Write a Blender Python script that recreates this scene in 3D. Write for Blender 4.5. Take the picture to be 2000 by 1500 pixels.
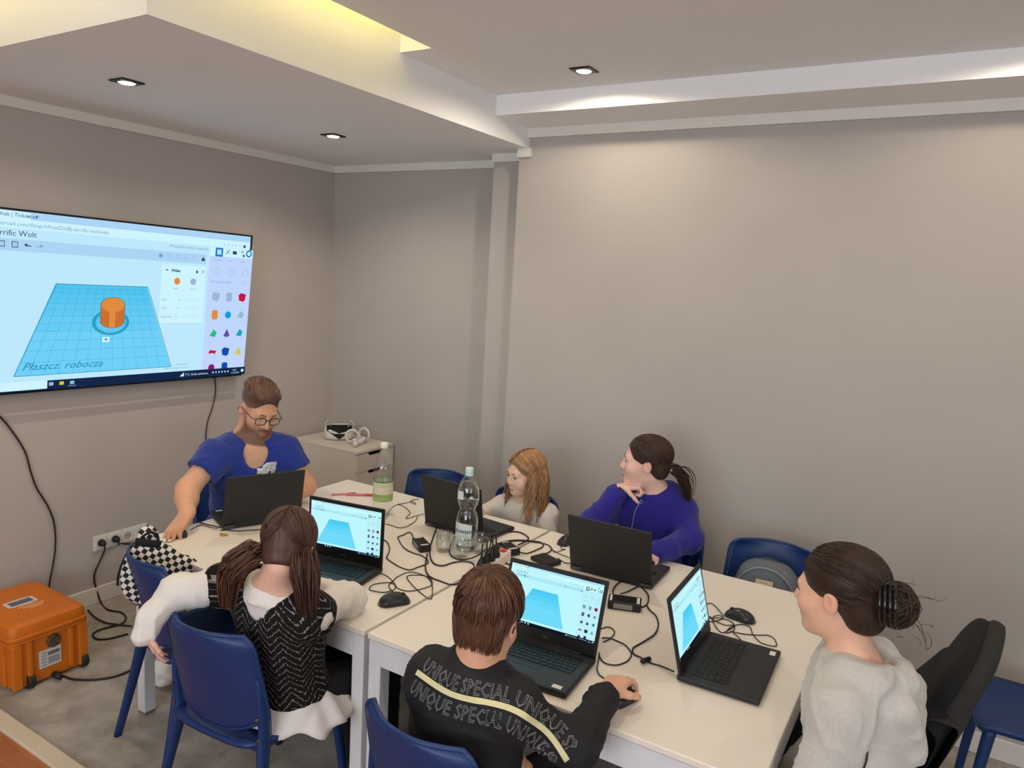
import bpy, bmesh, math, random
import numpy as np
from mathutils import Vector, Matrix, Euler
from mathutils.bvhtree import BVHTree

random.seed(7)
RNG = np.random.default_rng(11)
for o in list(bpy.data.objects):
    bpy.data.objects.remove(o, do_unlink=True)
scene = bpy.context.scene
COL = scene.collection

# ------------------------------------------------------------------ camera
cam_data = bpy.data.cameras.new('camera')
cam_data.sensor_fit = 'HORIZONTAL'
cam_data.sensor_width = 36.0
cam_data.lens = 25.956
cam_data.clip_start = 0.05
cam = bpy.data.objects.new('camera', cam_data)
COL.objects.link(cam)
cam.matrix_world = Matrix(((0.852014, -0.121723, 0.509171, 0.0),
                           (0.520583, 0.094137, -0.848606, 0.0),
                           (0.055364, 0.988090, 0.143573, 1.855),
                           (0, 0, 0, 1)))
scene.camera = cam

# ------------------------------------------------------------------ world, daylight, exposure
world = bpy.data.worlds.new('world')
scene.world = world
world.use_nodes = True
world.node_tree.nodes['Background'].inputs[0].default_value = (0.80, 0.88, 1.0, 1)
world.node_tree.nodes['Background'].inputs[1].default_value = 0.45

def area_light(name, loc, rot, sx, sy, power, color):
    ld = bpy.data.lights.new(name, 'AREA')
    ld.shape = 'RECTANGLE'; ld.size = sx; ld.size_y = sy
    ld.energy = power; ld.color = color
    o = bpy.data.objects.new(name, ld)
    COL.objects.link(o); o.location = loc; o.rotation_euler = rot
    return o
# daylight that falls through the two windows of the hall behind the photographer
area_light('window_daylight', (-0.3, -3.30, 1.75), (math.radians(90), 0, 0), 3.4, 1.7, 108, (0.86, 0.93, 1.0))
area_light('window_daylight', (3.55, -0.6, 1.75), (math.radians(90), 0, math.radians(90)), 3.0, 1.7, 34, (0.86, 0.93, 1.0))
SPOT_POWER = 31.0
SPOT_COLOR = (1.0, 0.85, 0.66)

scene.view_settings.view_transform = 'Standard'
scene.view_settings.look = 'None'
scene.view_settings.exposure = 0.0
scene.view_settings.gamma = 1.0
scene.view_settings.use_curve_mapping = False

# ------------------------------------------------------------------ materials
def lin(c):
    c = c / 255.0
    return c / 12.92 if c <= 0.04045 else ((c + 0.055) / 1.055) ** 2.4
def rgb(r, g, b):
    return (lin(r), lin(g), lin(b), 1.0)
MATS = {}
def mat(name, col, rough=0.5, var=0.0, vscale=20.0, bump=0.0, bscale=200.0, metal=0.0, spec=0.5,
        emit=None, estr=1.0, trans=0.0, ior=1.45, sheen=0.0, coat=0.0, stretch=None, attr=None, sss=0.0, alpha=1.0):
    if name in MATS:
        return MATS[name]
    m = bpy.data.materials.new(name); m.use_nodes = True
    nt = m.node_tree; b = nt.nodes['Principled BSDF']
    b.inputs['Base Color'].default_value = col
    b.inputs['Roughness'].default_value = rough
    b.inputs['Metallic'].default_value = metal
    b.inputs['Specular IOR Level'].default_value = spec
    b.inputs['IOR'].default_value = ior
    b.inputs['Transmission Weight'].default_value = trans
    b.inputs['Sheen Weight'].default_value = sheen
    b.inputs['Coat Weight'].default_value = coat
    b.inputs['Alpha'].default_value = alpha
    if sss:
        b.inputs['Subsurface Weight'].default_value = sss
        b.inputs['Subsurface Radius'].default_value = (0.012, 0.004, 0.002)
    if emit:
        b.inputs['Emission Color'].default_value = emit
        b.inputs['Emission Strength'].default_value = estr
    tc = None
    if var or bump:
        tc = nt.nodes.new('ShaderNodeTexCoord'); mp = nt.nodes.new('ShaderNodeMapping')
        nt.links.new(tc.outputs['Object'], mp.inputs['Vector'])
        if stretch: mp.inputs['Scale'].default_value = stretch
    src = None
    if attr:
        a = nt.nodes.new('ShaderNodeAttribute'); a.attribute_name = attr
        src = a.outputs['Color']
    if var:
        n = nt.nodes.new('ShaderNodeTexNoise'); n.inputs['Scale'].default_value = vscale; n.inputs['Detail'].default_value = 5
        nt.links.new(mp.outputs['Vector'], n.inputs['Vector'])
        mr = nt.nodes.new('ShaderNodeMapRange')
        mr.inputs['From Min'].default_value = 0.25; mr.inputs['From Max'].default_value = 0.75
        mr.inputs['To Min'].default_value = 1 - var; mr.inputs['To Max'].default_value = 1 + var
        nt.links.new(n.outputs['Fac'], mr.inputs['Value'])
        mx = nt.nodes.new('ShaderNodeMix'); mx.data_type = 'RGBA'; mx.blend_type = 'MULTIPLY'
        mx.inputs[0].default_value = 1.0
        if src: nt.links.new(src, mx.inputs[6])
        else: mx.inputs[6].default_value = col
        nt.links.new(mr.outputs['Result'], mx.inputs[7])
        src = mx.outputs[2]
    if src: nt.links.new(src, b.inputs['Base Color'])
    if bump:
        n2 = nt.nodes.new('ShaderNodeTexNoise'); n2.inputs['Scale'].default_value = bscale; n2.inputs['Detail'].default_value = 3
        nt.links.new(mp.outputs['Vector'], n2.inputs['Vector'])
        bp = nt.nodes.new('ShaderNodeBump'); bp.inputs['Strength'].default_value = bump; bp.inputs['Distance'].default_value = 0.01
        nt.links.new(n2.outputs['Fac'], bp.inputs['Height']); nt.links.new(bp.outputs['Normal'], b.inputs['Normal'])
    MATS[name] = m
    return m
def emat(name, col, s=1.0):
    if name in MATS: return MATS[name]
    m = bpy.data.materials.new(name); m.use_nodes = True
    nt = m.node_tree; nt.nodes.clear()
    o = nt.nodes.new('ShaderNodeOutputMaterial'); e = nt.nodes.new('ShaderNodeEmission')
    e.inputs[0].default_value = col; e.inputs[1].default_value = s
    nt.links.new(e.outputs[0], o.inputs[0]); MATS[name] = m
    return m

# ------------------------------------------------------------------ object helpers
def tag(o, label=None, cat=None, group=None, kind=None):
    if label: o['label'] = label
    if cat: o['category'] = cat
    if group: o['group'] = group
    if kind: o['kind'] = kind
    return o
def empty(name, loc=(0, 0, 0), rz=0.0, rot=None):
    o = bpy.data.objects.new(name, None); COL.objects.link(o)
    o.empty_display_size = 0.05
    o.location = loc; o.rotation_euler = rot if rot else (0, 0, rz)
    return o
def obj(name, verts, faces, m, parent=None, smooth=False, loc=None, rot=None, bevel=0.0, bseg=2, mids=None, autos=None):
    me = bpy.data.meshes.new(name)
    me.from_pydata([tuple(v) for v in verts], [], [tuple(f) for f in faces])
    for mm in (m if isinstance(m, (list, tuple)) else [m]): me.materials.append(mm)
    if mids is not None: me.polygons.foreach_set('material_index', np.asarray(mids, dtype=np.int32))
    if smooth: me.polygons.foreach_set('use_smooth', np.ones(len(me.polygons), dtype=bool))
    if autos is not None:
        me.polygons.foreach_set('use_smooth', np.ones(len(me.polygons), dtype=bool)); me.set_sharp_from_angle(angle=math.radians(autos))
    me.update()
    o = bpy.data.objects.new(name, me); COL.objects.link(o)
    if parent is not None: o.parent = parent
    if loc is not None: o.location = loc
    if rot is not None: o.rotation_euler = rot
    if bevel:
        b = o.modifiers.new('bevel', 'BEVEL'); b.width = bevel; b.segments = bseg; b.limit_method = 'ANGLE'; b.angle_limit = math.radians(40)
    return o
def dup(o, parent=None, name=None):
    c = o.copy(); COL.objects.link(c); c.parent = parent
    for ch in list(o.children): dup(ch, c)
    return c

class MB:
    """collects simple solids into one mesh"""
    def __init__(s): s.v = []; s.f = []; s.m = []
    def add(s, v, f, mi=0):
        k = len(s.v); s.v += [tuple(p) for p in v]; s.f += [tuple(i + k for i in q) for q in f]; s.m += [mi] * len(f)
        return s
    def box(s, x0, x1, y0, y1, z0, z1, mi=0):
        return s.add([(x0, y0, z0), (x1, y0, z0), (x1, y1, z0), (x0, y1, z0), (x0, y0, z1), (x1, y0, z1), (x1, y1, z1), (x0, y1, z1)],
                     [(0, 3, 2, 1), (4, 5, 6, 7), (0, 1, 5, 4), (1, 2, 6, 5), (2, 3, 7, 6), (3, 0, 4, 7)], mi)
    def quad(s, a, b, c, d, mi=0): return s.add([a, b, c, d], [(0, 1, 2, 3)], mi)
    def prism(s, poly, z0, z1, mi=0):
        n = len(poly)
        v = [(p[0], p[1], z0) for p in poly] + [(p[0], p[1], z1) for p in poly]
        f = [tuple(range(n - 1, -1, -1)), tuple(range(n, 2 * n))] + [(i, (i + 1) % n, n + (i + 1) % n, n + i) for i in range(n)]
        return s.add(v, f, mi)
    def lathe(s, prof, n=24, c=(0, 0, 0), mi=0, capb=True, capt=True):
        v = []; f = []
        for r, z in prof:
            for i in range(n):
                a = 2 * math.pi * i / n
                v.append((c[0] + r * math.cos(a), c[1] + r * math.sin(a), c[2] + z))
        for j in range(len(prof) - 1):
            for i in range(n):
                i2 = (i + 1) % n
                f.append((j * n + i, j * n + i2, (j + 1) * n + i2, (j + 1) * n + i))
        if capb: f.append(tuple(range(n - 1, -1, -1)))
        if capt: f.append(tuple((len(prof) - 1) * n + i for i in range(n)))
        return s.add(v, f, mi)
    def tube(s, pts, r, n=8, mi=0, flat=1.0, up=None):
        v, f = tube(pts, r, n, flat, up); return s.add(v, f, mi)
    def cyl(s, a, b, r, n=16, mi=0, r2=None):
        return s.tube([a, b], [r, r if r2 is None else r2], n, mi)
    def build(s, name, m, parent=None, **k):
        return obj(name, s.v, s.f, m, parent, mids=(s.m if isinstance(m, (list, tuple)) else None), **k)

def tube(pts, r, n=8, flat=1.0, up=None):
    P = np.asarray(pts, float); L = len(P)
    rr = np.full(L, r, float) if np.isscalar(r) else np.asarray(r, float)
    T = np.gradient(P, axis=0); T /= np.maximum(np.linalg.norm(T, axis=1, keepdims=True), 1e-9)
    u = np.array([0, 0, 1.0]) if up is None else np.asarray(up, float)
    if abs(T[0] @ u) > 0.9 and up is None: u = np.array([1.0, 0, 0])
    N = np.zeros_like(P); nrm = u - T[0] * (u @ T[0]); nrm /= np.linalg.norm(nrm) + 1e-12; N[0] = nrm
    for i in range(1, L):
        w = N[i - 1] - T[i] * (N[i - 1] @ T[i]); N[i] = w / (np.linalg.norm(w) + 1e-12)
    B = np.cross(T, N); a = np.arange(n) * 2 * math.pi / n
    V = P[:, None, :] + rr[:, None, None] * (np.cos(a)[None, :, None] * N[:, None, :] * flat + np.sin(a)[None, :, None] * B[:, None, :])
    V = V.reshape(-1, 3); f = []
    for j in range(L - 1):
        for i in range(n):
            i2 = (i + 1) % n; f.append((j * n + i, j * n + i2, (j + 1) * n + i2, (j + 1) * n + i))
    f.append(tuple(range(n - 1, -1, -1))); f.append(tuple((L - 1) * n + i for i in range(n)))
    return V.tolist(), f
def spline(pts, k=8, closed=False):
    """Catmull-Rom through points of any dimension"""
    P = np.asarray(pts, float); n = len(P); out = []
    for i in range(n - 1 if not closed else n):
        p0 = P[(i - 1) % n] if closed else P[max(i - 1, 0)]
        p1 = P[i % n]; p2 = P[(i + 1) % n]
        p3 = P[(i + 2) % n] if closed else P[min(i + 2, n - 1)]
        for t in np.arange(k) / k:
            out.append(0.5 * ((2 * p1) + (-p0 + p2) * t + (2 * p0 - 5 * p1 + 4 * p2 - p3) * t * t + (-p0 + 3 * p1 - 3 * p2 + p3) * t ** 3))
    if not closed: out.append(P[-1])
    return np.array(out)
def cable(name, pts, r, m, parent=None, k=8, n=6):
    v, f = tube(spline(pts, k), r, n)
    return obj(name, v, f, m, parent, smooth=True)
def text_mesh(s, size=1.0, bold=0.0, outline=0.0, shear=0.0, align='LEFT', res=2, space=1.0):
    """-> verts(n,2), faces of a flat text (or of its outline when outline>0)"""
    cu = bpy.data.curves.new('txt', 'FONT'); cu.body = s; cu.size = size; cu.shear = shear; cu.align_x = align
    cu.resolution_u = res; cu.space_character = space
    if bold: cu.offset = bold
    if outline: cu.fill_mode = 'NONE'; cu.bevel_depth = outline; cu.bevel_resolution = 0
    o = bpy.data.objects.new('txt', cu); COL.objects.link(o)
    dg = bpy.context.evaluated_depsgraph_get()
    me = bpy.data.meshes.new_from_object(o.evaluated_get(dg))
    v = np.array([tuple(x.co) for x in me.vertices]); f = [tuple(p.vertices) for p in me.polygons]
    bpy.data.objects.remove(o, do_unlink=True); bpy.data.meshes.remove(me); bpy.data.curves.remove(cu)
    return (v if len(v) else np.zeros((0, 3))), f
# ------------------------------------------------------------------ implicit modelling: smooth unions meshed by surface nets
def V3(*a): return np.array(a, float)
def norm(v): v = np.asarray(v, float); return v / (np.linalg.norm(v) + 1e-12)
def basis(fwd, up):
    """columns: right, forward, up"""
    f = norm(fwd); u = np.asarray(up, float); r = norm(np.cross(f, u)); u2 = np.cross(r, f)
    return np.stack([r, f, u2], 1)
class Cone:
    """tapered capsule; flat ends when cap=True"""
    def __init__(s, a, b, ra, rb=None, k=0.02, op='u', mat=0, cap=False, sq=None):
        s.a = np.asarray(a, float); s.b = np.asarray(b, float); s.ra = ra; s.rb = ra if rb is None else rb
        s.k = k; s.op = op; s.mat = mat; s.cap = cap; s.sq = sq   # sq: (axis, factor) flattening across the axis
    def bounds(s):
        r = max(s.ra, s.rb); return np.minimum(s.a, s.b) - r, np.maximum(s.a, s.b) + r
    def d(s, p):
        ab = s.b - s.a; L2 = ab @ ab + 1e-12; pa = p - s.a
        t = (pa @ ab) / L2; tc = np.clip(t, 0, 1)
        q = pa - tc[..., None] * ab
        if s.sq is not None:
            ax, fac = s.sq; ax = norm(ax); c = q @ ax; q = q + (c * (fac - 1))[..., None] * ax
        l = np.sqrt((q * q).sum(-1)); r = s.ra + (s.rb - s.ra) * tc
        if not s.cap: return l - r
        rad = pa - t[..., None] * ab
        if s.sq is not None: rad = rad + ((rad @ ax) * (fac - 1))[..., None] * ax
        dr = np.sqrt((rad * rad).sum(-1)) - (s.ra + (s.rb - s.ra) * tc)
        de = (np.abs(t - 0.5) - 0.5) * math.sqrt(L2)
        return np.maximum(dr, de)
class Ell:
    def __init__(s, c, r, B=None, k=0.02, op='u', mat=0, e=2.0):
        s.c = np.asarray(c, float); s.r = np.asarray(r, float); s.B = np.eye(3) if B is None else np.asarray(B, float)
        s.k = k; s.op = op; s.mat = mat; s.e = e
    def bounds(s):
        h = np.sqrt(((s.B * s.r) ** 2).sum(1)) if s.e <= 2.0 else (np.abs(s.B) * s.r).sum(1)
        return s.c - h, s.c + h
    def d(s, p):
        q = (p - s.c) @ s.B
        if s.e == 2.0:
            k0 = np.sqrt(((q / s.r) ** 2).sum(-1)); k1 = np.sqrt(((q / s.r ** 2) ** 2).sum(-1)) + 1e-9
            return k0 * (k0 - 1) / k1
        k0 = (np.abs(q / s.r) ** s.e).sum(-1) ** (1 / s.e)
        return (k0 - 1) * s.r.min()
class Plane:
    """half space to subtract: removes the side the normal points to"""
    def __init__(s, c, n, k=0.004, box=None, mat=0): s.c = np.asarray(c, float); s.n = norm(n); s.k = k; s.op = 's'; s.box = box; s.mat = mat
    def bounds(s): return s.box if s.box else (V3(-99, -99, -99), V3(99, 99, 99))
    def d(s, p): return -((p - s.c) @ s.n)
def axis_coords(lo, hi, h, fine):
    out = [lo]
    while out[-1] < hi:
        x = out[-1]; hh = h
        for a, b, f in fine:
            if a <= x < b: hh = min(hh, f)
        out.append(x + hh)
    return np.array(out)
def sdf_mesh(prims, h=0.008, fine=(), warp=None, smooth=1):
    """fine: list of (lo, hi, h) boxes that get a finer grid. -> verts, quads, material index per vertex"""
    ups = [p for p in prims if p.op == 'u']
    lo = np.min([p.bounds()[0] for p in ups], 0) - 2.5 * h; hi = np.max([p.bounds()[1] for p in ups], 0) + 2.5 * h
    ax = [axis_coords(lo[i], hi[i], h, [(f[0][i], f[1][i], f[2]) for f in fine]) for i in range(3)]
    n = [len(a) for a in ax]
    D = np.full(n, 0.5, np.float32)
    for p in prims:
        bl, bh = p.bounds(); pad = p.k + 3.0 * h
        sl = []; ok = True
        for i in range(3):
            a = np.searchsorted(ax[i], bl[i] - pad); b = np.searchsorted(ax[i], bh[i] + pad)
            if b <= a: ok = False
            sl.append(slice(a, b))
        if not ok: continue
        sl = tuple(sl)
        g = np.stack(np.meshgrid(ax[0][sl[0]], ax[1][sl[1]], ax[2][sl[2]], indexing='ij'), -1)
        d = p.d(warp(g) if warp else g).astype(np.float32); o = D[sl]; k = max(p.k, 1e-5)
        if p.op == 'u':
            hh = np.maximum(k - np.abs(o - d), 0) / k; D[sl] = np.minimum(o, d) - hh * hh * k * 0.25
        else:
            d = -d; hh = np.maximum(k - np.abs(o - d), 0) / k; D[sl] = np.maximum(o, d) + hh * hh * k * 0.25
    S = D < 0
    nx, ny, nz = n
    cnt = np.zeros((nx - 1, ny - 1, nz - 1), np.int8)
    for i in (0, 1):
        for j in (0, 1):
            for k in (0, 1): cnt += S[i:nx - 1 + i, j:ny - 1 + j, k:nz - 1 + k]
    act = np.nonzero((cnt > 0) & (cnt < 8)); M = len(act[0])
    idx = np.full(cnt.shape, -1, np.int32); idx[act] = np.arange(M)
    I, J, K = act
    acc = np.zeros((M, 3)); w = np.zeros(M)
    X = [ax[0], ax[1], ax[2]]
    corners = [(i, j, k) for i in (0, 1) for j in (0, 1) for k in (0, 1)]
    val = {c: D[I + c[0], J + c[1], K + c[2]].astype(float) for c in corners}
    for c in corners:
        for a in range(3):
            if c[a] == 0:
                c2 = list(c); c2[a] = 1; c2 = tuple(c2)
                v0, v1 = val[c], val[c2]; m = (v0 < 0) != (v1 < 0)
                t = np.where(m, v0 / np.where(m, v0 - v1, 1), 0)
                p = [X[0][I + c[0]], X[1][J + c[1]], X[2][K + c[2]]]
                base = X[a][(I, J, K)[a] + 0]; nxt = X[a][(I, J, K)[a] + 1]
                p[a] = base + (nxt - base) * t
                acc += np.stack(p, 1) * m[:, None]; w += m
    P = acc / w[:, None]
    F = []
    def quads(mask, a, b, flip):
        q = np.stack([idx[x] for x in (a, b[0], b[1], b[2])], 1)
        return q
    # x edges
    for a in range(3):
        sA = [slice(1, -1)] * 3; sA[a] = slice(0, -1); sB = [slice(1, -1)] * 3; sB[a] = slice(1, None)
        A = S[tuple(sA)]; B = S[tuple(sB)]
        e = np.nonzero(A != B)
        if not len(e[0]): continue
        g = [e[0].copy(), e[1].copy(), e[2].copy()]
        u, v = [(1, 2), (2, 0), (0, 1)][a]
        for q in (u, v): g[q] = g[q] + 1
        def cell(du, dv):
            c = [x.copy() for x in g]; c[u] -= du; c[v] -= dv
            return idx[c[0], c[1], c[2]]
        q = np.stack([cell(1, 1), cell(0, 1), cell(0, 0), cell(1, 0)], 1)
        fl = ~A[e]
        q[fl] = q[fl][:, ::-1]
        F.append(q)
    F = np.concatenate(F)
    F = F[(F >= 0).all(1)]
    for _ in range(smooth):
        s = np.zeros_like(P); c = np.zeros(len(P))
        for a, b in ((0, 1), (1, 2), (2, 3), (3, 0)):
            np.add.at(s, F[:, a], P[F[:, b]]); np.add.at(s, F[:, b], P[F[:, a]]); np.add.at(c, F[:, a], 1); np.add.at(c, F[:, b], 1)
        P = 0.6 * P + 0.4 * s / np.maximum(c, 1)[:, None]
    md = np.full(len(P), 9.0); mi = np.zeros(len(P), np.int32)
    if any(p.mat for p in ups):
        for p in ups:
            d = p.d(P); m = d < md; md[m] = d[m]; mi[m] = p.mat
    return P, F, mi
def normals(P, F):
    n = np.cross(P[F[:, 2]] - P[F[:, 0]], P[F[:, 3]] - P[F[:, 1]]); N = np.zeros_like(P)
    for a in range(4): np.add.at(N, F[:, a], n)
    return N / (np.linalg.norm(N, axis=1, keepdims=True) + 1e-12)
def wave_noise(P, scale, seed=0, octs=3):
    """cheap smooth pseudo noise in -1..1 from warped sines"""
    r = np.random.default_rng(seed); out = np.zeros(len(P)); amp = 1.0; tot = 0
    for o in range(octs):
        w = r.normal(size=(3, 3)); w /= np.linalg.norm(w, axis=1, keepdims=True); ph = r.uniform(0, 6.28, 3); s = scale * 1.9 ** o
        a = np.sin(P @ w[0] * s + ph[0]); b = np.sin(P @ w[1] * s * 1.13 + ph[1] + 1.3 * a); c = np.sin(P @ w[2] * s * 0.91 + ph[2] + 1.3 * b)
        out += amp * (0.45 * b + 0.55 * c); tot += amp; amp *= 0.5
    return out / tot
def mesh_np(name, P, F, m, parent=None, mi=None, smooth=True, color=None):
    me = bpy.data.meshes.new(name); nf = len(F); k = F.shape[1]
    me.vertices.add(len(P)); me.vertices.foreach_set('co', np.ascontiguousarray(P, np.float32).ravel())
    me.loops.add(nf * k); me.loops.foreach_set('vertex_index', np.ascontiguousarray(F, np.int32).ravel())
    me.polygons.add(nf); me.polygons.foreach_set('loop_start', np.arange(0, nf * k, k, dtype=np.int32))
    ms = m if isinstance(m, (list, tuple)) else [m]
    for q in ms: me.materials.append(q)
    if mi is not None and len(ms) > 1: me.polygons.foreach_set('material_index', np.ascontiguousarray(mi[F[:, 0]] if len(mi) == len(P) else mi, np.int32))
    if smooth: me.polygons.foreach_set('use_smooth', np.ones(nf, bool))
    if color is not None:
        at = me.color_attributes.new('tint', 'FLOAT_COLOR', 'POINT')
        c4 = np.ones((len(P), 4), np.float32); c4[:, :3] = color; at.data.foreach_set('color', c4.ravel())
    me.update(calc_edges=True); me.validate()
    o = bpy.data.objects.new(name, me); COL.objects.link(o)
    if parent is not None: o.parent = parent
    return o
def thin_glass(name, tint=(0.97, 0.99, 0.98, 1), refl=1.0):
    """thin clear wall: see-through with reflections that grow towards the rim"""
    m = bpy.data.materials.new(name); m.use_nodes = True; nt = m.node_tree; nt.nodes.clear()
    o = nt.nodes.new('ShaderNodeOutputMaterial'); mx = nt.nodes.new('ShaderNodeMixShader'); t = nt.nodes.new('ShaderNodeBsdfTransparent'); g = nt.nodes.new('ShaderNodeBsdfGlossy')
    lw = nt.nodes.new('ShaderNodeLayerWeight'); lw.inputs[0].default_value = 0.5; pw = nt.nodes.new('ShaderNodeMath'); pw.operation = 'POWER'; pw.inputs[1].default_value = 3.5
    ma = nt.nodes.new('ShaderNodeMath'); ma.operation = 'MULTIPLY_ADD'; ma.inputs[1].default_value = 0.75; ma.inputs[2].default_value = 0.08
    t.inputs[0].default_value = tint; g.inputs['Roughness'].default_value = 0.06; g.inputs['Color'].default_value = (refl, refl, refl, 1)
    nt.links.new(lw.outputs['Facing'], pw.inputs[0]); nt.links.new(pw.outputs[0], ma.inputs[0]); nt.links.new(ma.outputs[0], mx.inputs[0])
    nt.links.new(t.outputs[0], mx.inputs[1]); nt.links.new(g.outputs[0], mx.inputs[2]); nt.links.new(mx.outputs[0], o.inputs[0])
    return m
M_THIN = thin_glass('spectacle_lens')
# ------------------------------------------------------------------ the room shell
XL, YB, YR = -3.78, 3.485, 3.79      # TV wall, long wall, recessed wall
XR, YH, XH = 3.6, -3.4, -3.78        # right end of the room, back of the hall
ZC, ZS = 2.724, 2.53                 # ceilings: main, lowered part over the TV side
YT = 1.31                            # threshold between the hall and the carpet
m_wall = mat('wall_paint', rgb(180, 174, 168), 0.9, var=0.03, vscale=3, bump=0.04, bscale=350)
m_wall_l = mat('wall_paint_taupe', rgb(186, 177, 171), 0.9, var=0.03, vscale=3, bump=0.04, bscale=350)
m_ceil = mat('ceiling_paint', rgb(240, 240, 240), 0.92, var=0.02, vscale=2, bump=0.03, bscale=300)
m_trim = mat('trim_white', rgb(226, 222, 214), 0.5, var=0.02, vscale=8)

def struct(name, mb, m, parent=None, **k):
    o = mb.build(name, m, parent, **k)
    if parent is None: o['kind'] = 'structure'
    return o
T = 0.12
struct('wall_left', MB().box(XL - T, XL, YH - T, YR + T, 0, 2.95), m_wall_l)
struct('wall_back_recess', MB().box(XL, -2.36, YR, YR + T, 0, 2.95), m_wall)
struct('wall_back_pier', MB().box(-2.36, -2.125, 3.60, YR + T, 0, 2.95), m_wall)
struct('wall_back', MB().box(-2.125, XR + T, YB, YR + T, 0, 2.95), m_wall)
# the hall behind the photographer, with its windows
w = MB(); w.box(-3.78, -2.0, YH - T, YH, 0, 2.95).box(1.4, XR + T, YH - T, YH, 0, 2.95).box(-2.0, 1.4, YH - T, YH, 0, 0.9).box(-2.0, 1.4, YH - T, YH, 2.6, 2.95)
struct('wall_hall', w, m_wall)
w = MB(); w.box(XR, XR + T, YH, -2.1, 0, 2.95).box(XR, XR + T, 0.9, YB, 0, 2.95).box(XR, XR + T, -2.1, 0.9, 0, 0.9).box(XR, XR + T, -2.1, 0.9, 2.6, 2.95)
struct('wall_right', w, m_wall)
m_glass = mat('window_glass', (1, 1, 1, 1), 0.0, trans=1.0, ior=1.45)
for i, (a, b) in enumerate((((-2.0, 1.4), 'y'), ((-2.1, 0.9), 'x'))):
    fr = MB(); pn = []
    lo, hi = a; n = 3
    def put(mb, u0, u1, d0, d1, z0, z1):
        if b == 'y': mb.box(u0, u1, YH - T + d0, YH - T + d1, z0, z1)
        else: mb.box(XR + d0, XR + d1, u0, u1, z0, z1)
    for z0, z1 in ((0.9, 0.96), (2.54, 2.6)): put(fr, lo, hi, 0.02, 0.08, z0, z1)
    for q in range(n + 1):
        c = lo + (hi - lo) * q / n; put(fr, max(lo, c - 0.03), min(hi, c + 0.03), 0.02, 0.08, 0.96, 2.54)
    fo = struct('window_%d' % (i + 1), fr, m_trim)
    for q in range(n):
        g = MB(); put(g, lo + (hi - lo) * q / n + 0.03, lo + (hi - lo) * (q + 1) / n - 0.03, 0.045, 0.053, 0.96, 2.54)
        g.build('pane', m_glass, fo)

# carpet: short grey-beige pile
m_carpet = bpy.data.materials.new('carpet'); m_carpet.use_nodes = True
nt = m_carpet.node_tree; b = nt.nodes['Principled BSDF']; b.inputs['Roughness'].default_value = 1.0
b.inputs['Specular IOR Level'].default_value = 0.1; b.inputs['Sheen Weight'].default_value = 0.15
tc = nt.nodes.new('ShaderNodeTexCoord')
def noise(scale, detail=4, rough=0.6):
    n = nt.nodes.new('ShaderNodeTexNoise'); n.inputs['Scale'].default_value = scale; n.inputs['Detail'].default_value = detail
    n.inputs['Roughness'].default_value = rough; nt.links.new(tc.outputs['Object'], n.inputs['Vector']); return n
n1 = noise(7, 6, 0.65); n2 = noise(260, 3)
cr = nt.nodes.new('ShaderNodeValToRGB'); cr.color_ramp.elements[0].position = 0.33; cr.color_ramp.elements[1].position = 0.62
cr.color_ramp.elements[0].color = rgb(172, 161, 147); cr.color_ramp.elements[1].color = rgb(212, 203, 190)
nt.links.new(n1.outputs['Fac'], cr.inputs[0])
mx = nt.nodes.new('ShaderNodeMix'); mx.data_type = 'RGBA'; mx.blend_type = 'OVERLAY'; mx.inputs[0].default_value = 0.45
nt.links.new(cr.outputs[0], mx.inputs[6]); nt.links.new(n2.outputs['Color'], mx.inputs[7]); nt.links.new(mx.outputs[2], b.inputs['Base Color'])
bp = nt.nodes.new('ShaderNodeBump'); bp.inputs['Strength'].default_value = 0.9; bp.inputs['Distance'].default_value = 0.012
ad = nt.nodes.new('ShaderNodeMath'); nt.links.new(n1.outputs['Fac'], ad.inputs[0]); nt.links.new(n2.outputs['Fac'], ad.inputs[1])
nt.links.new(ad.outputs[0], bp.inputs['Height']); nt.links.new(bp.outputs['Normal'], b.inputs['Normal'])
v = [(XL, YT, 0), (XR, YT, 0), (XR, YR, 0), (XL, YR, 0), (XL, YT, -0.05), (XR, YT, -0.05), (XR, YR, -0.05), (XL, YR, -0.05)]
tag(obj('floor', v, [(0, 1, 2, 3), (7, 6, 5, 4), (0, 4, 5, 1), (1, 5, 6, 2), (2, 6, 7, 3), (3, 7, 4, 0)], m_carpet), kind='structure')
# warm wooden floor of the hall, board by board
m_woods = [mat('floor_board_%d' % i, c, 0.32, var=0.28, vscale=5, stretch=(1.2, 14, 14), bump=0.05, bscale=40, coat=0.15)
           for i, c in enumerate((rgb(160, 92, 50), rgb(148, 82, 42), rgb(170, 102, 58)))]
hall = struct('floor_hall', MB().box(XH, XR, YH, YT - 0.02, -0.06, -0.013), mat('floor_joint', rgb(70, 38, 22), 0.8))
y = YT - 0.035; row = 0
bw = 0.118
while y - bw > 0.2:
    x = XL + 0.002 - random.uniform(0, 0.6); n = 0
    while x < -0.2:
        x2 = x + random.uniform(0.7, 1.1)
        a, c = max(x, XL + 0.002), x2 - 0.002
        if c - a > 0.05:
            MB().box(a, c, y - bw + 0.0015, y - 0.0015, -0.012, 0.0).build('floor_board', random.choice(m_woods), hall, bevel=0.001, bseg=1)
        x = x2
    y -= bw; row += 1
MB().box(XL, XR, YH, y - 0.002, -0.012, 0).build('floor_board', m_woods[0], hall)
MB().box(-0.2, XR, y + 0.002, YT - 0.036, -0.012, 0).build('floor_board', m_woods[1], hall)
struct('trim_1', MB().box(XL, XR, 1.272, 1.338, -0.012, 0.012), mat('threshold', rgb(214, 200, 176), 0.4, var=0.03), bevel=0.005)

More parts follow.
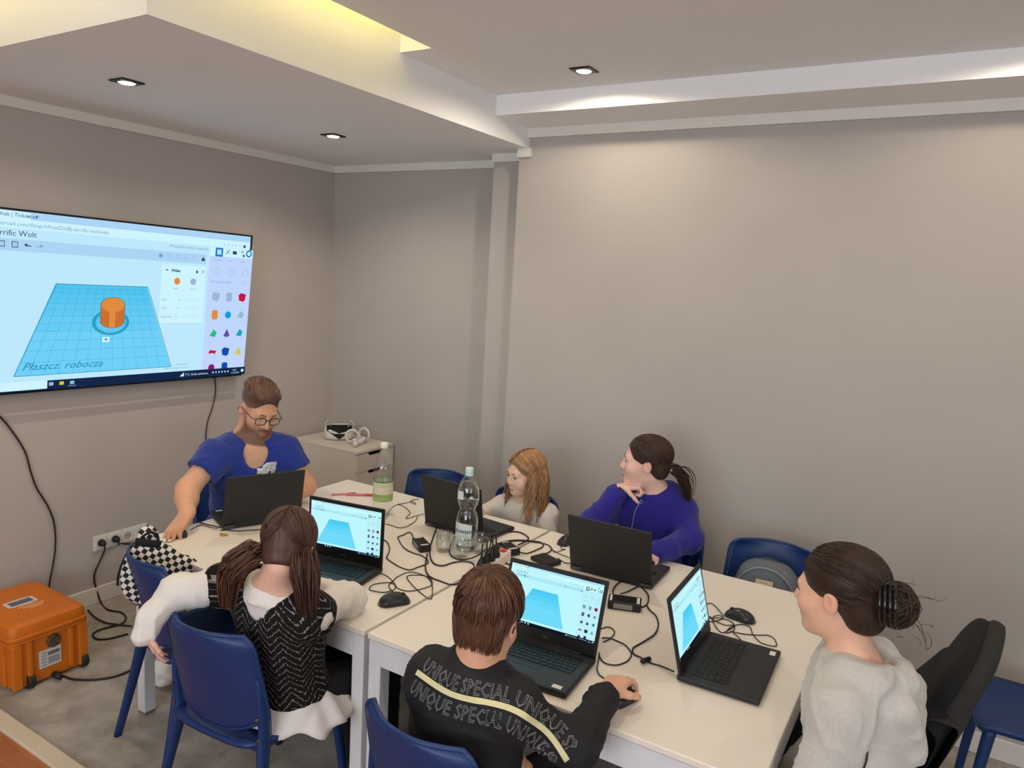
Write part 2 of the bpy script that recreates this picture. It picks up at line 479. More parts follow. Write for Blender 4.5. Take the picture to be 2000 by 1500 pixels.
# ceilings
soff = MB(); soff.box(XL, -2.065, 1.33, YR, ZS, 3.0)
struct('ceiling_lowered', soff, m_ceil)
c = MB()
c.box(-1.905, XR, YH, YR, ZC, 2.76)             # main plane, right of the light slot
c.box(-2.065, -1.905, 2.42, YR, ZC, 3.0)        # end of the slot
c.box(XL, -1.905, YH, 1.10, ZC, 2.76)           # over the hall
c.box(XL, -2.065, 1.10, 1.33, 2.90, 2.93).box(-2.065, -1.905, 1.10, 2.42, 2.90, 2.93)   # slot bottoms
struct('ceiling', c, m_ceil)
# beam along the long wall
struct('ceiling_beam', MB().box(-2.065, XR, 3.145, YB, 2.63, ZC), m_ceil)
# small plaster cornices
def cornice(name, mb): struct(name, mb, m_trim)
cornice('trim_2', MB().box(XL, XL + 0.022, 1.33, YR, 2.485, ZS))
cornice('trim_3', MB().box(XL + 0.022, -2.36, YR - 0.022, YR, 2.485, ZS))
cornice('trim_4', MB().box(-2.36, -2.125, 3.578, 3.60, 2.485, ZS))
cornice('trim_5', MB().box(-2.125, -2.045, YB - 0.022, YB, 2.485, ZS))
cornice('trim_6', MB().box(-2.065, XR, YB - 0.022, YB, 2.583, 2.63))
# baseboards
def skirting(name, x0, x1, y0, y1): struct(name, MB().box(x0, x1, y0, y1, 0, 0.092), m_trim, bevel=0.004)
skirting('baseboard_left', XL, XL + 0.016, 1.34, YR)
skirting('baseboard_back_recess', XL + 0.016, -2.36, YR - 0.016, YR)
skirting('baseboard_back_pier', -2.36, -2.125, 3.584, 3.60)
skirting('baseboard_back', -2.125, XR, YB - 0.016, YB)

# LED strips in the slots round the lowered ceiling (real emitters, warm yellow)
m_led = emat('led_strip_glow', (1.0, 0.74, 0.12, 1), 15.0)
s = tag(empty('led_strip', (-2.0, 1.8, 2.89)), 'yellow LED strip hidden in the ceiling slot above the lowered ceiling edge', 'led strip')
MB().box(0.03, 0.05, -0.6, 0.55, -0.006, 0.004).build('strip', m_led, s)
MB().box(-1.7, -0.05, -0.62, -0.60, -0.006, 0.004).build('strip', m_led, s)

# recessed spotlights
m_frame = mat('spot_frame', rgb(46, 42, 40), 0.35, metal=0.6)
m_lamp = emat('spot_lamp_glow', (1.0, 0.86, 0.62, 1), 22.0)
def spotlight(x, y, z, label, power=1.0, cone=172, blend=0.35):
    t = tag(empty('ceiling_spotlight', (x, y, z)), label, 'spotlight', 'recessed ceiling spotlights')
    f = MB(); n = 24; h = 0.046; r = 0.033
    ring = [(r * math.cos(2 * math.pi * i / n), r * math.sin(2 * math.pi * i / n)) for i in range(n)]
    sq = []
    for a, b2 in ring:
        q = h / max(abs(a), abs(b2)); sq.append((a * q, b2 * q))
    V = [(p[0], p[1], -0.006) for p in sq] + [(p[0], p[1], -0.008) for p in ring] + [(p[0], p[1], 0.0) for p in sq]
    F = [(i, n + i, n + (i + 1) % n, (i + 1) % n) for i in range(n)] + [(i, (i + 1) % n, 2 * n + (i + 1) % n, 2 * n + i) for i in range(n)]
    obj('frame', V, F, m_frame, t)
    MB().lathe([(0.032, -0.0065), (0.026, -0.010), (0.0, -0.011)], 20, capt=False, capb=False).build('lamp', m_lamp, t, smooth=True)
    ld = bpy.data.lights.new('spot_beam', 'SPOT'); ld.energy = SPOT_POWER * power; ld.color = SPOT_COLOR
    ld.spot_size = math.radians(cone); ld.spot_blend = blend; ld.shadow_soft_size = 0.025
    lo = bpy.data.objects.new('spot_beam', ld); COL.objects.link(lo); lo.parent = t; lo.location = (0, 0, -0.0125)
spotlight(-2.91, 1.785, ZS, 'square black framed spotlight glowing in the lowered ceiling nearer the front edge', 1.0, 156, 0.6)
spotlight(-2.90, 2.892, ZS, 'square black framed spotlight glowing in the lowered ceiling nearer the wall corner', 1.0, 156, 0.6)
spotlight(-1.47, 2.89, ZC, 'square black framed spotlight in the upper ceiling before the long beam')
for x, y, w2, pw in ((0.15, 2.89, 'over the blue chair at the right', 0.6), (1.75, 2.89, 'farthest right along the beam', 0.6), (-1.0, 1.25, 'over the boy in the black jacket', 1.2), (0.6, 1.25, 'right of the photographer', 0.7),
                     (-0.2, -0.4, 'just behind the photographer', 0.6), (1.6, -0.4, 'behind the photographer near the side window', 0.6), (-1.8, -1.0, 'behind the photographer towards the TV wall', 0.6)):
    spotlight(x, y, ZC, 'ceiling spotlight outside the picture, ' + w2, pw)
# ------------------------------------------------------------------ tables
TZ = 0.735
m_top = mat('table_laminate', rgb(236, 229, 217), 0.34, var=0.012, vscale=4, spec=0.4)
m_edge = mat('table_edge', rgb(206, 206, 206), 0.5)
m_tleg = mat('table_white_metal', rgb(222, 223, 226), 0.45)
def table(cx, cy, w, d, label):
    t = tag(empty('meeting_table', (cx, cy, 0)), label, 'table', 'square white tables pushed together')
    hx, hy = w / 2, d / 2
    MB().box(-hx, hx, -hy, hy, TZ - 0.020, TZ).build('table_top', m_top, t, bevel=0.003)
    e = 0.004
    MB().box(-hx + 0.052, hx - 0.052, -hy + e, -hy + e + 0.022, TZ - 0.10, TZ - 0.023).build('apron', m_tleg, t, bevel=0.002)
    MB().box(-hx + 0.052, hx - 0.052, hy - e - 0.022, hy - e, TZ - 0.10, TZ - 0.023).build('apron', m_tleg, t, bevel=0.002)
    MB().box(-hx + e, -hx + e + 0.022, -hy + 0.052, hy - 0.052, TZ - 0.10, TZ - 0.023).build('apron', m_tleg, t, bevel=0.002)
    MB().box(hx - e - 0.022, hx - e, -hy + 0.052, hy - 0.052, TZ - 0.10, TZ - 0.023).build('apron', m_tleg, t, bevel=0.002)
    for sx in (-1, 1):
        for sy in (-1, 1):
            x0 = sx * (hx - e - 0.024); y0 = sy * (hy - e - 0.024)
            lg = MB().box(x0 - 0.024, x0 + 0.024, y0 - 0.024, y0 + 0.024, 0.012, TZ - 0.023).build('leg', m_tleg, t, bevel=0.003)
            MB().box(x0 - 0.022, x0 + 0.022, y0 - 0.022, y0 + 0.022, 0, 0.012).build('foot', mat('foot_grey', rgb(120, 120, 118), 0.6), lg)
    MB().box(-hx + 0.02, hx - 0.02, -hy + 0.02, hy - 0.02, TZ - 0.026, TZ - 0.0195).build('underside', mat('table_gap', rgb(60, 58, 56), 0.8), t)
    return t
table(-2.086, 2.2465, 1.222, 1.203, 'white square table at the instructor\'s end, next to the TV wall')
table(-0.862, 2.2465, 1.198, 1.203, 'white square table at the end nearer the black upholstered chair')

# ------------------------------------------------------------------ blue plastic chairs
m_blue = mat('chair_blue_plastic', rgb(22, 52, 104), 0.42, var=0.03, vscale=6, bump=0.02, bscale=500)
m_screw = mat('screw_metal', rgb(170, 172, 175), 0.3, metal=1.0)
def chair_back():
    """curved panel with rounded top corners and a bowed lower edge, seen as one moulded shell"""
    nu, nv = 25, 21; t = 0.010
    def pt(u, v):
        # u -1..1 across, v 0 bottom..1 top
        zb = 0.475 + 0.055 * abs(u) ** 2.2
        zt = 0.805 - 0.004 * u * u
        z = zb + (zt - zb) * v
        hw = 0.190 - 0.012 * ((z - 0.5) / 0.3) ** 2
        x = u * hw
        y = -0.175 - 0.075 * ((z - 0.45) / 0.35) + 0.055 * abs(u) ** 2.4
        return np.array([x, y, z])
    def corner(u, v):
        # round the two top corners
        p = pt(u, v); r = 0.045
        hw = 0.190 - 0.012 * ((p[2] - 0.5) / 0.3) ** 2
        dz = min(p[2] - (0.803 - r), r)
        if dz > 0: p[0] *= (hw - r + math.sqrt(max(r * r - dz * dz, 0))) / hw
        return p
    V = []; F = []
    G = [[corner(-1 + 2 * i / (nu - 1), j / (nv - 1)) for i in range(nu)] for j in range(nv)]
    for off in (0.0, 1.0):
        for j in range(nv):
            for i in range(nu): V.append(G[j][i] + np.array([0, -t * off, 0]))
    n = nu * nv
    for j in range(nv - 1):
        for i in range(nu - 1):
            a = j * nu + i; F.append((a, a + 1, a + nu + 1, a + nu)); F.append((n + a, n + a + nu, n + a + nu + 1, n + a + 1))
    rim = [i for i in range(nu)] + [j * nu + nu - 1 for j in range(1, nv)] + [(nv - 1) * nu + i for i in range(nu - 2, -1, -1)] + [j * nu for j in range(nv - 2, 0, -1)]
    for k in range(len(rim)):
        a, b2 = rim[k], rim[(k + 1) % len(rim)]; F.append((b2, a, n + a, n + b2))
    # rolled lip round the outline
    P = [V[a] * 0.5 + V[n + a] * 0.5 for a in rim]; P.append(P[0])
    tv, tf = tube(P, 0.0065, 8)
    return V, F, tv, tf
CB = chair_back()
def blue_chair(x, y, yaw, label, group='blue plastic chairs round the table'):
    t = tag(empty('plastic_chair', (x, y, 0), yaw), label, 'chair', group)
    if 'mesh' not in CH:
        o = MB().add(CB[0], CB[1]).add(CB[2], CB[3]).build('backrest', m_blue, t, smooth=True); CH['mesh'] = {}
        parts = [o]
        # seat: shallow moulded pan with rolled front edge
        nu, nv = 17, 17; V = []; F = []
        for k in (0, 1):
            for j in range(nv):
                v2 = -1 + 2 * j / (nv - 1)
                for i in range(nu):
                    u = -1 + 2 * i / (nu - 1)
                    w = 0.20 + 0.012 * v2
                    a, b2 = u, v2
                    q = (abs(a) ** 6 + abs(b2) ** 6) ** (1 / 6)
                    m2 = max(abs(a), abs(b2)); s = m2 / q if q > 0 else 1
                    a, b2 = a * s, b2 * s
                    z = 0.452 - 0.018 * (1 - u * u) * (1 - 0.5 * v2 * v2) - (0.020 * max(0, v2 - 0.6) ** 2 / 0.16) + 0.012 * max(0, -v2)
                    V.append((a * w, 0.005 + b2 * 0.205, z - 0.014 * k))
        n = nu * nv
        for j in range(nv - 1):
            for i in range(nu - 1):
                a = j * nu + i; F.append((a, a + 1, a + nu + 1, a + nu)); F.append((n + a, n + a + nu, n + a + nu + 1, n + a + 1))
        rim = [i for i in range(nu)] + [j * nu + nu - 1 for j in range(1, nv)] + [(nv - 1) * nu + i for i in range(nu - 2, -1, -1)] + [j * nu for j in range(nv - 2, 0, -1)]
        for k in range(len(rim)):
            a, b2 = rim[k], rim[(k + 1) % len(rim)]; F.append((b2, a, n + a, n + b2))
        parts.append(obj('seat', V, F, m_blue, t, smooth=True))
        MB().box(-0.16, 0.16, -0.15, 0.17, 0.405, 0.436).build('seat_frame', m_blue, t, bevel=0.01)
        for s in (-1, 1):
            # rear leg: flat moulded member from the side of the backrest to the floor
            P = [(s * 0.176, -0.168, 0.665), (s * 0.181, -0.160, 0.58), (s * 0.180, -0.150, 0.50), (s * 0.180, -0.155, 0.43), (s * 0.202, -0.19, 0.25), (s * 0.232, -0.245, 0.0)]
            Q = spline(P, 5)
            v, f = tube(Q, np.interp(np.linspace(0, 1, len(Q)), [0, .3, .55, 1], [0.014, 0.024, 0.025, 0.015]), 10, flat=0.55, up=(s, 0, 0))
            lg = obj('leg', v, f, m_blue, t, smooth=True)
            for zz, yy in ((0.545, -0.158), (0.475, -0.150)):
                MB().cyl((s * 0.1805, yy - 0.0235, zz), (s * 0.1805, yy - 0.027, zz), 0.006, 10).build('screw', m_screw, lg)
            P = [(s * 0.165, 0.165, 0.425), (s * 0.185, 0.185, 0.25), (s * 0.205, 0.205, 0.0)]
            v, f = tube(spline(P, 5), np.linspace(0.021, 0.014, 11), 10, flat=0.75, up=(s, 0, 0))
            obj('leg', v, f, m_blue, t, smooth=True)
        CH['src'] = t
    else:
        for ch in CH['src'].children: dup(ch, t)
    return t
CH = {}
R = math.radians
CHAIRS = {}
def put_chair(key, cx, cy, yaw, label):
    """cx, cy: middle of the top edge of the backrest"""
    y = R(yaw); fx, fy = -math.sin(y), math.cos(y)
    CHAIRS[key] = blue_chair(cx + 0.25 * fx, cy + 0.25 * fy, y, label)
put_chair('c1', -2.385, 1.452, -14, 'empty blue plastic chair beside the orange case, checkered bag at its front')
put_chair('cB', -1.775, 1.258, 4, 'blue plastic chair under the girl in the dark zigzag vest')
put_chair('cE', -0.985, 1.235, -6, 'blue plastic chair behind the boy in the black jacket, cut by the picture edge')
put_chair('c4', -2.275, 3.135, 194, 'empty blue plastic chair by the white drawer unit, behind an open laptop')
put_chair('c5', -1.725, 3.14, 176, 'blue plastic chair under the small girl with long blonde hair')
put_chair('c6', -1.045, 3.20, 184, 'blue plastic chair under the girl in the blue hoodie')
put_chair('c7', -0.555, 3.18, 184, 'blue plastic chair by the long wall with a grey backpack on it')
put_chair('cA', -3.19, 2.485, -119, 'blue plastic chair under the bearded man, hidden behind him')
put_chair('c9', 0.66, 3.05, 92, 'blue plastic chair at the right picture edge, only its seat showing')

# black upholstered conference chair
m_blackfab = mat('black_upholstery', rgb(19, 19, 19), 0.95, var=0.2, vscale=300, bump=0.15, bscale=700)
m_greyband = mat('grey_upholstery_edge', rgb(44, 42, 40), 0.95, var=0.15, vscale=300, bump=0.12, bscale=700)
def black_chair():
    t = tag(empty('conference_chair', (-0.005, 2.27, 0), R(84)), 'black upholstered high-backed chair behind the girl in the grey hoodie', 'chair')
    # local: front is +y
    def pad(prof, hw, thick, name, m, parent, crown=0.02):
        nu = 13; V = []; F = []; L = len(prof)
        P = spline(prof, 5); L = len(P); Tn = np.gradient(P, axis=0); Tn /= np.linalg.norm(Tn, axis=1, keepdims=True)
        for k in (0, 1):
            for j in range(L):
                nrm = np.array([-Tn[j][1], Tn[j][0]])
                if nrm[0] < 0: nrm = -nrm
                edge = min(1, 6 * min(j, L - 1 - j) / (L - 1) + 0.25)
                wj = np.interp(j / (L - 1), np.linspace(0, 1, len(hw)), hw)
                for i in range(nu):
                    u = -1 + 2 * i / (nu - 1); round_ = math.sqrt(max(0, 1 - abs(u) ** 5))
                    d = (crown * (1 - u * u) + thick / 2 * round_) * edge if k == 0 else -thick / 2 * round_ * edge
                    V.append((u * wj, P[j][0] + nrm[0] * d, P[j][1] + nrm[1] * d))
        n = nu * L
        for j in range(L - 1):
            for i in range(nu - 1):
                a = j * nu + i; F.append((a, a + nu, a + nu + 1, a + 1)); F.append((n + a, n + a + 1, n + a + nu + 1, n + a + nu))
        rim = [i for i in range(nu)] + [j * nu + nu - 1 for j in range(1, L)] + [(L - 1) * nu + i for i in range(nu - 2, -1, -1)] + [j * nu for j in range(L - 2, 0, -1)]
        for k in range(len(rim)):
            a, b2 = rim[k], rim[(k + 1) % len(rim)]; F.append((a, b2, n + b2, n + a))
        return obj(name, V, F, m, parent, smooth=True)
    tl = R(21); Bk = np.array([[1, 0, 0], [0, math.cos(tl), -math.sin(tl)], [0, math.sin(tl), math.cos(tl)]])
    P, F, _ = sdf_mesh([Ell((0, -0.080, 0.78), (0.205, 0.042, 0.225), Bk, e=3.6, k=0.05), Ell((0, 0.060, 0.50), (0.225, 0.055, 0.22), Bk, e=3.6, k=0.08)], 0.010)
    mesh_np('backrest', P, F, m_blackfab, t)
    P, F, _ = sdf_mesh([Ell((0, -0.105, 0.78), (0.212, 0.036, 0.232), Bk, e=3.4, k=0.05), Ell((0, 0.030, 0.50), (0.228, 0.042, 0.22), Bk, e=3.4, k=0.08)], 0.010)
    mesh_np('back_shell', P, F, m_greyband, t)
    pad([(0.02, 0.455), (0.16, 0.448), (0.32, 0.452), (0.46, 0.445)][::-1], [0.23, 0.245, 0.245, 0.235], 0.075, 'seat', m_blackfab, t, 0.0)
    mt = mat('chair_black_metal', rgb(30, 30, 30), 0.4, metal=0.5)
    for s in (-1, 1):
        v, f = tube(spline([(s * 0.21, 0.42, 0.42), (s * 0.22, 0.44, 0.2), (s * 0.23, 0.46, 0.0)], 4), 0.013, 10); obj('leg', v, f, mt, t, smooth=True)
        v, f = tube(spline([(s * 0.21, -0.02, 0.45), (s * 0.22, -0.06, 0.2), (s * 0.23, -0.10, 0.0)], 4), 0.013, 10); obj('leg', v, f, mt, t, smooth=True)
black_chair()

# ------------------------------------------------------------------ white drawer unit in the corner
m_cab = mat('drawer_white', rgb(222, 213, 200), 0.42, var=0.01, vscale=5)
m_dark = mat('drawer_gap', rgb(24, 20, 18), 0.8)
cab = tag(empty('drawer_unit', (-3.46, 3.60, 0)), 'white narrow drawer unit in the corner under the VR headset', 'drawer unit')
W, D, H = 0.36, 0.58, 0.70      # width along y, depth along x
cb = MB(); cb.box(-D / 2, D / 2 - 0.018, -W / 2, -W / 2 + 0.018, 0.0, H - 0.02).box(-D / 2, D / 2 - 0.018, W / 2 - 0.018, W / 2, 0.0, H - 0.02)
cb.box(-D / 2, -D / 2 + 0.012, -W / 2 + 0.018, W / 2 - 0.018, 0.0, H - 0.02).box(-D / 2 + 0.012, D / 2 - 0.03, -W / 2 + 0.018, W / 2 - 0.018, 0.0, 0.03)
cb.build('body', m_cab, cab)
MB().box(-D / 2, D / 2, -W / 2, W / 2, H - 0.02, H).build('top', m_cab, cab, bevel=0.003)
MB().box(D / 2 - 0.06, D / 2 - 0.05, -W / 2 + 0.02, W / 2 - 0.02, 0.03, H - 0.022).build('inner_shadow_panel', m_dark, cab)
hs = [0.115, 0.115, 0.14, 0.14, 0.145]; z = H - 0.024
for i, h in enumerate(hs):
    z1 = z; z0 = z - h; z = z0 - 0.004
    # front with the slanted finger cut-out at its upper edge
    y0, y1 = -W / 2 + 0.003, W / 2 - 0.003
    c0, c1 = -0.055, 0.055
    poly = [(y0, z0), (y1, z0), (y1, z1), (c1 + 0.018, z1), (c1, z1 - 0.022), (c0, z1 - 0.022), (c0 - 0.018, z1), (y0, z1)]
    n = len(poly)
    V = [(D / 2 - 0.018, p[0], p[1]) for p in poly] + [(D / 2, p[0], p[1]) for p in poly]
    F = [tuple(range(n - 1, -1, -1)), tuple(range(n, 2 * n))] + [(k, (k + 1) % n, n + (k + 1) % n, n + k) for k in range(n)]
    obj('drawer', V, F, m_cab, cab)
# courses of the cables on the table, wall and floor (metres)
COURSE = {
    'charger_lead_b': ([(-1.837, 2.336, 0.752), (-1.907, 2.410, 0.737), (-1.930, 2.415, 0.737), (-1.926, 2.385, 0.737), (-1.925, 2.361, 0.737), (-1.928, 2.347, 0.737), (-1.910, 2.326, 0.737), (-1.853, 2.281, 0.737), (-1.801, 2.251, 0.737), (-1.756, 2.244, 0.737), (-1.724, 2.243, 0.737), (-1.688, 2.230, 0.737), (-1.663, 2.211, 0.737), (-1.653, 2.192, 0.737), (-1.657, 2.137, 0.737), (-1.667, 2.103, 0.737), (-1.702, 2.100, 0.737), (-1.750, 2.112, 0.737), (-1.800, 2.131, 0.737), (-1.814, 2.141, 0.737), (-1.839, 2.183, 0.737), (-1.873, 2.227, 0.737), (-1.917, 2.266, 0.737), (-1.948, 2.279, 0.737), (-1.968, 2.277, 0.737)], 0.0024),
    'charger_mains_b': ([(-1.704, 2.273, 0.748), (-1.662, 2.229, 0.738), (-1.620, 2.204, 0.738), (-1.591, 2.214, 0.738), (-1.580, 2.263, 0.738), (-1.555, 2.297, 0.738), (-1.520, 2.306, 0.738), (-1.488, 2.273, 0.738), (-1.457, 2.197, 0.738), (-1.447, 2.128, 0.738), (-1.463, 2.092, 0.738), (-1.514, 2.092, 0.738), (-1.565, 2.098, 0.738), (-1.609, 2.129, 0.738), (-1.660, 2.191, 0.738), (-1.713, 2.271, 0.738)], 0.0030),
    'charger_lead_c': ([(-1.743, 2.330, 0.750), (-1.790, 2.401, 0.738), (-1.828, 2.466, 0.738), (-1.859, 2.524, 0.745)], 0.0030),
    'mouse_b': ([(-1.728, 2.002, 0.742), (-1.705, 2.007, 0.737), (-1.672, 1.997, 0.737), (-1.631, 1.972, 0.737), (-1.591, 1.948, 0.737), (-1.547, 1.956, 0.737), (-1.525, 2.001, 0.737), (-1.518, 2.046, 0.737), (-1.559, 2.089, 0.737), (-1.598, 2.093, 0.737), (-1.635, 2.063, 0.737), (-1.624, 2.036, 0.737), (-1.584, 2.010, 0.737), (-1.544, 1.986, 0.737), (-1.479, 1.956, 0.737), (-1.452, 1.951, 0.737), (-1.464, 1.978, 0.737), (-1.526, 2.056, 0.737), (-1.588, 2.095, 0.737), (-1.653, 2.086, 0.737), (-1.659, 2.020, 0.737), (-1.647, 1.977, 0.737), (-1.663, 1.953, 0.737), (-1.682, 1.920, 0.737), (-1.671, 1.884, 0.737), (-1.645, 1.878, 0.737), (-1.611, 1.894, 0.737), (-1.597, 1.932, 0.737), (-1.624, 1.966, 0.737), (-1.643, 1.963, 0.737), (-1.622, 1.934, 0.737), (-1.581, 1.913, 0.737), (-1.542, 1.889, 0.741)], 0.0018),
    'loop_air': ([(-1.796, 2.536, 0.805), (-1.718, 2.523, 0.805), (-1.655, 2.528, 0.800), (-1.569, 2.477, 0.800), (-1.486, 2.395, 0.800), (-1.455, 2.358, 0.795)], 0.0030),
    'loop_round': ([(-1.682, 2.536, 0.803), (-1.706, 2.489, 0.785), (-1.691, 2.415, 0.760), (-1.662, 2.350, 0.742), (-1.616, 2.309, 0.738), (-1.564, 2.310, 0.738), (-1.523, 2.337, 0.755), (-1.485, 2.350, 0.790), (-1.465, 2.345, 0.790)], 0.0030),
    'mains_1': ([(-1.422, 2.253, 0.800), (-1.461, 2.338, 0.810), (-1.525, 2.449, 0.790), (-1.601, 2.632, 0.745), (-1.587, 2.716, 0.738), (-1.540, 2.726, 0.738), (-1.486, 2.688, 0.738), (-1.479, 2.645, 0.738), (-1.466, 2.567, 0.748)], 0.0030),
    'mains_2': ([(-1.413, 2.209, 0.800), (-1.437, 2.292, 0.815), (-1.470, 2.393, 0.800), (-1.524, 2.549, 0.755), (-1.512, 2.635, 0.738), (-1.457, 2.673, 0.738), (-1.414, 2.677, 0.738), (-1.390, 2.642, 0.738), (-1.390, 2.590, 0.738), (-1.403, 2.535, 0.738), (-1.420, 2.502, 0.748)], 0.0028),
    'lead_3': ([(-1.500, 2.511, 0.765), (-1.490, 2.598, 0.750), (-1.431, 2.671, 0.738), (-1.382, 2.673, 0.738), (-1.347, 2.641, 0.738), (-1.339, 2.595, 0.738), (-1.341, 2.510, 0.748)], 0.0026),
    'lead_d': ([(-1.274, 2.553, 0.745), (-1.259, 2.556, 0.737), (-1.236, 2.547, 0.737), (-1.203, 2.535, 0.745)], 0.0022),
    'thin_d': ([(-1.353, 2.647, 0.737), (-1.321, 2.628, 0.737), (-1.291, 2.616, 0.737), (-1.264, 2.610, 0.737), (-1.236, 2.595, 0.742)], 0.0016),
    'mouse_d': ([(-1.328, 2.710, 0.742), (-1.330, 2.696, 0.737), (-1.315, 2.671, 0.737), (-1.303, 2.681, 0.737), (-1.308, 2.654, 0.737), (-1.319, 2.623, 0.737), (-1.332, 2.626, 0.737)], 0.0016),
    'mains_4': ([(-1.434, 2.330, 0.790), (-1.445, 2.350, 0.760), (-1.422, 2.321, 0.738), (-1.365, 2.242, 0.738), (-1.333, 2.214, 0.738), (-1.299, 2.201, 0.738), (-1.269, 2.196, 0.738)], 0.0028),
    'lead_e': ([(-1.308, 2.271, 0.737), (-1.328, 2.255, 0.737), (-1.335, 2.232, 0.737), (-1.332, 2.205, 0.737), (-1.310, 2.171, 0.737)], 0.0022),
    'mains_5': ([(-1.438, 2.353, 0.780), (-1.457, 2.408, 0.750), (-1.427, 2.396, 0.738), (-1.400, 2.384, 0.738), (-1.375, 2.385, 0.738)], 0.0028),
    'charger_lead_d': ([(-0.900, 2.534, 0.747), (-0.914, 2.491, 0.738), (-0.923, 2.439, 0.738), (-0.929, 2.389, 0.748)], 0.0026),
    'charger_loop_d': ([(-0.949, 2.366, 0.750), (-0.975, 2.432, 0.738), (-0.981, 2.485, 0.738), (-0.971, 2.529, 0.738), (-0.931, 2.531, 0.738), (-0.888, 2.507, 0.738), (-0.850, 2.459, 0.738), (-0.829, 2.400, 0.738), (-0.831, 2.357, 0.738), (-0.857, 2.326, 0.738), (-0.891, 2.294, 0.738), (-0.920, 2.281, 0.738)], 0.0026),
    'charger_lead_f': ([(-0.824, 2.377, 0.738), (-0.799, 2.346, 0.738), (-0.770, 2.320, 0.738), (-0.739, 2.264, 0.738), (-0.724, 2.195, 0.738), (-0.729, 2.140, 0.738), (-0.739, 2.099, 0.738), (-0.745, 2.066, 0.738), (-0.741, 2.042, 0.738), (-0.727, 2.025, 0.738), (-0.706, 2.018, 0.738), (-0.670, 2.008, 0.738), (-0.637, 2.007, 0.738), (-0.590, 1.986, 0.747)], 0.0026),
    'lead_e2': ([(-0.881, 2.119, 0.737), (-0.866, 2.142, 0.737), (-0.843, 2.135, 0.737), (-0.830, 2.106, 0.737), (-0.830, 2.068, 0.737), (-0.838, 2.041, 0.737)], 0.0020),
    'lead_e3': ([(-0.852, 2.063, 0.737), (-0.832, 2.074, 0.737), (-0.805, 2.074, 0.737), (-0.775, 2.064, 0.737), (-0.750, 2.043, 0.737), (-0.734, 2.017, 0.737), (-0.730, 1.978, 0.737), (-0.744, 1.938, 0.737), (-0.765, 1.923, 0.737), (-0.787, 1.928, 0.737), (-0.806, 1.947, 0.737), (-0.819, 1.968, 0.737)], 0.0022),
    'mouse_e': ([(-0.810, 1.948, 0.737), (-0.799, 1.919, 0.737), (-0.783, 1.877, 0.737), (-0.764, 1.853, 0.737), (-0.740, 1.845, 0.737), (-0.713, 1.837, 0.742)], 0.0018),
    'mouse_f': ([(-0.617, 2.389, 0.737), (-0.593, 2.408, 0.737), (-0.574, 2.451, 0.737), (-0.591, 2.462, 0.737), (-0.605, 2.442, 0.737), (-0.598, 2.408, 0.737), (-0.574, 2.366, 0.737), (-0.548, 2.341, 0.737), (-0.534, 2.375, 0.737), (-0.529, 2.420, 0.737), (-0.551, 2.445, 0.737), (-0.585, 2.442, 0.737), (-0.610, 2.423, 0.737), (-0.616, 2.438, 0.737), (-0.597, 2.414, 0.737), (-0.555, 2.404, 0.737), (-0.530, 2.419, 0.737), (-0.521, 2.385, 0.737), (-0.535, 2.347, 0.737), (-0.536, 2.396, 0.737), (-0.515, 2.440, 0.737), (-0.483, 2.441, 0.737), (-0.463, 2.398, 0.737), (-0.438, 2.361, 0.737), (-0.419, 2.350, 0.737), (-0.387, 2.350, 0.737), (-0.380, 2.368, 0.737), (-0.396, 2.406, 0.737), (-0.417, 2.416, 0.737), (-0.446, 2.398, 0.737), (-0.483, 2.379, 0.737), (-0.519, 2.369, 0.737), (-0.500, 2.348, 0.737), (-0.479, 2.325, 0.737)], 0.0017),
    'usb_f': ([(-0.662, 2.513, 0.737), (-0.645, 2.542, 0.737), (-0.625, 2.531, 0.737), (-0.601, 2.499, 0.737), (-0.575, 2.461, 0.742)], 0.0017),
    'usb_c': ([(-2.194, 2.819, 0.737), (-2.208, 2.785, 0.737), (-2.186, 2.749, 0.737), (-2.154, 2.745, 0.737), (-2.190, 2.767, 0.737), (-2.199, 2.727, 0.737), (-2.217, 2.684, 0.737)], 0.0016),
    'mouse_c': ([(-2.118, 2.487, 0.737), (-2.183, 2.584, 0.737), (-2.215, 2.670, 0.737), (-2.186, 2.685, 0.737), (-2.127, 2.654, 0.737), (-2.086, 2.620, 0.737), (-2.067, 2.578, 0.737), (-2.054, 2.551, 0.737), (-2.043, 2.570, 0.737), (-2.043, 2.608, 0.737), (-2.023, 2.643, 0.742)], 0.0016),
    'usb_b': ([(-2.033, 2.607, 0.737), (-2.003, 2.558, 0.737), (-1.988, 2.507, 0.737), (-1.985, 2.456, 0.737), (-2.001, 2.434, 0.737), (-2.040, 2.436, 0.737), (-2.085, 2.433, 0.737)], 0.0017),
    'mouse_a': ([(-2.624, 1.760, 0.737), (-2.606, 1.730, 0.737), (-2.587, 1.716, 0.737), (-2.579, 1.726, 0.737), (-2.572, 1.750, 0.741)], 0.0016),
    'lead_a': ([(-2.630, 1.853, 0.740), (-2.655, 1.902, 0.737), (-2.650, 1.923, 0.737), (-2.615, 1.928, 0.737), (-2.547, 1.922, 0.745)], 0.0018),
    'lead_a2': ([(-2.726, 1.948, 0.745), (-2.689, 1.939, 0.737), (-2.638, 1.940, 0.737), (-2.607, 1.949, 0.737), (-2.567, 1.950, 0.737)], 0.0024),
    'under_a': ([(-2.542, 1.931, 0.737), (-2.519, 1.951, 0.737), (-2.482, 1.973, 0.737), (-2.448, 2.010, 0.737), (-2.410, 2.059, 0.737)], 0.0020),
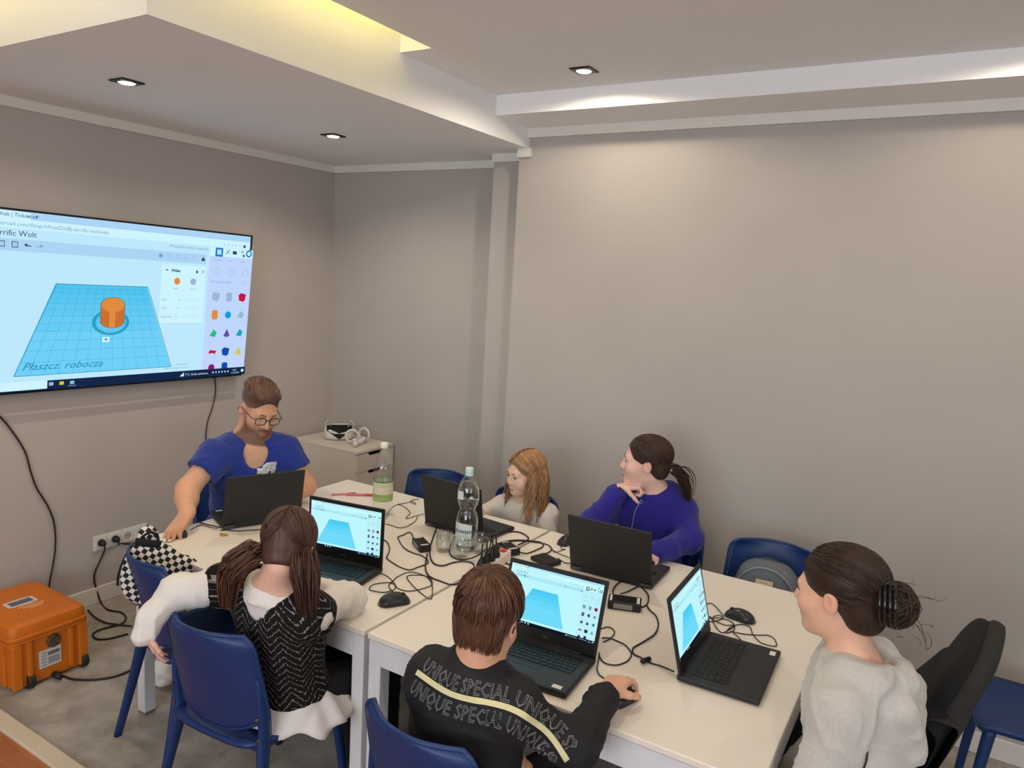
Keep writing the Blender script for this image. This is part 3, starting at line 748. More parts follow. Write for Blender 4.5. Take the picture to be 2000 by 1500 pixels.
    'tv_left': ([(-3.772, 1.650, 1.098), (-3.772, 1.703, 1.018), (-3.772, 1.765, 0.898), (-3.772, 1.789, 0.786), (-3.772, 1.814, 0.696), (-3.772, 1.861, 0.598), (-3.772, 1.889, 0.492), (-3.772, 1.890, 0.371), (-3.772, 1.875, 0.281), (-3.772, 1.857, 0.191), (-3.772, 1.853, 0.138)], 0.0040),
    'tv_right': ([(-3.772, 2.827, 1.158), (-3.772, 2.834, 1.074), (-3.772, 2.812, 0.982), (-3.772, 2.780, 0.902), (-3.772, 2.766, 0.817), (-3.772, 2.769, 0.722)], 0.0030),
    'outlet_cord': ([(-3.772, 2.129, 0.312), (-3.772, 2.137, 0.275), (-3.772, 2.111, 0.226), (-3.772, 2.084, 0.171), (-3.772, 2.086, 0.104), (-3.744, 2.100, 0.006), (-3.642, 2.079, 0.006), (-3.566, 2.101, 0.006), (-3.493, 2.084, 0.006), (-3.446, 2.034, 0.006), (-3.461, 1.974, 0.006), (-3.468, 1.921, 0.006), (-3.445, 1.886, 0.006), (-3.389, 1.877, 0.006), (-3.349, 1.914, 0.006), (-3.324, 1.992, 0.006)], 0.0045),
    'floor_cord': ([(-3.710, 2.011, 0.006), (-3.613, 1.990, 0.006), (-3.521, 1.991, 0.006), (-3.452, 2.016, 0.006), (-3.377, 2.046, 0.006)], 0.0045),
    'outlet_cord2': ([(-3.772, 2.197, 0.321), (-3.772, 2.219, 0.303), (-3.772, 2.253, 0.287), (-3.772, 2.300, 0.271)], 0.0045),
    'case_cord': ([(-3.225, 1.610, 0.006), (-3.190, 1.610, 0.006), (-3.135, 1.620, 0.006), (-3.085, 1.648, 0.006), (-3.033, 1.697, 0.006), (-3.005, 1.755, 0.006), (-3.004, 1.826, 0.006), (-3.003, 1.882, 0.006)], 0.0045),
}
# ------------------------------------------------------------------ what the screens show
def ui_palette(kind):
    k = 1.0
    def e(n, r, g, b2, s=k): return emat('screen_%s_%s' % (kind, n), rgb(r, g, b2), s)
    if kind == 'tv':
        return dict(bg=e('bg', 190, 232, 252), bar=e('bar', 172, 212, 244), white=e('white', 205, 244, 255), plane=e('plane', 80, 196, 240), plane2=e('plane2', 112, 208, 248), plane_b=e('plane_b', 88, 199, 242), plane_c=e('plane_c', 96, 202, 244), plane_d=e('plane_d', 104, 205, 246),
                    line=e('line', 66, 168, 214), edge=e('edge', 40, 140, 170), orange=e('orange', 224, 140, 62), orange2=e('orange2', 200, 112, 48), dark=e('dark', 22, 38, 72), ink=e('ink', 52, 70, 92),
                    grey=e('grey', 160, 180, 215), panel=e('panel', 192, 214, 252), blue=e('blue', 24, 128, 198), red=e('red', 205, 20, 70), cyan=e('cyan', 10, 160, 224), green=e('green', 40, 190, 130),
                    violet=e('violet', 112, 70, 160), teal=e('teal', 26, 166, 186), navy=e('navy', 20, 74, 176), yellow=e('yellow', 214, 200, 60), mag=e('mag', 150, 20, 120), ltxt=e('ltxt', 130, 160, 190), ring=e('ring', 40, 160, 200), steel=e('steel', 140, 190, 205))
    return dict(bg=e('bg', 190, 246, 254), bar=e('bar', 176, 232, 246), white=e('white', 205, 252, 255), plane=e('plane', 70, 204, 246), plane2=e('plane2', 112, 219, 251), plane_b=e('plane_b', 80, 208, 247), plane_c=e('plane_c', 91, 212, 249), plane_d=e('plane_d', 102, 216, 250),
                line=e('line', 60, 190, 236), edge=e('edge', 50, 150, 176), orange=e('orange', 120, 80, 90), orange2=e('orange2', 120, 70, 90), dark=e('dark', 12, 22, 40), ink=e('ink', 60, 96, 110),
                grey=e('grey', 120, 160, 170), panel=e('panel', 188, 240, 250), blue=e('blue', 30, 80, 110), red=e('red', 150, 30, 60), cyan=e('cyan', 30, 80, 100), green=e('green', 30, 90, 90),
                violet=e('violet', 40, 50, 80), teal=e('teal', 50, 120, 130), navy=e('navy', 20, 40, 80), yellow=e('yellow', 120, 160, 140), mag=e('mag', 80, 30, 70), ltxt=e('ltxt', 130, 190, 200), ring=e('ring', 40, 160, 200), steel=e('steel', 100, 150, 160))
class UI:
    def __init__(s, w, h, kind):
        s.w, s.h = w, h; s.pal = ui_palette(kind); s.names = list(s.pal); s.mb = MB(); s.z = 0.0
    def m(s, c): return s.names.index(c)
    def p(s, u, v): return ((u - 0.5) * s.w, (0.5 - v) * s.h, s.z)
    def lift(s): s.z += 0.00025
    def rect(s, u0, v0, u1, v1, c): s.lift(); s.mb.quad(s.p(u0, v1), s.p(u1, v1), s.p(u1, v0), s.p(u0, v0), s.m(c))
    def poly(s, pts, c): s.lift(); s.mb.add([s.p(*q) for q in pts], [tuple(range(len(pts) - 1, -1, -1))], s.m(c))
    def disc(s, u, v, r, c, ry=None, n=20):
        ry = r * s.w / s.h if ry is None else ry
        s.poly([(u + r * math.cos(2 * math.pi * i / n), v + ry * math.sin(2 * math.pi * i / n)) for i in range(n)], c)
    def ring(s, u, v, r, t, c, ry=None, n=24):
        ry = r * s.w / s.h if ry is None else ry; s.lift()
        V = []; F = []
        for i in range(n):
            a = 2 * math.pi * i / n
            V += [s.p(u + r * math.cos(a), v + ry * math.sin(a)), s.p(u + (r - t) * math.cos(a), v + (ry - t * ry / r) * math.sin(a))]
        for i in range(n):
            j = (i + 1) % n; F.append((2 * i, 2 * i + 1, 2 * j + 1, 2 * j))
        s.mb.add(V, F, s.m(c))
    def seg(s, a, b, t, c):
        a = np.array(a, float); b = np.array(b, float); d = b - a; asp = s.w / s.h
        n = np.array([-d[1] / asp, d[0] * asp]); n = n / (math.hypot(n[0] * s.w, n[1] * s.h) + 1e-9) * t * 0.5
        s.poly([a + n, b + n, b - n, a - n], c)
    def text(s, u, v, size, txt, c, shear=0.0, bold=0.0, warp=None, width=None):
        s.lift(); V, F = text_mesh(txt, size, bold, 0, shear)
        if not len(V): return
        V = V.copy()
        if width: V[:, 0] *= width * s.w / max(V[:, 0].max(), 1e-6)
        x, y, z = s.p(u, v)
        if warp: V = np.array([warp(q) for q in V])
        s.mb.add([(x + q[0], y + q[1], z) for q in V], F, s.m(c))
def draw_ui(ui, tv):
    ui.rect(0, 0, 1, 1, 'bg')
    ui.rect(0, 0, 1, 0.042, 'bar'); ui.rect(0, 0.004, 0.17, 0.044, 'white'); ui.rect(0, 0.042, 1, 0.093, 'white')
    ui.text(0.02, 0.032, 0.016 * ui.h / 0.55, 'Terrific Wolt | Tinkercad', 'ink'); ui.text(0.158, 0.032, 0.018 * ui.h / 0.55, 'x', 'ink'); ui.text(0.18, 0.036, 0.022 * ui.h / 0.55, '+', 'ink')
    ui.text(0.06, 0.08, 0.017 * ui.h / 0.55, 'tinkercad.com/things/k9uzdZxzBj-terrific-wolt/edit', 'ltxt')
    ui.text(0.055, 0.135, 0.026 * ui.h / 0.6, 'Terrific Wolt', 'ink')
    ui.rect(0, 0.152, 0.80, 0.217, 'bar')
    for i, u in enumerate((0.088, 0.125)):
        ui.rect(u - 0.009, 0.165, u + 0.009, 0.198, 'ink'); ui.rect(u - 0.007, 0.169, u + 0.007, 0.194, 'bar')
        ui.rect(u - 0.0005, 0.169, u + 0.0005, 0.194, 'ltxt')
    ui.seg((0.152, 0.18), (0.172, 0.186), 0.004, 'ink'); ui.poly([(0.150, 0.180), (0.160, 0.170), (0.160, 0.190)], 'ink')
    ui.seg((0.186, 0.186), (0.200, 0.182), 0.003, 'ltxt'); ui.poly([(0.207, 0.180), (0.198, 0.172), (0.198, 0.190)], 'ltxt')
    ui.text(0.64, 0.123, 0.015 * ui.h / 0.55, 'Wszystkie zmiany zapisane automatycznie', 'ltxt')
    for i, u in enumerate((0.609, 0.643, 0.677, 0.711, 0.745)):
        ui.ring(u, 0.182, 0.008, 0.0016, 'ink' if i == 0 else 'grey', n=8)
        if i == 0: ui.disc(u, 0.182, 0.003, 'ink', n=8)
    ui.poly([(0.775, 0.196), (0.795, 0.196), (0.785, 0.168)], 'ink')
    # workplane
    TLc, TRc, BRc, BLc = (0.247, 0.386), (0.562, 0.386), (0.673, 0.917), (0.127, 0.918)
    if not tv: TLc, TRc, BRc, BLc = (0.275, 0.36), (0.545, 0.36), (0.66, 0.90), (0.11, 0.90)
    def wp(a, b):
        b2 = b * 0.55 / (1 - 0.45 * b) if True else b
        l = np.array(TLc) * (1 - b2) + np.array(BLc) * b2; r = np.array(TRc) * (1 - b2) + np.array(BRc) * b2
        return tuple(l * (1 - a) + r * a)
    n = 12
    ui.lift()
    for j in range(n):
        ui.poly([wp(0, j / n), wp(1, j / n), wp(1, (j + 1) / n), wp(0, (j + 1) / n)], ['plane', 'plane', 'plane_b', 'plane_b', 'plane_c', 'plane_c', 'plane_d', 'plane_d', 'plane2', 'plane2', 'plane2', 'plane2'][j])
    if tv:
        for j in range(1, 12): ui.seg(wp(0, j / 12), wp(1, j / 12), 0.0016, 'line')
        for i in range(1, 12): ui.seg(wp(i / 12, 0), wp(i / 12, 1), 0.0016, 'line')
    for a, b2 in ((TLc, TRc), (TRc, BRc), (BRc, BLc), (BLc, TLc)): ui.seg(a, b2, 0.003 if tv else 0.0006, 'edge')
    if tv:
        ui.text(0.148, 0.886, 0.050, 'P\u0142aszcz. robocza', 'edge', shear=0.45, width=0.262)
        ui.ring(0.432, 0.612, 0.066, 0.012, 'ring', ry=0.080, n=28)
        for i in range(24):
            a = 2 * math.pi * i / 24; c, s2 = math.cos(a), math.sin(a)
            ui.seg((0.432 + 0.054 * c, 0.612 + 0.066 * s2), (0.432 + 0.046 * c, 0.612 + 0.056 * s2), 0.003, 'ring')
        ce, ct, cb, ru, rv = 0.434, 0.503, 0.600, 0.042, 0.047
        out = [(ce - ru, ct)] + [(ce + ru * math.cos(math.pi - t), cb + rv * math.sin(t)) for t in np.linspace(0, math.pi, 14)] + [(ce + ru, ct)]
        o2 = [(ce + (u - ce) * 1.05, v + 0.002) for u, v in out]
        ui.disc(ce, ct, ru * 1.05, 'edge', ry=rv * 1.05); ui.poly(o2, 'edge'); ui.poly(out, 'orange2')
        ui.poly([(ce - 0.012, ct), (ce - 0.012, cb + rv * 0.95), (ce + 0.010, cb + rv * 0.97), (ce + 0.010, ct)], 'orange')
        ui.disc(ce, ct, ru, 'orange', ry=rv); ui.ring(ce, ct, ru, 0.0016, 'orange2', ry=rv)
        ui.seg((0.420, 0.655), (0.416, 0.70), 0.003, 'ltxt'); ui.rect(0.400, 0.702, 0.426, 0.733, 'white'); ui.poly([(0.408, 0.712), (0.419, 0.712), (0.4135, 0.725)], 'ink')
        # shape inspector
        ui.rect(0.607, 0.232, 0.790, 0.618, 'white'); ui.text(0.645, 0.278, 0.021, 'Walec', 'ink', bold=0.0008); ui.poly([(0.622, 0.272), (0.634, 0.272), (0.628, 0.262)], 'ink')
        ui.rect(0.748, 0.262, 0.756, 0.280, 'ink'); ui.disc(0.778, 0.268, 0.004, 'grey', ry=0.012)
        ui.disc(0.671, 0.339, 0.0125, 'orange'); ui.disc(0.738, 0.338, 0.0125, 'grey')
        ui.text(0.656, 0.392, 0.014, 'Bry\u0142a', 'ltxt'); ui.text(0.724, 0.392, 0.014, 'Otw\u00f3r', 'ltxt')
        for i, (v, t) in enumerate(((0.468, 'Boki'), (0.524, 'Skos'), (0.580, 'Segmenty'))):
            ui.text(0.613, v, 0.016, t, 'ltxt'); ui.seg((0.68, v - 0.006), (0.77, v - 0.006), 0.0015, 'bar'); ui.ring(0.682 - 0.004 * i, v - 0.006, 0.005, 0.0012, 'grey', n=10)
        ui.seg((0.607, 0.62), (0.79, 0.62), 0.002, 'bar')
        ui.text(0.69, 0.905, 0.013, 'Edytuj siatk\u0119', 'ltxt'); ui.text(0.64, 0.928, 0.013, 'Siatka przyci\u0105gania  1,0 mm', 'ltxt')
    # right panel with shapes
    ui.rect(0.80, 0.152, 1.0, 0.953, 'panel'); ui.rect(0.80, 0.095, 1.0, 0.155, 'white')
    ui.rect(0.824, 0.096, 0.858, 0.156, 'blue'); ui.rect(0.832, 0.108, 0.850, 0.142, 'white')
    for q in (0.838, 0.844): ui.rect(q - 0.0006, 0.108, q + 0.0006, 0.142, 'blue')
    ui.seg((0.87, 0.135), (0.888, 0.104), 0.004, 'ink'); ui.seg((0.874, 0.106), (0.89, 0.135), 0.003, 'ltxt')
    ui.rect(0.902, 0.110, 0.921, 0.133, 'ink'); ui.disc(0.947, 0.112, 0.006, 'grey'); ui.disc(0.955, 0.138, 0.005, 'ink')
    ui.ring(0.979, 0.120, 0.0145, 0.006, 'blue' if tv else 'ink'); ui.disc(0.955, 0.072, 0.006, 'ink')
    for i in range(5): ui.disc(0.86 + 0.018 * i, 0.070, 0.003, 'grey', n=8)
    for u, t in ((0.815, 'Podstawowe'), (0.88, 'Szkice'), (0.935, 'Notatki')): ui.text(u, 0.184, 0.012 * ui.h / 0.83, t, 'ltxt')
    for u in (0.836, 0.901, 0.966): ui.ring(u, 0.258, 0.015, 0.002, 'grey', n=(4 if u < 0.85 else 10))
    ui.text(0.81, 0.335, 0.016 * ui.h / 0.83, 'Podstawowe kszta\u0142ty', 'ltxt'); ui.ring(0.962, 0.33, 0.008, 0.0016, 'grey')
    def shape(u, v, c, k):
        r = 0.018; a = ui.w / ui.h; h = r * a
        if k == 'box': ui.poly([(u - r, v - h * 0.5), (u - r * 0.4, v - h), (u + r, v - h * 0.7), (u + r * 0.8, v + h * 0.6), (u + r * 0.3, v + h), (u - r * 0.8, v + h * 0.7)], c)
        elif k == 'cyl': ui.disc(u, v - h * 0.7, r * 0.75, c, ry=h * 0.35); ui.rect(u - r * 0.75, v - h * 0.7, u + r * 0.75, v + h * 0.7, c); ui.disc(u, v + h * 0.7, r * 0.75, c, ry=h * 0.35)
        elif k == 'ball': ui.disc(u, v, r * 0.8, c)
        elif k == 'roof': ui.poly([(u - r, v + h * 0.5), (u - r * 0.1, v - h * 0.9), (u + r * 0.8, v - h * 0.3), (u + r * 0.4, v + h * 0.8)], c)
        elif k == 'cone': ui.poly([(u, v - h), (u + r * 0.8, v + h * 0.5), (u + r * 0.4, v + h * 0.8), (u - r * 0.4, v + h * 0.8), (u - r * 0.8, v + h * 0.5)], c)
        elif k == 'text': ui.poly([(u - r, v + h * 0.3), (u - r * 0.7, v - h * 0.5), (u + r, v - h * 0.3), (u + r * 0.6, v + h * 0.6), (u + r * 0.3, v + h * 0.2)], c)
    rows = [(0.434, (('grey', 'box'), ('grey', 'cyl'), ('red', 'box'))), (0.560, (('orange', 'cyl'), ('cyan', 'ball'), ('steel', 'roof'))),
            (0.692, (('green', 'roof'), ('violet', 'cone'), ('teal', 'roof'))), (0.825, (('red', 'text'), ('navy', 'box'), ('yellow', 'cone'))), (0.936, (('mag', 'ball'), ('navy', 'cyl')))]
    for v, row in rows:
        for u, (c, k) in zip((0.837, 0.898, 0.960), row): shape(u, v, c, k)
    # task bar
    ui.rect(0, 0.945, 1, 1.0, 'dark')
    if tv: ui.rect(0, 0.943, 0.219, 0.993, 'white')
    for u, c in ((0.231, 'grey'), (0.264, 'yellow'), (0.298, 'steel')): ui.rect(u - 0.007, 0.957, u + 0.007, 0.977, c if tv else 'white')
    ui.rect(0.286, 0.985, 0.312, 0.988, 'steel')
    ui.poly([(0.698, 0.982), (0.716, 0.982), (0.716, 0.955)], 'white'); ui.text(0.722, 0.979, 0.017 * ui.h / 0.83, '7\u00b0C  Du\u017ce zachmurz.', 'white')
    for i in range(6): ui.disc(0.845 + 0.014 * i, 0.970, 0.0035, 'white', n=8)
    ui.text(0.935, 0.968, 0.013 * ui.h / 0.83, '16:57', 'white'); ui.text(0.930, 0.988, 0.013 * ui.h / 0.83, '11.02.2023', 'white'); ui.rect(0.978, 0.960, 0.990, 0.980, 'white')

# ------------------------------------------------------------------ wall television
m_tvblack = mat('tv_black_plastic', rgb(14, 16, 20), 0.3)
tvU = norm((0, 1.475, -0.024)); tvV = norm((-0.079, 0, -0.844)); tvN = np.cross(tvU, -tvV); tvN = norm(tvN); tvUp = np.cross(tvN, tvU)
tv = empty('wall_television'); TVC = V3(-3.641, 1.51, 2.035) * 0.5 + V3(-3.72, 2.985, 1.167) * 0.5
tv.matrix_world = Matrix(((tvU[0], tvUp[0], tvN[0], TVC[0]), (tvU[1], tvUp[1], tvN[1], TVC[1]), (tvU[2], tvUp[2], tvN[2], TVC[2]), (0, 0, 0, 1)))
tag(tv, 'large flat television on the left wall showing a 3D modelling program with an orange cylinder', 'television')
TW, TH = 1.475, 0.848
MB().box(-TW / 2, TW / 2, -TH / 2, TH / 2, -0.028, -0.004).build('housing', m_tvblack, tv, bevel=0.004)
bz = MB(); b1, b2 = 0.009, 0.012
bz.box(-TW / 2, TW / 2, TH / 2 - b1, TH / 2, -0.004, 0.003).box(-TW / 2, TW / 2, -TH / 2, -TH / 2 + b2 + 0.006, -0.004, 0.003)
bz.box(-TW / 2, -TW / 2 + b1, -TH / 2 + b2 + 0.006, TH / 2 - b1, -0.004, 0.003).box(TW / 2 - b1, TW / 2, -TH / 2 + b2 + 0.006, TH / 2 - b1, -0.004, 0.003)
bz.build('bezel', m_tvblack, tv)
MB().box(-0.30, 0.30, -0.24, 0.20, -0.062, -0.028).build('rear_cover', m_tvblack, tv, bevel=0.01)
MB().box(-0.2, 0.2, -0.15, 0.15, -0.080, -0.062).build('wall_bracket', m_tvblack, tv)
ui = UI(TW - 2 * b1, TH - b1 - b2 - 0.006, 'tv'); draw_ui(ui, True)
ui.mb.build('screen', list(ui.pal.values()), tv, loc=(0, (b2 + 0.006 - b1) / 2, -0.0035))

# ------------------------------------------------------------------ laptops
m_lap = mat('laptop_black', rgb(30, 30, 31), 0.52, var=0.04, vscale=30, bump=0.015, bscale=900)
m_lid = mat('laptop_lid_black', rgb(34, 33, 34), 0.48, var=0.06, vscale=10, bump=0.01, bscale=900)
m_key = mat('laptop_keys', rgb(17, 17, 18), 0.45)
m_deck = mat('laptop_deck', rgb(40, 41, 43), 0.55, var=0.03, vscale=40)
m_grey = mat('laptop_grey_strip', rgb(84, 84, 86), 0.4, metal=0.5)
m_lab = mat('white_label', rgb(225, 225, 222), 0.6)
LAP = {}
def laptop(x, y, yaw, tilt, label):
    t = tag(empty('laptop', (x, y, TZ), R(yaw)), label, 'laptop', 'black laptops on the tables')
    w, d = 0.167, 0.116
    if not LAP:
        p = []
        p.append(MB().prism([(-w, -d), (w, -d), (w, d - 0.004), (-w, d - 0.004)], 0.004, 0.0195).build('base', m_lap, t, bevel=0.004))
        p.append(MB().box(-w + 0.004, w - 0.004, -d + 0.004, d - 0.022, 0.0192, 0.0201).build('palm_rest', m_deck, t, bevel=0.0006, bseg=1))
        k = MB(); rows = [(0.011, 15), (0.0155, 14), (0.0155, 14), (0.0155, 13), (0.0155, 12), (0.0155, 9)]
        yy = 0.079
        k.box(-0.142, 0.142, -0.024, 0.084, 0.0198, 0.0203)
        for i, (h, n) in enumerate(rows):
            kw = 0.280 / n; xs = -0.140
            ws = [kw] * n
            if i == 5: ws = [0.019] * 4 + [0.092] + [0.019] * 2 + [0.0176] * 3; s = sum(ws); ws = [q * 0.280 / s for q in ws]
            elif i > 0: ws[0] *= 1 + 0.25 * i; ws[-1] *= 1 + 0.25 * (4 - i); s = sum(ws); ws = [q * 0.280 / s for q in ws]
            for q in ws:
                k.box(xs + 0.0013, xs + q - 0.0013, yy - h + 0.0013, yy - 0.0013, 0.0203, 0.0219); xs += q
            yy -= h + 0.0012
        kb = k.build('keyboard', m_key, t, bevel=0.0005, bseg=1); kb['kind'] = 'stuff'; p.append(kb)
        MB().box(-0.052, 0.048, -0.105, -0.047, 0.0200, 0.0204).build('touchpad', mat('touchpad', rgb(33, 34, 36), 0.4), t, bevel=0.0008)
        for s2 in (-0.052, -0.001): MB().box(s2, s2 + 0.049, -0.044, -0.033, 0.0200, 0.0208).build('touchpad_button', mat('touchpad', rgb(33, 34, 36), 0.4), t, bevel=0.0008)
        MB().box(0.118, 0.146, -0.105, -0.088, 0.0200, 0.0203).build('sticker', m_lab, t)
        MB().box(-w + 0.002, w - 0.002, d - 0.020, d - 0.002, 0.006, 0.0196).build('rear_strip', m_lap, t, bevel=0.002)
        for s2 in (-1, 1): MB().box(min(s2 * 0.120, s2 * 0.163), max(s2 * 0.120, s2 * 0.163), d - 0.005, d - 0.0005, 0.007, 0.0185).build('hinge_cover', m_grey, t, bevel=0.001)
        MB().box(-0.10, -0.03, d - 0.005, d - 0.0012, 0.008, 0.016).build('port', m_key, t)
        for s2 in (-1, 1):
            for q in (-1, 1): MB().box(s2 * 0.13 - 0.015, s2 * 0.13 + 0.015, q * 0.09 - 0.004, q * 0.09 + 0.004, 0, 0.0045).build('rubber_foot', m_key, t)
        lid = MB().box(-w, w, -0.0035, 0.0045, 0.002, 0.227).build('lid', m_lid, t, bevel=0.004, bseg=3)
        fr = MB(); sw, s0, s1 = 0.1555, 0.038, 0.213
        fr.box(-w + 0.003, w - 0.003, -0.0050, -0.0034, 0.005, s0).box(-w + 0.003, w - 0.003, -0.0050, -0.0034, s1, 0.2245)
        fr.box(-w + 0.003, -sw, -0.0050, -0.0034, s0, s1).box(sw, w - 0.003, -0.0050, -0.0034, s0, s1)
        fr.build('screen_bezel', mat('laptop_bezel', rgb(18, 19, 21), 0.4), lid)
        u = UI(2 * sw, s1 - s0, 'laptop'); draw_ui(u, False)
        u.mb.build('screen', list(u.pal.values()), lid, loc=(0, -0.0040, (s0 + s1) / 2), rot=(R(90), 0, 0)).scale = (1, 1, 0.06)
        V, F = text_mesh('DELL', 0.011, 0.0004, align='CENTER')
        obj('brand_logo', [(a[0], -0.0052, a[1] + 0.017) for a in V], F, m_grey, lid)
        V, F = text_mesh('D\u0190LL', 0.022, 0.0006, align='CENTER')
        o = obj('lid_emblem', [(-a[0], 0.0047, a[1] + 0.108) for a in V], F, mat('lid_emblem', rgb(24, 24, 25), 0.25), lid)
        MB().tube([(-0.12, 0, 0.001), (0.12, 0, 0.001)], 0.0055, 10).build('hinge', m_lap, lid)
        LAP['src'] = t
    else:
        for ch in LAP['src'].children: dup(ch, t)
    for ch in t.children:
        if ch.name.startswith('lid'): ch.location = (0, d - 0.010, 0.0185); ch.rotation_euler = (R(-tilt), 0, 0)
    return t
laptop(-2.572, 2.137, -113.5, 13, 'black laptop in front of the bearded man, lid turned to the camera')
laptop(-1.875, 1.885, 10, 2, 'black laptop with lit screen before the girl with pigtails')
laptop(-1.765, 2.64, 175, 9, 'black laptop behind the clear water bottle, before the small blonde girl')
laptop(-1.03, 2.623, 182, 15, 'black laptop before the girl in the blue hoodie, lid turned to the camera')
laptop(-0.960, 1.785, 4, 19, 'black laptop with lit screen before the boy in the black jacket')
laptop(-0.464, 2.13, 92, 14, 'black laptop with lit screen seen sideways before the girl in the grey hoodie')

# ------------------------------------------------------------------ mice and cables
m_cable = mat('black_cable', rgb(36, 26, 20), 0.5)
m_mouse = mat('mouse_black', rgb(34, 33, 36), 0.35, coat=0.2)
def mouse(x, y, yaw, label, course=None, l=0.108, w=0.062, h=0.037):
    t = tag(empty('computer_mouse', (x, y, TZ), R(yaw)), label, 'mouse', 'black corded mice')
    nr, na = 10, 36; V = []; F = []
    for i in range(nr + 1):
        r = i / nr
        for a in range(na):
            an = 2 * math.pi * a / na; c, s = math.cos(an), math.sin(an)
            px = w / 2 * np.sign(c) * abs(c) ** 0.85 * r; py = l / 2 * np.sign(s) * abs(s) ** 0.9 * r
            px *= 1 - 0.10 * math.cos(py / l * 7)
            z = 0.004 + (h - 0.004) * (1 - r ** 2.4) ** 0.62 * (1 - 0.28 * ((py / l + 0.12) * 1.6) ** 2)
            V.append((px, py, z if i < nr else 0.004))
    for i in range(nr):
        for a in range(na):
            b2 = (a + 1) % na; F.append((i * na + a, (i + 1) * na + a, (i + 1) * na + b2, i * na + b2))
    F.append(tuple(nr * na + a for a in range(na - 1, -1, -1)))
    obj('shell', V, F, m_mouse, t, smooth=True)
    MB().tube([(0, 0.022, h * 0.80), (0, 0.030, h * 0.79), (0, 0.038, h * 0.70)], [0.002, 0.0045, 0.002], 10, flat=1.0).build('scroll_wheel', mat('mouse_wheel', rgb(14, 14, 14), 0.6), t, smooth=True)
    MB().box(-w * 0.36, w * 0.36, -l * 0.34, l * 0.40, 0.0, 0.005).build('sole', m_key, t)
    if course:
        pts, r = COURSE[course]; mw = t.matrix_basis.inverted(); q = [tuple(mw @ Vector(p)) for p in lift_pts(pts, r)]
        cable('cable', q, r, m_cable, t)
    return t
def lift_pts(pts, r):
    return [(p[0], p[1], p[2] + r * 0.45 * (1 + math.sin(2.3 * i + p[0] * 30))) for i, p in enumerate(pts)]
mouse(-1.529, 1.852, -32, 'black mouse with tangled cable on the table beside the girl with pigtails', 'mouse_b', l=0.112, w=0.068, h=0.04)
mouse(-0.660, 1.775, -18, 'black mouse under the boy\'s right hand', 'mouse_e')
mouse(-0.527, 2.487, 82, 'black mouse with tangled cable behind the sideways laptop', 'mouse_f')
mouse(-2.625, 1.797, -115, 'black mouse under the bearded man\'s hand', 'mouse_a')
mouse(-1.335, 2.752, 175, 'black mouse at the far table edge, half behind a laptop lid', 'mouse_d', l=0.10)

def cord(course, label, name='mains_cable', cat='cable', k=8, plug=None):
    pts, r = COURSE[course]
    o = tag(cable(name, lift_pts(pts, r), r, m_cable, None, k), label, cat)
    return o
cord('mouse_c', 'thin black cable looped behind the green-label bottle, running to a laptop', 'usb_cable')
cord('usb_c', 'thin short black cable at the left side of the blonde girl\'s laptop', 'usb_cable')
cord('usb_b', 'thin black cable arching from the pigtail girl\'s screen towards the far laptop', 'usb_cable')
cord('loop_air', 'black cable hanging in the air in front of the water bottle label')
cord('loop_round', 'black cable curling round the front of the drinking glasses')
cord('mains_1', 'black cord arching from the power strip past the table seam')
cord('mains_2', 'black cord in a flat loop right of the red switch')
cord('lead_3', 'thick black cord crossing the table seam in a wide loop')
cord('lead_d', 'short black lead between the flat adapter and the blue hoodie girl\'s laptop')
cord('thin_d', 'thin black lead beside the flat adapter', 'usb_cable')
cord('mains_4', 'black cord hanging down the near side of the power strip')
cord('lead_e', 'thin black cord curling left of the boy\'s laptop screen')
cord('mains_5', 'short black cord running under the boy\'s laptop lid')
cord('charger_lead_f', 'black charging lead running to the sideways laptop')
cord('lead_e2', 'small black cable loop right of the boy\'s screen', 'usb_cable')
cord('lead_e3', 'large black cable loop beside the boy\'s keyboard', 'usb_cable')
cord('usb_f', 'thin black cable arching behind the sideways laptop screen', 'usb_cable')
cord('lead_a', 'thin black cable between the man\'s mouse hand and his laptop', 'usb_cable')
cord('lead_a2', 'black power lead entering the left side of the man\'s laptop')
cord('under_a', 'black cable lying along the foot of the man\'s laptop lid', 'usb_cable')
cord('tv_left', 'black cable hanging down the wall under the left of the television')
cord('tv_right', 'black cable hanging from the right end of the television behind the man')
cord('floor_cord', 'short black cord lying behind the orange case')
# yellow tag on the man's cable
yt = MB()
for a, b2 in (((-0.020, 0), (0.022, 0.004)), ((-0.010, -0.008), (0.012, 0.010)), ((-0.004, 0.010), (0.008, -0.012))):
    yt.tube([(a[0], a[1], 0.004), (0, 0, 0.008), (b2[0], b2[1], 0.004)], 0.004, 6, flat=0.6)
o = yt.build('cable_tag', mat('yellow_tag', rgb(196, 158, 40), 0.5, var=0.1), None, smooth=True); o.location = (-2.487, 1.905, TZ); tag(o, 'small yellow cable tag at the foot of the man\'s laptop', 'cable tag')

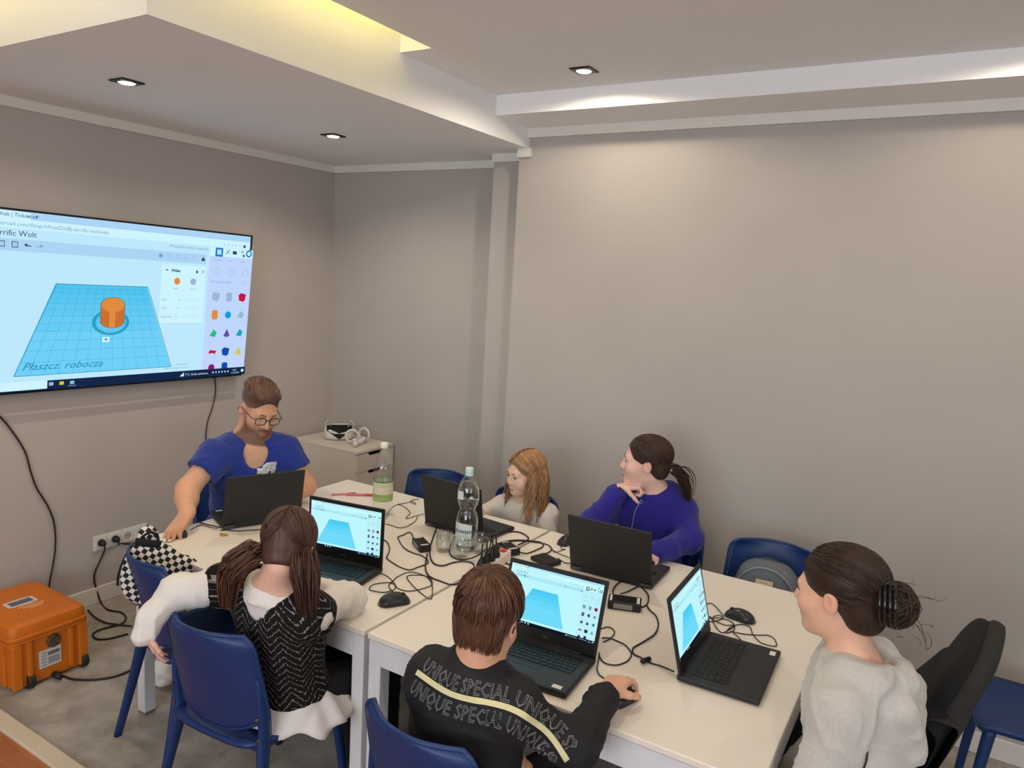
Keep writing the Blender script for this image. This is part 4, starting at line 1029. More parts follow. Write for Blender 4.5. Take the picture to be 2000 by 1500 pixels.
# power adapters
m_brick = mat('adapter_black', rgb(26, 25, 25), 0.45)
def adapter(x, y, yaw, l, w, h, label, leads=(), labels=True):
    t = tag(empty('power_adapter', (x, y, TZ), R(yaw)), label, 'adapter', 'black power adapters on the table')
    MB().box(-l / 2, l / 2, -w / 2, w / 2, 0.001, h).build('case', m_brick, t, bevel=0.004)
    if labels:
        MB().box(-l / 2 + 0.006, -l / 2 + 0.014, -w / 2 + 0.008, w / 2 - 0.008, h - 0.001, h + 0.0004).build('label', m_lab, t)
        MB().box(l / 2 - 0.016, l / 2 - 0.006, -w / 2 + 0.006, w / 2 - 0.010, h - 0.001, h + 0.0004).build('label', m_lab, t)
        MB().box(-l / 2 + 0.02, l / 2 - 0.03, -w / 2 - 0.0004, -w / 2 + 0.001, 0.006, h - 0.006).build('label', mat('grey_label', rgb(150, 148, 146), 0.6), t)
    mw = t.matrix_basis.inverted()
    for c in leads:
        pts, r = COURSE[c]; cable('cable', [tuple(mw @ Vector(p)) for p in lift_pts(pts, r)], r, m_cable, t)
    return t
adapter(-1.776, 2.312, -33, 0.105, 0.048, 0.030, 'black power adapter with white labels standing left of the glasses', ('charger_lead_b', 'charger_mains_b', 'charger_lead_c'))
adapter(-1.473, 2.503, -28, 0.095, 0.055, 0.030, 'black power adapter close behind the red power strip switch')
adapter(-1.300, 2.505, -20, 0.105, 0.075, 0.018, 'flat black power adapter behind the boy\'s laptop lid', (), False)
adapter(-0.885, 2.322, 20, 0.115, 0.065, 0.030, 'black power adapter with white labels right of the boy\'s laptop screen', ('charger_lead_d', 'charger_loop_d'))
# ferrite plug on the charging lead
o = MB().lathe([(0.003, -0.02), (0.0075, -0.016), (0.0075, 0.014), (0.004, 0.02)], 12).build('cable_ferrite', m_brick, None, smooth=True)
o.location = (-0.683, 2.005, TZ + 0.009); o.rotation_euler = (R(90), 0, R(-25)); tag(o, 'black ferrite bead on the charging lead left of the sideways laptop', 'ferrite bead')

# power strip
m_strip = mat('strip_white', rgb(232, 222, 212), 0.45)
ps = tag(empty('power_strip', (-1.4265, 2.302, TZ), R(97.5)), 'white power strip with red switch in the middle of the table', 'power strip')
MB().box(-0.135, 0.135, -0.022, 0.022, 0, 0.042).build('housing', m_strip, ps, bevel=0.004)
for i in range(4):
    MB().lathe([(0.019, 0.042), (0.019, 0.0432), (0.0165, 0.0432), (0.0165, 0.0424), (0.0, 0.0424)], 20, c=(-0.100 + 0.044 * i, 0, 0), capt=False, capb=False).build('socket', m_strip, ps, smooth=False)
MB().box(0.093, 0.119, -0.012, 0.012, 0.042, 0.047).build('switch', mat('red_switch', rgb(206, 28, 36), 0.35, emit=rgb(220, 20, 30), estr=0.15), ps, bevel=0.003)
def plug(u, lean, label, pts=None):
    t = tag(empty('mains_plug', (0, 0, 0)), label, 'plug', 'black plugs in the power strip')
    P = ps.matrix_basis @ Vector((u, 0, 0.044)); t.location = P; t.rotation_euler = (R(lean[0]), R(lean[1]), R(97.5))
    MB().lathe([(0.017, 0.0), (0.0175, 0.008), (0.013, 0.022), (0.008, 0.034), (0.0045, 0.046), (0.003, 0.056)], 16).build('body', m_brick, t, smooth=True)
    cable('cable', [(0, 0, 0.05), (0.004, 0.004, 0.066), (0.02, 0.012, 0.08), (0.05, 0.022, 0.075)], 0.003, m_cable, t)
plug(-0.100, (0, 8), 'black plug in the socket nearest the boy\'s head'); plug(-0.056, (0, 6), 'second black plug on the power strip from the boy\'s head')
plug(-0.012, (4, 4), 'third black plug on the power strip from the boy\'s head'); plug(0.032, (-4, 10), 'black plug next to the red power strip switch')
# ------------------------------------------------------------------ bottles and glasses
m_pet = thin_glass('clear_plastic', (0.95, 0.97, 0.97, 1))
m_water = mat('water', (0.97, 0.99, 0.99, 1), 0.0, trans=1.0, ior=1.33)
m_gl = thin_glass('drinking_glass', (0.955, 0.965, 0.96, 1))
def shell(prof, t):
    """closed thin-walled profile: outside up, inside down"""
    P = np.array(prof); inn = P.copy(); inn[:, 0] = np.maximum(P[:, 0] - t, 0.0005); inn[0, 1] += t
    return [tuple(p) for p in P] + [tuple(p) for p in inn[::-1]]
def lathe_obj(name, prof, m, parent, n=32, capb=True, capt=True):
    return MB().lathe(prof, n, capb=capb, capt=capt).build(name, m, parent, smooth=True)
# full water bottle with hourglass waist
b = tag(empty('water_bottle', (-1.628, 2.418, TZ)), 'tall clear water bottle with pale cap and waist, among the drinking glasses', 'bottle')
pr = [(0.030, 0.0), (0.041, 0.004), (0.045, 0.018), (0.0455, 0.06), (0.0455, 0.115), (0.044, 0.138), (0.039, 0.158), (0.0335, 0.170), (0.0325, 0.176), (0.035, 0.184), (0.0415, 0.196), (0.0455, 0.215), (0.0455, 0.240), (0.043, 0.262), (0.036, 0.284), (0.025, 0.302), (0.016, 0.314), (0.0135, 0.322), (0.0135, 0.338)]
lathe_obj('body', pr, m_pet, b)
win = [(max(r - 0.0012, 0.001), z + 0.001) for r, z in pr if z < 0.29]
lathe_obj('water', win, m_water, b)
lathe_obj('cap', [(0.0155, 0.322), (0.0165, 0.324), (0.0165, 0.344), (0.0150, 0.347), (0.0, 0.347)], mat('cap_mint', rgb(196, 226, 224), 0.4), b, capt=False)
lathe_obj('cap_ring', [(0.0160, 0.314), (0.0168, 0.316), (0.0168, 0.3205), (0.0160, 0.322)], mat('cap_mint', rgb(196, 226, 224), 0.4), b)
def band(name, r, z0, z1, a0, a1, m, parent, n=30, slope=0.0):
    V = []; F = []
    for i in range(n + 1):
        a = a0 + (a1 - a0) * i / n
        for z in (z0, z1 + slope * math.sin((a - a0) * 1.0)):
            V.append((r * math.cos(a), r * math.sin(a), z))
    for i in range(n): F.append((2 * i, 2 * i + 2, 2 * i + 3, 2 * i + 1))
    return obj(name, V, F, m, parent, smooth=True)
lb = band('label', 0.0461, 0.030, 0.112, R(175), R(330), mat('label_pale', rgb(214, 226, 228), 0.5, var=0.03, vscale=30), b, slope=0.012)
V, F = text_mesh('CISOWIANKA', 0.020, 0.0006, align='CENTER')
CA = math.atan2(-2.418, 1.628)   # side towards the room
obj('label_text', [(0.0464 * math.cos(CA + a[0] / 0.0464 - 0.25), 0.0464 * math.sin(CA + a[0] / 0.0464 - 0.25), 0.082 + a[1]) for a in V], F, mat('label_ink', rgb(60, 78, 96), 0.5), lb)
V, F = text_mesh('WODA', 0.009, 0.0003, align='CENTER')
obj('label_text', [(0.0464 * math.cos(CA + a[0] / 0.0464 + 0.1), 0.0464 * math.sin(CA + a[0] / 0.0464 + 0.1), 0.052 + a[1]) for a in V], F, mat('label_ink', rgb(60, 78, 96), 0.5), lb)
band('neck_label', 0.0458, 0.222, 0.256, CA - 1.15, CA - 0.45, mat('label_pale', rgb(214, 226, 228), 0.5), b, 12)
# half-empty bottle with green label
b = tag(empty('soda_bottle', (-2.182, 2.535, TZ)), 'clear soda bottle with green label and white cap near the drawer unit', 'bottle')
pr = [(0.030, 0.0), (0.042, 0.005), (0.0455, 0.02), (0.0455, 0.060), (0.045, 0.066), (0.0455, 0.072), (0.0455, 0.160), (0.0445, 0.168), (0.0455, 0.178), (0.0435, 0.196), (0.0455, 0.212), (0.046, 0.222), (0.041, 0.240), (0.030, 0.272), (0.021, 0.298), (0.0145, 0.312), (0.0135, 0.332)]
lathe_obj('body', pr, m_pet, b, capb=True, capt=False)
lathe_obj('cap', [(0.0155, 0.314), (0.0175, 0.316), (0.0175, 0.336), (0.0160, 0.339), (0.0, 0.339)], mat('cap_white', rgb(238, 232, 222), 0.4), b, capt=False)
m_gl2 = mat('label_green', rgb(150, 178, 104), 0.5, var=0.25, vscale=26, alpha=0.9)
band('label', 0.0461, 0.070, 0.104, 0, 2 * math.pi, mat('label_green', rgb(186, 202, 150), 0.5), b, 40)
band('label', 0.0461, 0.104, 0.136, 0, 2 * math.pi, mat('label_cream', rgb(216, 213, 192), 0.5, var=0.12, vscale=40), b, 40)
band('label', 0.0461, 0.136, 0.162, 0, 2 * math.pi, mat('label_green2', rgb(200, 212, 168), 0.5, var=0.12, vscale=40), b, 40)
band('label', 0.0463, 0.160, 0.165, 0, 2 * math.pi, mat('label_dkgreen', rgb(72, 104, 60), 0.5), b, 40)
MB().lathe([(0.0, 0.160), (0.0445, 0.1605)], 32, capb=False, capt=False).build('drink_surface', thin_glass('lime_drink', (0.86, 0.90, 0.78, 1)), b, smooth=True)
# tumblers
def glass(x, y, label, r=0.034, h=0.078):
    t = tag(empty('drinking_glass', (x, y, TZ)), label, 'glass', 'small glass tumblers by the water bottle')
    o = [(r * 0.80, 0.0), (r * 0.92, 0.003), (r * 0.95, 0.012), (r * 1.02, 0.05), (r, h), (r - 0.0012, h + 0.0008), (r - 0.0024, h), (r * 1.02 - 0.0024, 0.05), (r * 0.95 - 0.0026, 0.014), (r * 0.80, 0.009), (0.0005, 0.008)]
    lathe_obj('bowl', o, m_gl, t, capt=False)
glass(-1.690, 2.347, 'empty glass tumbler left of the water bottle'); glass(-1.596, 2.335, 'empty glass tumbler in front of the water bottle'); glass(-1.562, 2.425, 'empty glass tumbler right of the water bottle, before the plugs')

# ------------------------------------------------------------------ sheet of paper and pink pen
o = obj('paper_sheet', [(-0.105, -0.148, 0.0006), (0.105, -0.148, 0.0006), (0.105, 0.148, 0.0012), (-0.105, 0.148, 0.0006), (-0.105, -0.148, 0.0), (0.105, -0.148, 0.0), (0.105, 0.148, 0.0), (-0.105, 0.148, 0.0)],
        [(0, 1, 2, 3), (7, 6, 5, 4), (0, 4, 5, 1), (1, 5, 6, 2), (2, 6, 7, 3), (3, 7, 4, 0)], mat('paper', rgb(232, 220, 216), 0.7, var=0.02))
o.location = (-2.46, 2.60, TZ); o.rotation_euler = (0, 0, R(58)); tag(o, 'sheet of paper on the table behind the pigtail girl\'s laptop', 'paper')
pn = tag(empty('marker_pen', (-2.447, 2.669, TZ + 0.007), R(38)), 'pink marker pen lying on the paper sheet', 'pen')
MB().cyl((-0.065, 0, 0), (0.025, 0, 0), 0.006, 12).build('barrel', mat('pen_pink', rgb(206, 110, 122), 0.4), pn, smooth=False)
MB().cyl((0.025, 0, 0), (0.068, 0, 0), 0.0068, 12).build('cap', mat('pen_red', rgb(190, 76, 92), 0.4), pn)
pn = tag(empty('marker_pen', (-2.515, 2.628, TZ + 0.006), R(50)), 'mauve marker pen half hidden behind the pigtail girl\'s laptop', 'pen')
MB().cyl((-0.06, 0, 0), (0.02, 0, 0), 0.0055, 12).build('barrel', mat('pen_mauve', rgb(200, 140, 140), 0.4), pn)
MB().cyl((0.02, 0, 0), (0.06, 0, 0), 0.006, 12).build('cap', mat('pen_mauve2', rgb(150, 92, 104), 0.4), pn)

# ------------------------------------------------------------------ VR headset and controllers on the drawer unit
m_vr = mat('vr_white', rgb(226, 224, 220), 0.4); m_foam = mat('vr_foam_black', rgb(26, 26, 25), 0.85, bump=0.1, bscale=300)
vr = tag(empty('vr_headset', (-3.50, 3.60, 0.70), R(46)), 'white VR headset with black face cushion on the drawer unit', 'headset')
# local: cushion faces -y
P, F, _ = sdf_mesh([Ell((0, 0.03, 0.052), (0.092, 0.048, 0.050), e=4, k=0.01), Ell((0, -0.012, 0.050), (0.086, 0.030, 0.046), e=3.5, k=0.02), Ell((0, -0.040, 0.093), (0.062, 0.06, 0.030), k=0.012, op='s')], 0.005)
mesh_np('body', P, F, m_vr, vr)
out = [(-0.083, 0.088), (-0.070, 0.094), (-0.055, 0.075), (-0.030, 0.062), (-0.008, 0.044), (0, 0.042), (0.008, 0.044), (0.030, 0.062), (0.055, 0.075), (0.070, 0.094), (0.083, 0.088), (0.083, 0.060), (0.060, 0.044), (0.034, 0.036), (0.018, 0.016), (0.004, 0.004), (-0.004, 0.004), (-0.018, 0.016), (-0.034, 0.036), (-0.060, 0.044), (-0.083, 0.060)]
n = len(out); yb = lambda x: -0.048 + 2.0 * x * x
V = [(x, yb(x), z + 0.010) for x, z in out] + [(x, yb(x) + 0.03, z + 0.010) for x, z in out]
F = [tuple(range(n)), tuple(range(2 * n - 1, n - 1, -1))] + [(k, n + k, n + (k + 1) % n, (k + 1) % n) for k in range(n)]
bmx = bmesh.new(); vv = [bmx.verts.new(p) for p in V]; [bmx.faces.new([vv[i] for i in f]) for f in F]; bmesh.ops.triangulate(bmx, faces=list(bmx.faces), ngon_method='EAR_CLIP')
me = bpy.data.meshes.new('face_cushion'); bmx.to_mesh(me); me.materials.append(m_foam); o = bpy.data.objects.new('face_cushion', me); COL.objects.link(o); o.parent = vr
for s in (-1, 1):
    v, f = tube(spline([(s * 0.088, 0.02, 0.07), (s * 0.094, -0.01, 0.095), (s * 0.090, -0.02, 0.118), (s * 0.078, 0.0, 0.128)], 5), 0.009, 8, flat=0.4, up=(s, 0, 0)); obj('strap_arm', v, f, m_vr, vr, smooth=True)
def controller(x, y, yaw, lean, label):
    t = tag(empty('vr_controller', (x, y, 0.70), rot=(R(lean), 0, R(yaw))), label, 'controller', 'white VR controllers')
    a = np.linspace(0, 2 * math.pi, 29); v, f = tube([(0.040 * math.cos(q), 0.004, 0.055 + 0.040 * math.sin(q)) for q in a], 0.0085, 8, flat=0.75, up=(0, 1, 0))
    obj('tracking_ring', v, f, m_vr, t, smooth=True)
    v, f = tube(spline([(0.018, -0.02, 0.036), (0.024, -0.045, 0.025), (0.026, -0.075, 0.020), (0.026, -0.098, 0.020)], 5), [0.016] * 6 + [0.018] * 8 + [0.012] * 2, 10); obj('grip', v, f, m_vr, t, smooth=True)
    MB().lathe([(0.016, 0), (0.017, 0.004), (0.0, 0.006)], 16, c=(0.014, -0.012, 0.046), capt=False).build('thumb_pad', mat('vr_grey', rgb(120, 118, 116), 0.5), t)
controller(-3.345, 3.56, 40, 0, 'white VR controller lying nearest the headset'); controller(-3.330, 3.655, 5, 0, 'white VR controller standing nearer the wall')

# ------------------------------------------------------------------ wall sockets
m_sock = mat('socket_white', rgb(226, 222, 214), 0.4)
so = tag(empty('socket_strip', (XL, 2.232, 0.332)), 'white four-gang wall socket behind the checkered bag', 'socket')
MB().box(0, 0.009, -0.150, 0.150, -0.040, 0.040).build('frame', m_sock, so, bevel=0.003)
for i in range(4):
    yy = -0.112 + 0.0745 * i
    MB().box(0.009, 0.012, yy - 0.030, yy + 0.030, -0.030, 0.030).build('socket', m_sock, so, bevel=0.002)
    q = MB(); nn = 20
    q.add([(0.0122, yy + 0.021 * math.cos(2 * math.pi * k / nn), 0.021 * math.sin(2 * math.pi * k / nn)) for k in range(nn)], [tuple(range(nn))])
    q.build('recess', mat('socket_recess', rgb(176, 172, 164), 0.5), so)
    for dz in (-0.009, 0.009):
        q = MB(); q.add([(0.0126, yy + dz + 0.0028 * math.cos(2 * math.pi * k / 8), 0.0028 * math.sin(2 * math.pi * k / 8)) for k in range(8)], [tuple(range(8))]); q.build('pin_hole', m_key, so)
def wall_plug(y, z, course, label):
    t = tag(empty('wall_plug', (XL + 0.012, y, z)), label, 'plug', 'black plugs in the wall socket')
    v, f = tube([(0, 0, 0), (0.012, 0, 0), (0.026, 0, -0.002), (0.034, 0, -0.008)], [0.019, 0.0185, 0.013, 0.006], 14); obj('body', v, f, m_brick, t, smooth=True)
    pts, r = COURSE[course]; loc = Vector(t.location)
    q = [(0.030, 0, -0.006), (0.032, 0.0, -0.025)] + [tuple(Vector(p) - loc) for p in pts[1:]]
    cable('cable', q, r, m_cable, t)
wall_plug(2.121, 0.332, 'outlet_cord', 'black plug in the socket nearest the orange case, its cord dropping to the floor')
wall_plug(2.197, 0.332, 'outlet_cord2', 'black plug in the second wall socket from the orange case')

# ------------------------------------------------------------------ orange transport case
m_or = mat('case_orange', rgb(206, 110, 18), 0.5, var=0.05, vscale=12, bump=0.05, bscale=260)
cs = tag(empty('transport_case', (-3.425, 1.572, 0)), 'orange hard transport case with wheels on the carpet by the TV wall', 'case')
hx, hy = 0.232, 0.166
def rrect(hx, hy, r, n=5):
    out = []
    for cx, cy, a0 in ((hx - r, hy - r, 0), (-hx + r, hy - r, 90), (-hx + r, -hy + r, 180), (hx - r, -hy + r, 270)):
        for i in range(n + 1): a = R(a0 + 90 * i / n); out.append((cx + r * math.cos(a), cy + r * math.sin(a)))
    return out
def layers(spec, name, m, parent):
    V = []; F = []; rings = []
    for hx2, hy2, r, z in spec:
        q = rrect(hx2, hy2, r); rings.append(len(V)); V += [(p[0], p[1], z) for p in q]; n = len(q)
    for k in range(len(spec) - 1):
        for i in range(n): F.append((rings[k] + i, rings[k] + (i + 1) % n, rings[k + 1] + (i + 1) % n, rings[k + 1] + i))
    F.append(tuple(range(n - 1, -1, -1))); F.append(tuple(rings[-1] + i for i in range(n)))
    return obj(name, V, F, m, parent, autos=35)
layers([(hx - 0.022, hy - 0.022, 0.03, 0.012), (hx - 0.016, hy - 0.016, 0.03, 0.018), (hx - 0.012, hy - 0.012, 0.03, 0.215), (hx, hy, 0.035, 0.218), (hx, hy, 0.035, 0.229)], 'body', m_or, cs)
layers([(hx, hy, 0.035, 0.232), (hx, hy, 0.035, 0.243), (hx - 0.006, hy - 0.006, 0.034, 0.246), (hx - 0.006, hy - 0.006, 0.034, 0.272), (hx - 0.012, hy - 0.012, 0.034, 0.288), (hx - 0.03, hy - 0.03, 0.03, 0.297), (hx - 0.05, hy - 0.05, 0.02, 0.299)], 'lid', m_or, cs)
for i, (a, b2) in enumerate(((-hy + 0.010, -hy + 0.050), (-hy + 0.070, -hy + 0.092), (hy - 0.092, hy - 0.070), (hy - 0.050, hy - 0.010))):
    MB().box(hx - 0.020, hx - 0.002, a, b2, 0.03 if i in (1, 2) else 0.016, 0.217).build('rib', m_or, cs, bevel=0.006)
for x0 in (-0.17, -0.06, 0.05, 0.15):
    MB().box(x0 - 0.02, x0 + 0.02, -hy + 0.002, -hy + 0.020, 0.02, 0.217).build('rib', m_or, cs, bevel=0.006)
m_wheel = mat('wheel_black', rgb(40, 36, 26), 0.6)
for yy in (-0.085, 0.140):
    w = MB().lathe([(0.012, -0.014), (0.030, -0.014), (0.033, -0.009), (0.033, 0.009), (0.030, 0.014), (0.012, 0.014)], 20).build('wheel', m_wheel, cs, autos=30)
    w.location = (hx - 0.020, yy, 0.033); w.rotation_euler = (R(90), 0, 0)
lt = MB().lathe([(0.030, 0), (0.030, 0.006), (0.022, 0.010), (0.0, 0.010)], 8, capt=False).build('valve_fitting', mat('valve_grey', rgb(96, 84, 66), 0.4, metal=0.5, var=0.4, vscale=60), cs)
lt.location = (hx - 0.012, 0.012, 0.180); lt.rotation_euler = (0, R(90), 0)
LB = MB().box(hx - 0.013, hx - 0.0095, -0.048, 0.042, 0.070, 0.150).build('label', mat('case_label', rgb(206, 202, 200), 0.6), cs)
for k in range(5): MB().box(hx - 0.0098, hx - 0.0090, -0.040, -0.018, 0.078 + 0.014 * k, 0.084 + 0.014 * k).build('print', mat('label_print', rgb(150, 150, 156), 0.6), LB)
MB().box(hx - 0.0098, hx - 0.0090, -0.012, 0.036, 0.120, 0.136).build('print', mat('label_print2', rgb(110, 110, 118), 0.6), LB)
MB().box(hx - 0.0098, hx - 0.0090, -0.012, 0.036, 0.080, 0.112).build('print', mat('label_print', rgb(150, 150, 156), 0.6), LB)
SK = obj('sticker', [(-0.035, -0.07, 0.2992), (0.03, -0.07, 0.2992), (0.04, 0.0, 0.2992), (0.03, 0.05, 0.2992), (-0.035, 0.05, 0.2992), (-0.042, 0.0, 0.2992)], [(0, 1, 2, 3, 4, 5)], mat('case_sticker', rgb(214, 206, 200), 0.5), cs)
MB().box(-0.024, 0.020, -0.055, 0.036, 0.2993, 0.2997).build('print', mat('sticker_blue', rgb(88, 96, 120), 0.5), SK)
for k in range(3): MB().box(0.052 + 0.016 * k, 0.058 + 0.016 * k, -0.05 + 0.018 * k, 0.060 - 0.010 * k, 0.2991, 0.2996).build('print_line', mat('sticker_line', rgb(232, 190, 150), 0.5), cs)
pts, r = COURSE['case_cord']; loc = Vector(cs.location)
v, f = tube([(hx - 0.012, 0.012, 0.022), (hx + 0.012, 0.012, 0.022), (hx + 0.035, 0.016, 0.014)], [0.014, 0.014, 0.006], 10); obj('power_inlet', v, f, m_brick, cs, smooth=True)
cable('power_lead', [(hx + 0.03, 0.016, 0.014)] + [tuple(Vector(p) - loc) for p in pts[1:]], r, m_cable, cs)

# ------------------------------------------------------------------ checkered drawstring bag over the empty chair
def checker_mat():
    m = bpy.data.materials.new('checkered_cloth'); m.use_nodes = True; nt = m.node_tree; b = nt.nodes['Principled BSDF']; b.inputs['Roughness'].default_value = 0.9
    tc = nt.nodes.new('ShaderNodeTexCoord'); mp = nt.nodes.new('ShaderNodeMapping'); ck = nt.nodes.new('ShaderNodeTexChecker')
    mp.inputs['Rotation'].default_value = (0, 0, R(12)); mp.inputs['Location'].default_value = (0.003, 0.002, 0.0)
    nt.links.new(tc.outputs['UV'], mp.inputs['Vector']); nt.links.new(mp.outputs['Vector'], ck.inputs['Vector'])
    ck.inputs['Scale'].default_value = 1.0; ck.inputs['Color1'].default_value = rgb(222, 218, 212); ck.inputs['Color2'].default_value = rgb(26, 25, 26)
    nt.links.new(ck.outputs['Color'], b.inputs['Base Color']); return m
bag = tag(empty('drawstring_bag'), 'black and white checkered drawstring bag between the empty chair and the table corner', 'bag')
bc = V3(-2.400, 1.560, 0.705); fw = norm((2.2, -1.35, 0.85))           # its broad side looks up and back into the room
bx = norm(np.cross((0, 0, 1), fw)); bu = np.cross(fw, bx)               # right, up on the broad side
bxr = bx * math.cos(R(-26)) + bu * math.sin(R(-26)); bur = np.cross(fw, bxr)
B3 = np.stack([bxr, fw, bur], 1)
def bp(a, c, d=0.0): return bc + bxr * a + bur * c + fw * d
prs = [Ell(bp(0.0, -0.02), (0.112, 0.038, 0.100), B3, e=2.6, k=0.03), Ell(bp(-0.03, 0.02), (0.085, 0.042, 0.080), B3, k=0.04), Cone(bp(-0.055, 0.06), bp(-0.085, 0.090), 0.045, 0.032, k=0.03), Cone(bp(-0.085, 0.090), bp(-0.092, 0.115), 0.028, 0.034, k=0.015), Cone(bp(0.075, 0.060), bp(0.125, 0.070), 0.026, 0.005, k=0.03)]
P, F, _ = sdf_mesh(prs, 0.006)
N = normals(P, F); P = P + N * (wave_noise(P, 38, 3) * 0.005)[:, None]
o = mesh_np('cloth', P, F, checker_mat(), bag)
uvl = o.data.uv_layers.new(name='UVMap'); li = np.zeros(len(o.data.loops), np.int32); o.data.loops.foreach_get('vertex_index', li)
q = (P - bc); uv = np.stack([q @ bxr, q @ bur], 1) / 0.0165; uvl.data.foreach_set('uv', uv[li].astype(np.float32).ravel())
v, f = tube(spline([bp(-0.122, 0.080, 0.030), bp(-0.09, 0.088, 0.042), bp(-0.05, 0.094, 0.036), bp(-0.040, 0.098, 0.01)], 6), 0.014, 8, flat=0.45, up=fw); obj('drawcord_band', v, f, mat('bag_black', rgb(20, 20, 22), 0.85), bag, smooth=True)
v, f = tube(spline([bp(-0.11, 0.10, 0.03), bp(-0.09, 0.128, 0.035), bp(-0.06, 0.12, 0.03), bp(-0.055, 0.10, 0.03)], 6), 0.005, 6); obj('drawcord', v, f, mat('bag_black', rgb(20, 20, 22), 0.85), bag, smooth=True)
v, f = tube(spline([bp(-0.12, 0.08, 0.0), bp(-0.13, 0.03, 0.0), bp(-0.125, -0.04, 0.0), bp(-0.11, -0.08, 0.0)], 6), 0.005, 6); obj('shoulder_cord', v, f, mat('bag_black', rgb(20, 20, 22), 0.85), bag, smooth=True)

# ------------------------------------------------------------------ grey backpack on the chair by the wall
m_bp = mat('backpack_grey', rgb(104, 110, 116), 0.85, var=0.12, vscale=22, bump=0.12, bscale=500)
bk = tag(empty('backpack', (-0.552, 3.02, 0.44), R(3)), 'grey backpack with a cream label standing on the chair by the wall', 'backpack')
P, F, _ = sdf_mesh([Ell((0, 0.02, 0.14), (0.135, 0.075, 0.19), e=2.8, k=0.03), Ell((0, -0.03, 0.10), (0.118, 0.06, 0.13), e=2.8, k=0.03), Cone((-0.13, 0.02, -0.0), (0.13, 0.02, -0.0), 0.02, k=0.03)], 0.008)
P[:, 2] = np.maximum(P[:, 2], 0.012); N = normals(P, F); P = P + N * (wave_noise(P, 26, 5) * 0.006)[:, None]; P[:, 2] = np.maximum(P[:, 2], 0.012)
mesh_np('body', P, F, m_bp, bk)
arc = [(0.128 * math.cos(a) * (1 if True else 1), -0.048 + 0.02 * abs(math.cos(a)), 0.14 + 0.175 * math.sin(a)) for a in np.linspace(-0.1, math.pi + 0.1, 24)]
v, f = tube(arc, 0.005, 6); obj('piping', v, f, mat('backpack_piping', rgb(132, 142, 148), 0.7), bk, smooth=True)
arc = [(0.131 * math.cos(a), 0.03, 0.145 + 0.185 * math.sin(a)) for a in np.linspace(0.1, math.pi - 0.1, 24)]
v, f = tube(arc, 0.006, 6); obj('zipper', v, f, mat('backpack_dark', rgb(58, 64, 72), 0.7), bk, smooth=True)
LBp = obj('label_patch', [(-0.034, -0.076, 0.232), (0.034, -0.076, 0.232), (0.034, -0.058, 0.268), (-0.034, -0.058, 0.268), (-0.034, -0.060, 0.222), (0.034, -0.060, 0.222), (0.034, -0.046, 0.265), (-0.034, -0.046, 0.265)], [(0, 1, 2, 3), (4, 7, 6, 5), (0, 4, 5, 1), (1, 5, 6, 2), (2, 6, 7, 3), (3, 7, 4, 0)], mat('patch_cream', rgb(206, 192, 160), 0.7), bk, bevel=0.002)
for k in range(3): obj('print', [(-0.022 + 0.004 * k, -0.0735 + 0.0136 * (k * 0.27 + 0.2), 0.2345 + 0.0115 * k), (0.022 - 0.004 * k, -0.0735 + 0.0136 * (k * 0.27 + 0.2), 0.2345 + 0.0115 * k), (0.022 - 0.004 * k, -0.0735 + 0.0136 * (k * 0.27 + 0.28), 0.2365 + 0.0115 * k), (-0.022 + 0.004 * k, -0.0735 + 0.0136 * (k * 0.27 + 0.28), 0.2365 + 0.0115 * k)], [(0, 1, 2, 3)], mat('patch_print', rgb(150, 128, 96), 0.7), LBp)

# crumpled white plastic bag on the carpet behind the table leg
P, F, _ = sdf_mesh([Ell((0, 0, 0.055), (0.075, 0.06, 0.055), k=0.02), Ell((0.03, 0.03, 0.10), (0.035, 0.04, 0.05), k=0.02), Ell((-0.06, -0.04, 0.03), (0.05, 0.03, 0.03), k=0.02)], 0.008)
N = normals(P, F); P = P + N * (wave_noise(P, 60, 9) * 0.012)[:, None]; P[:, 2] = np.maximum(P[:, 2], 0.001)
o = mesh_np('plastic_bag', P, F, mat('white_plastic', rgb(226, 226, 222), 0.45), None, smooth=False); o.location = (-2.80, 1.84, 0); tag(o, 'small crumpled white plastic bag on the carpet behind the table leg', 'plastic bag')
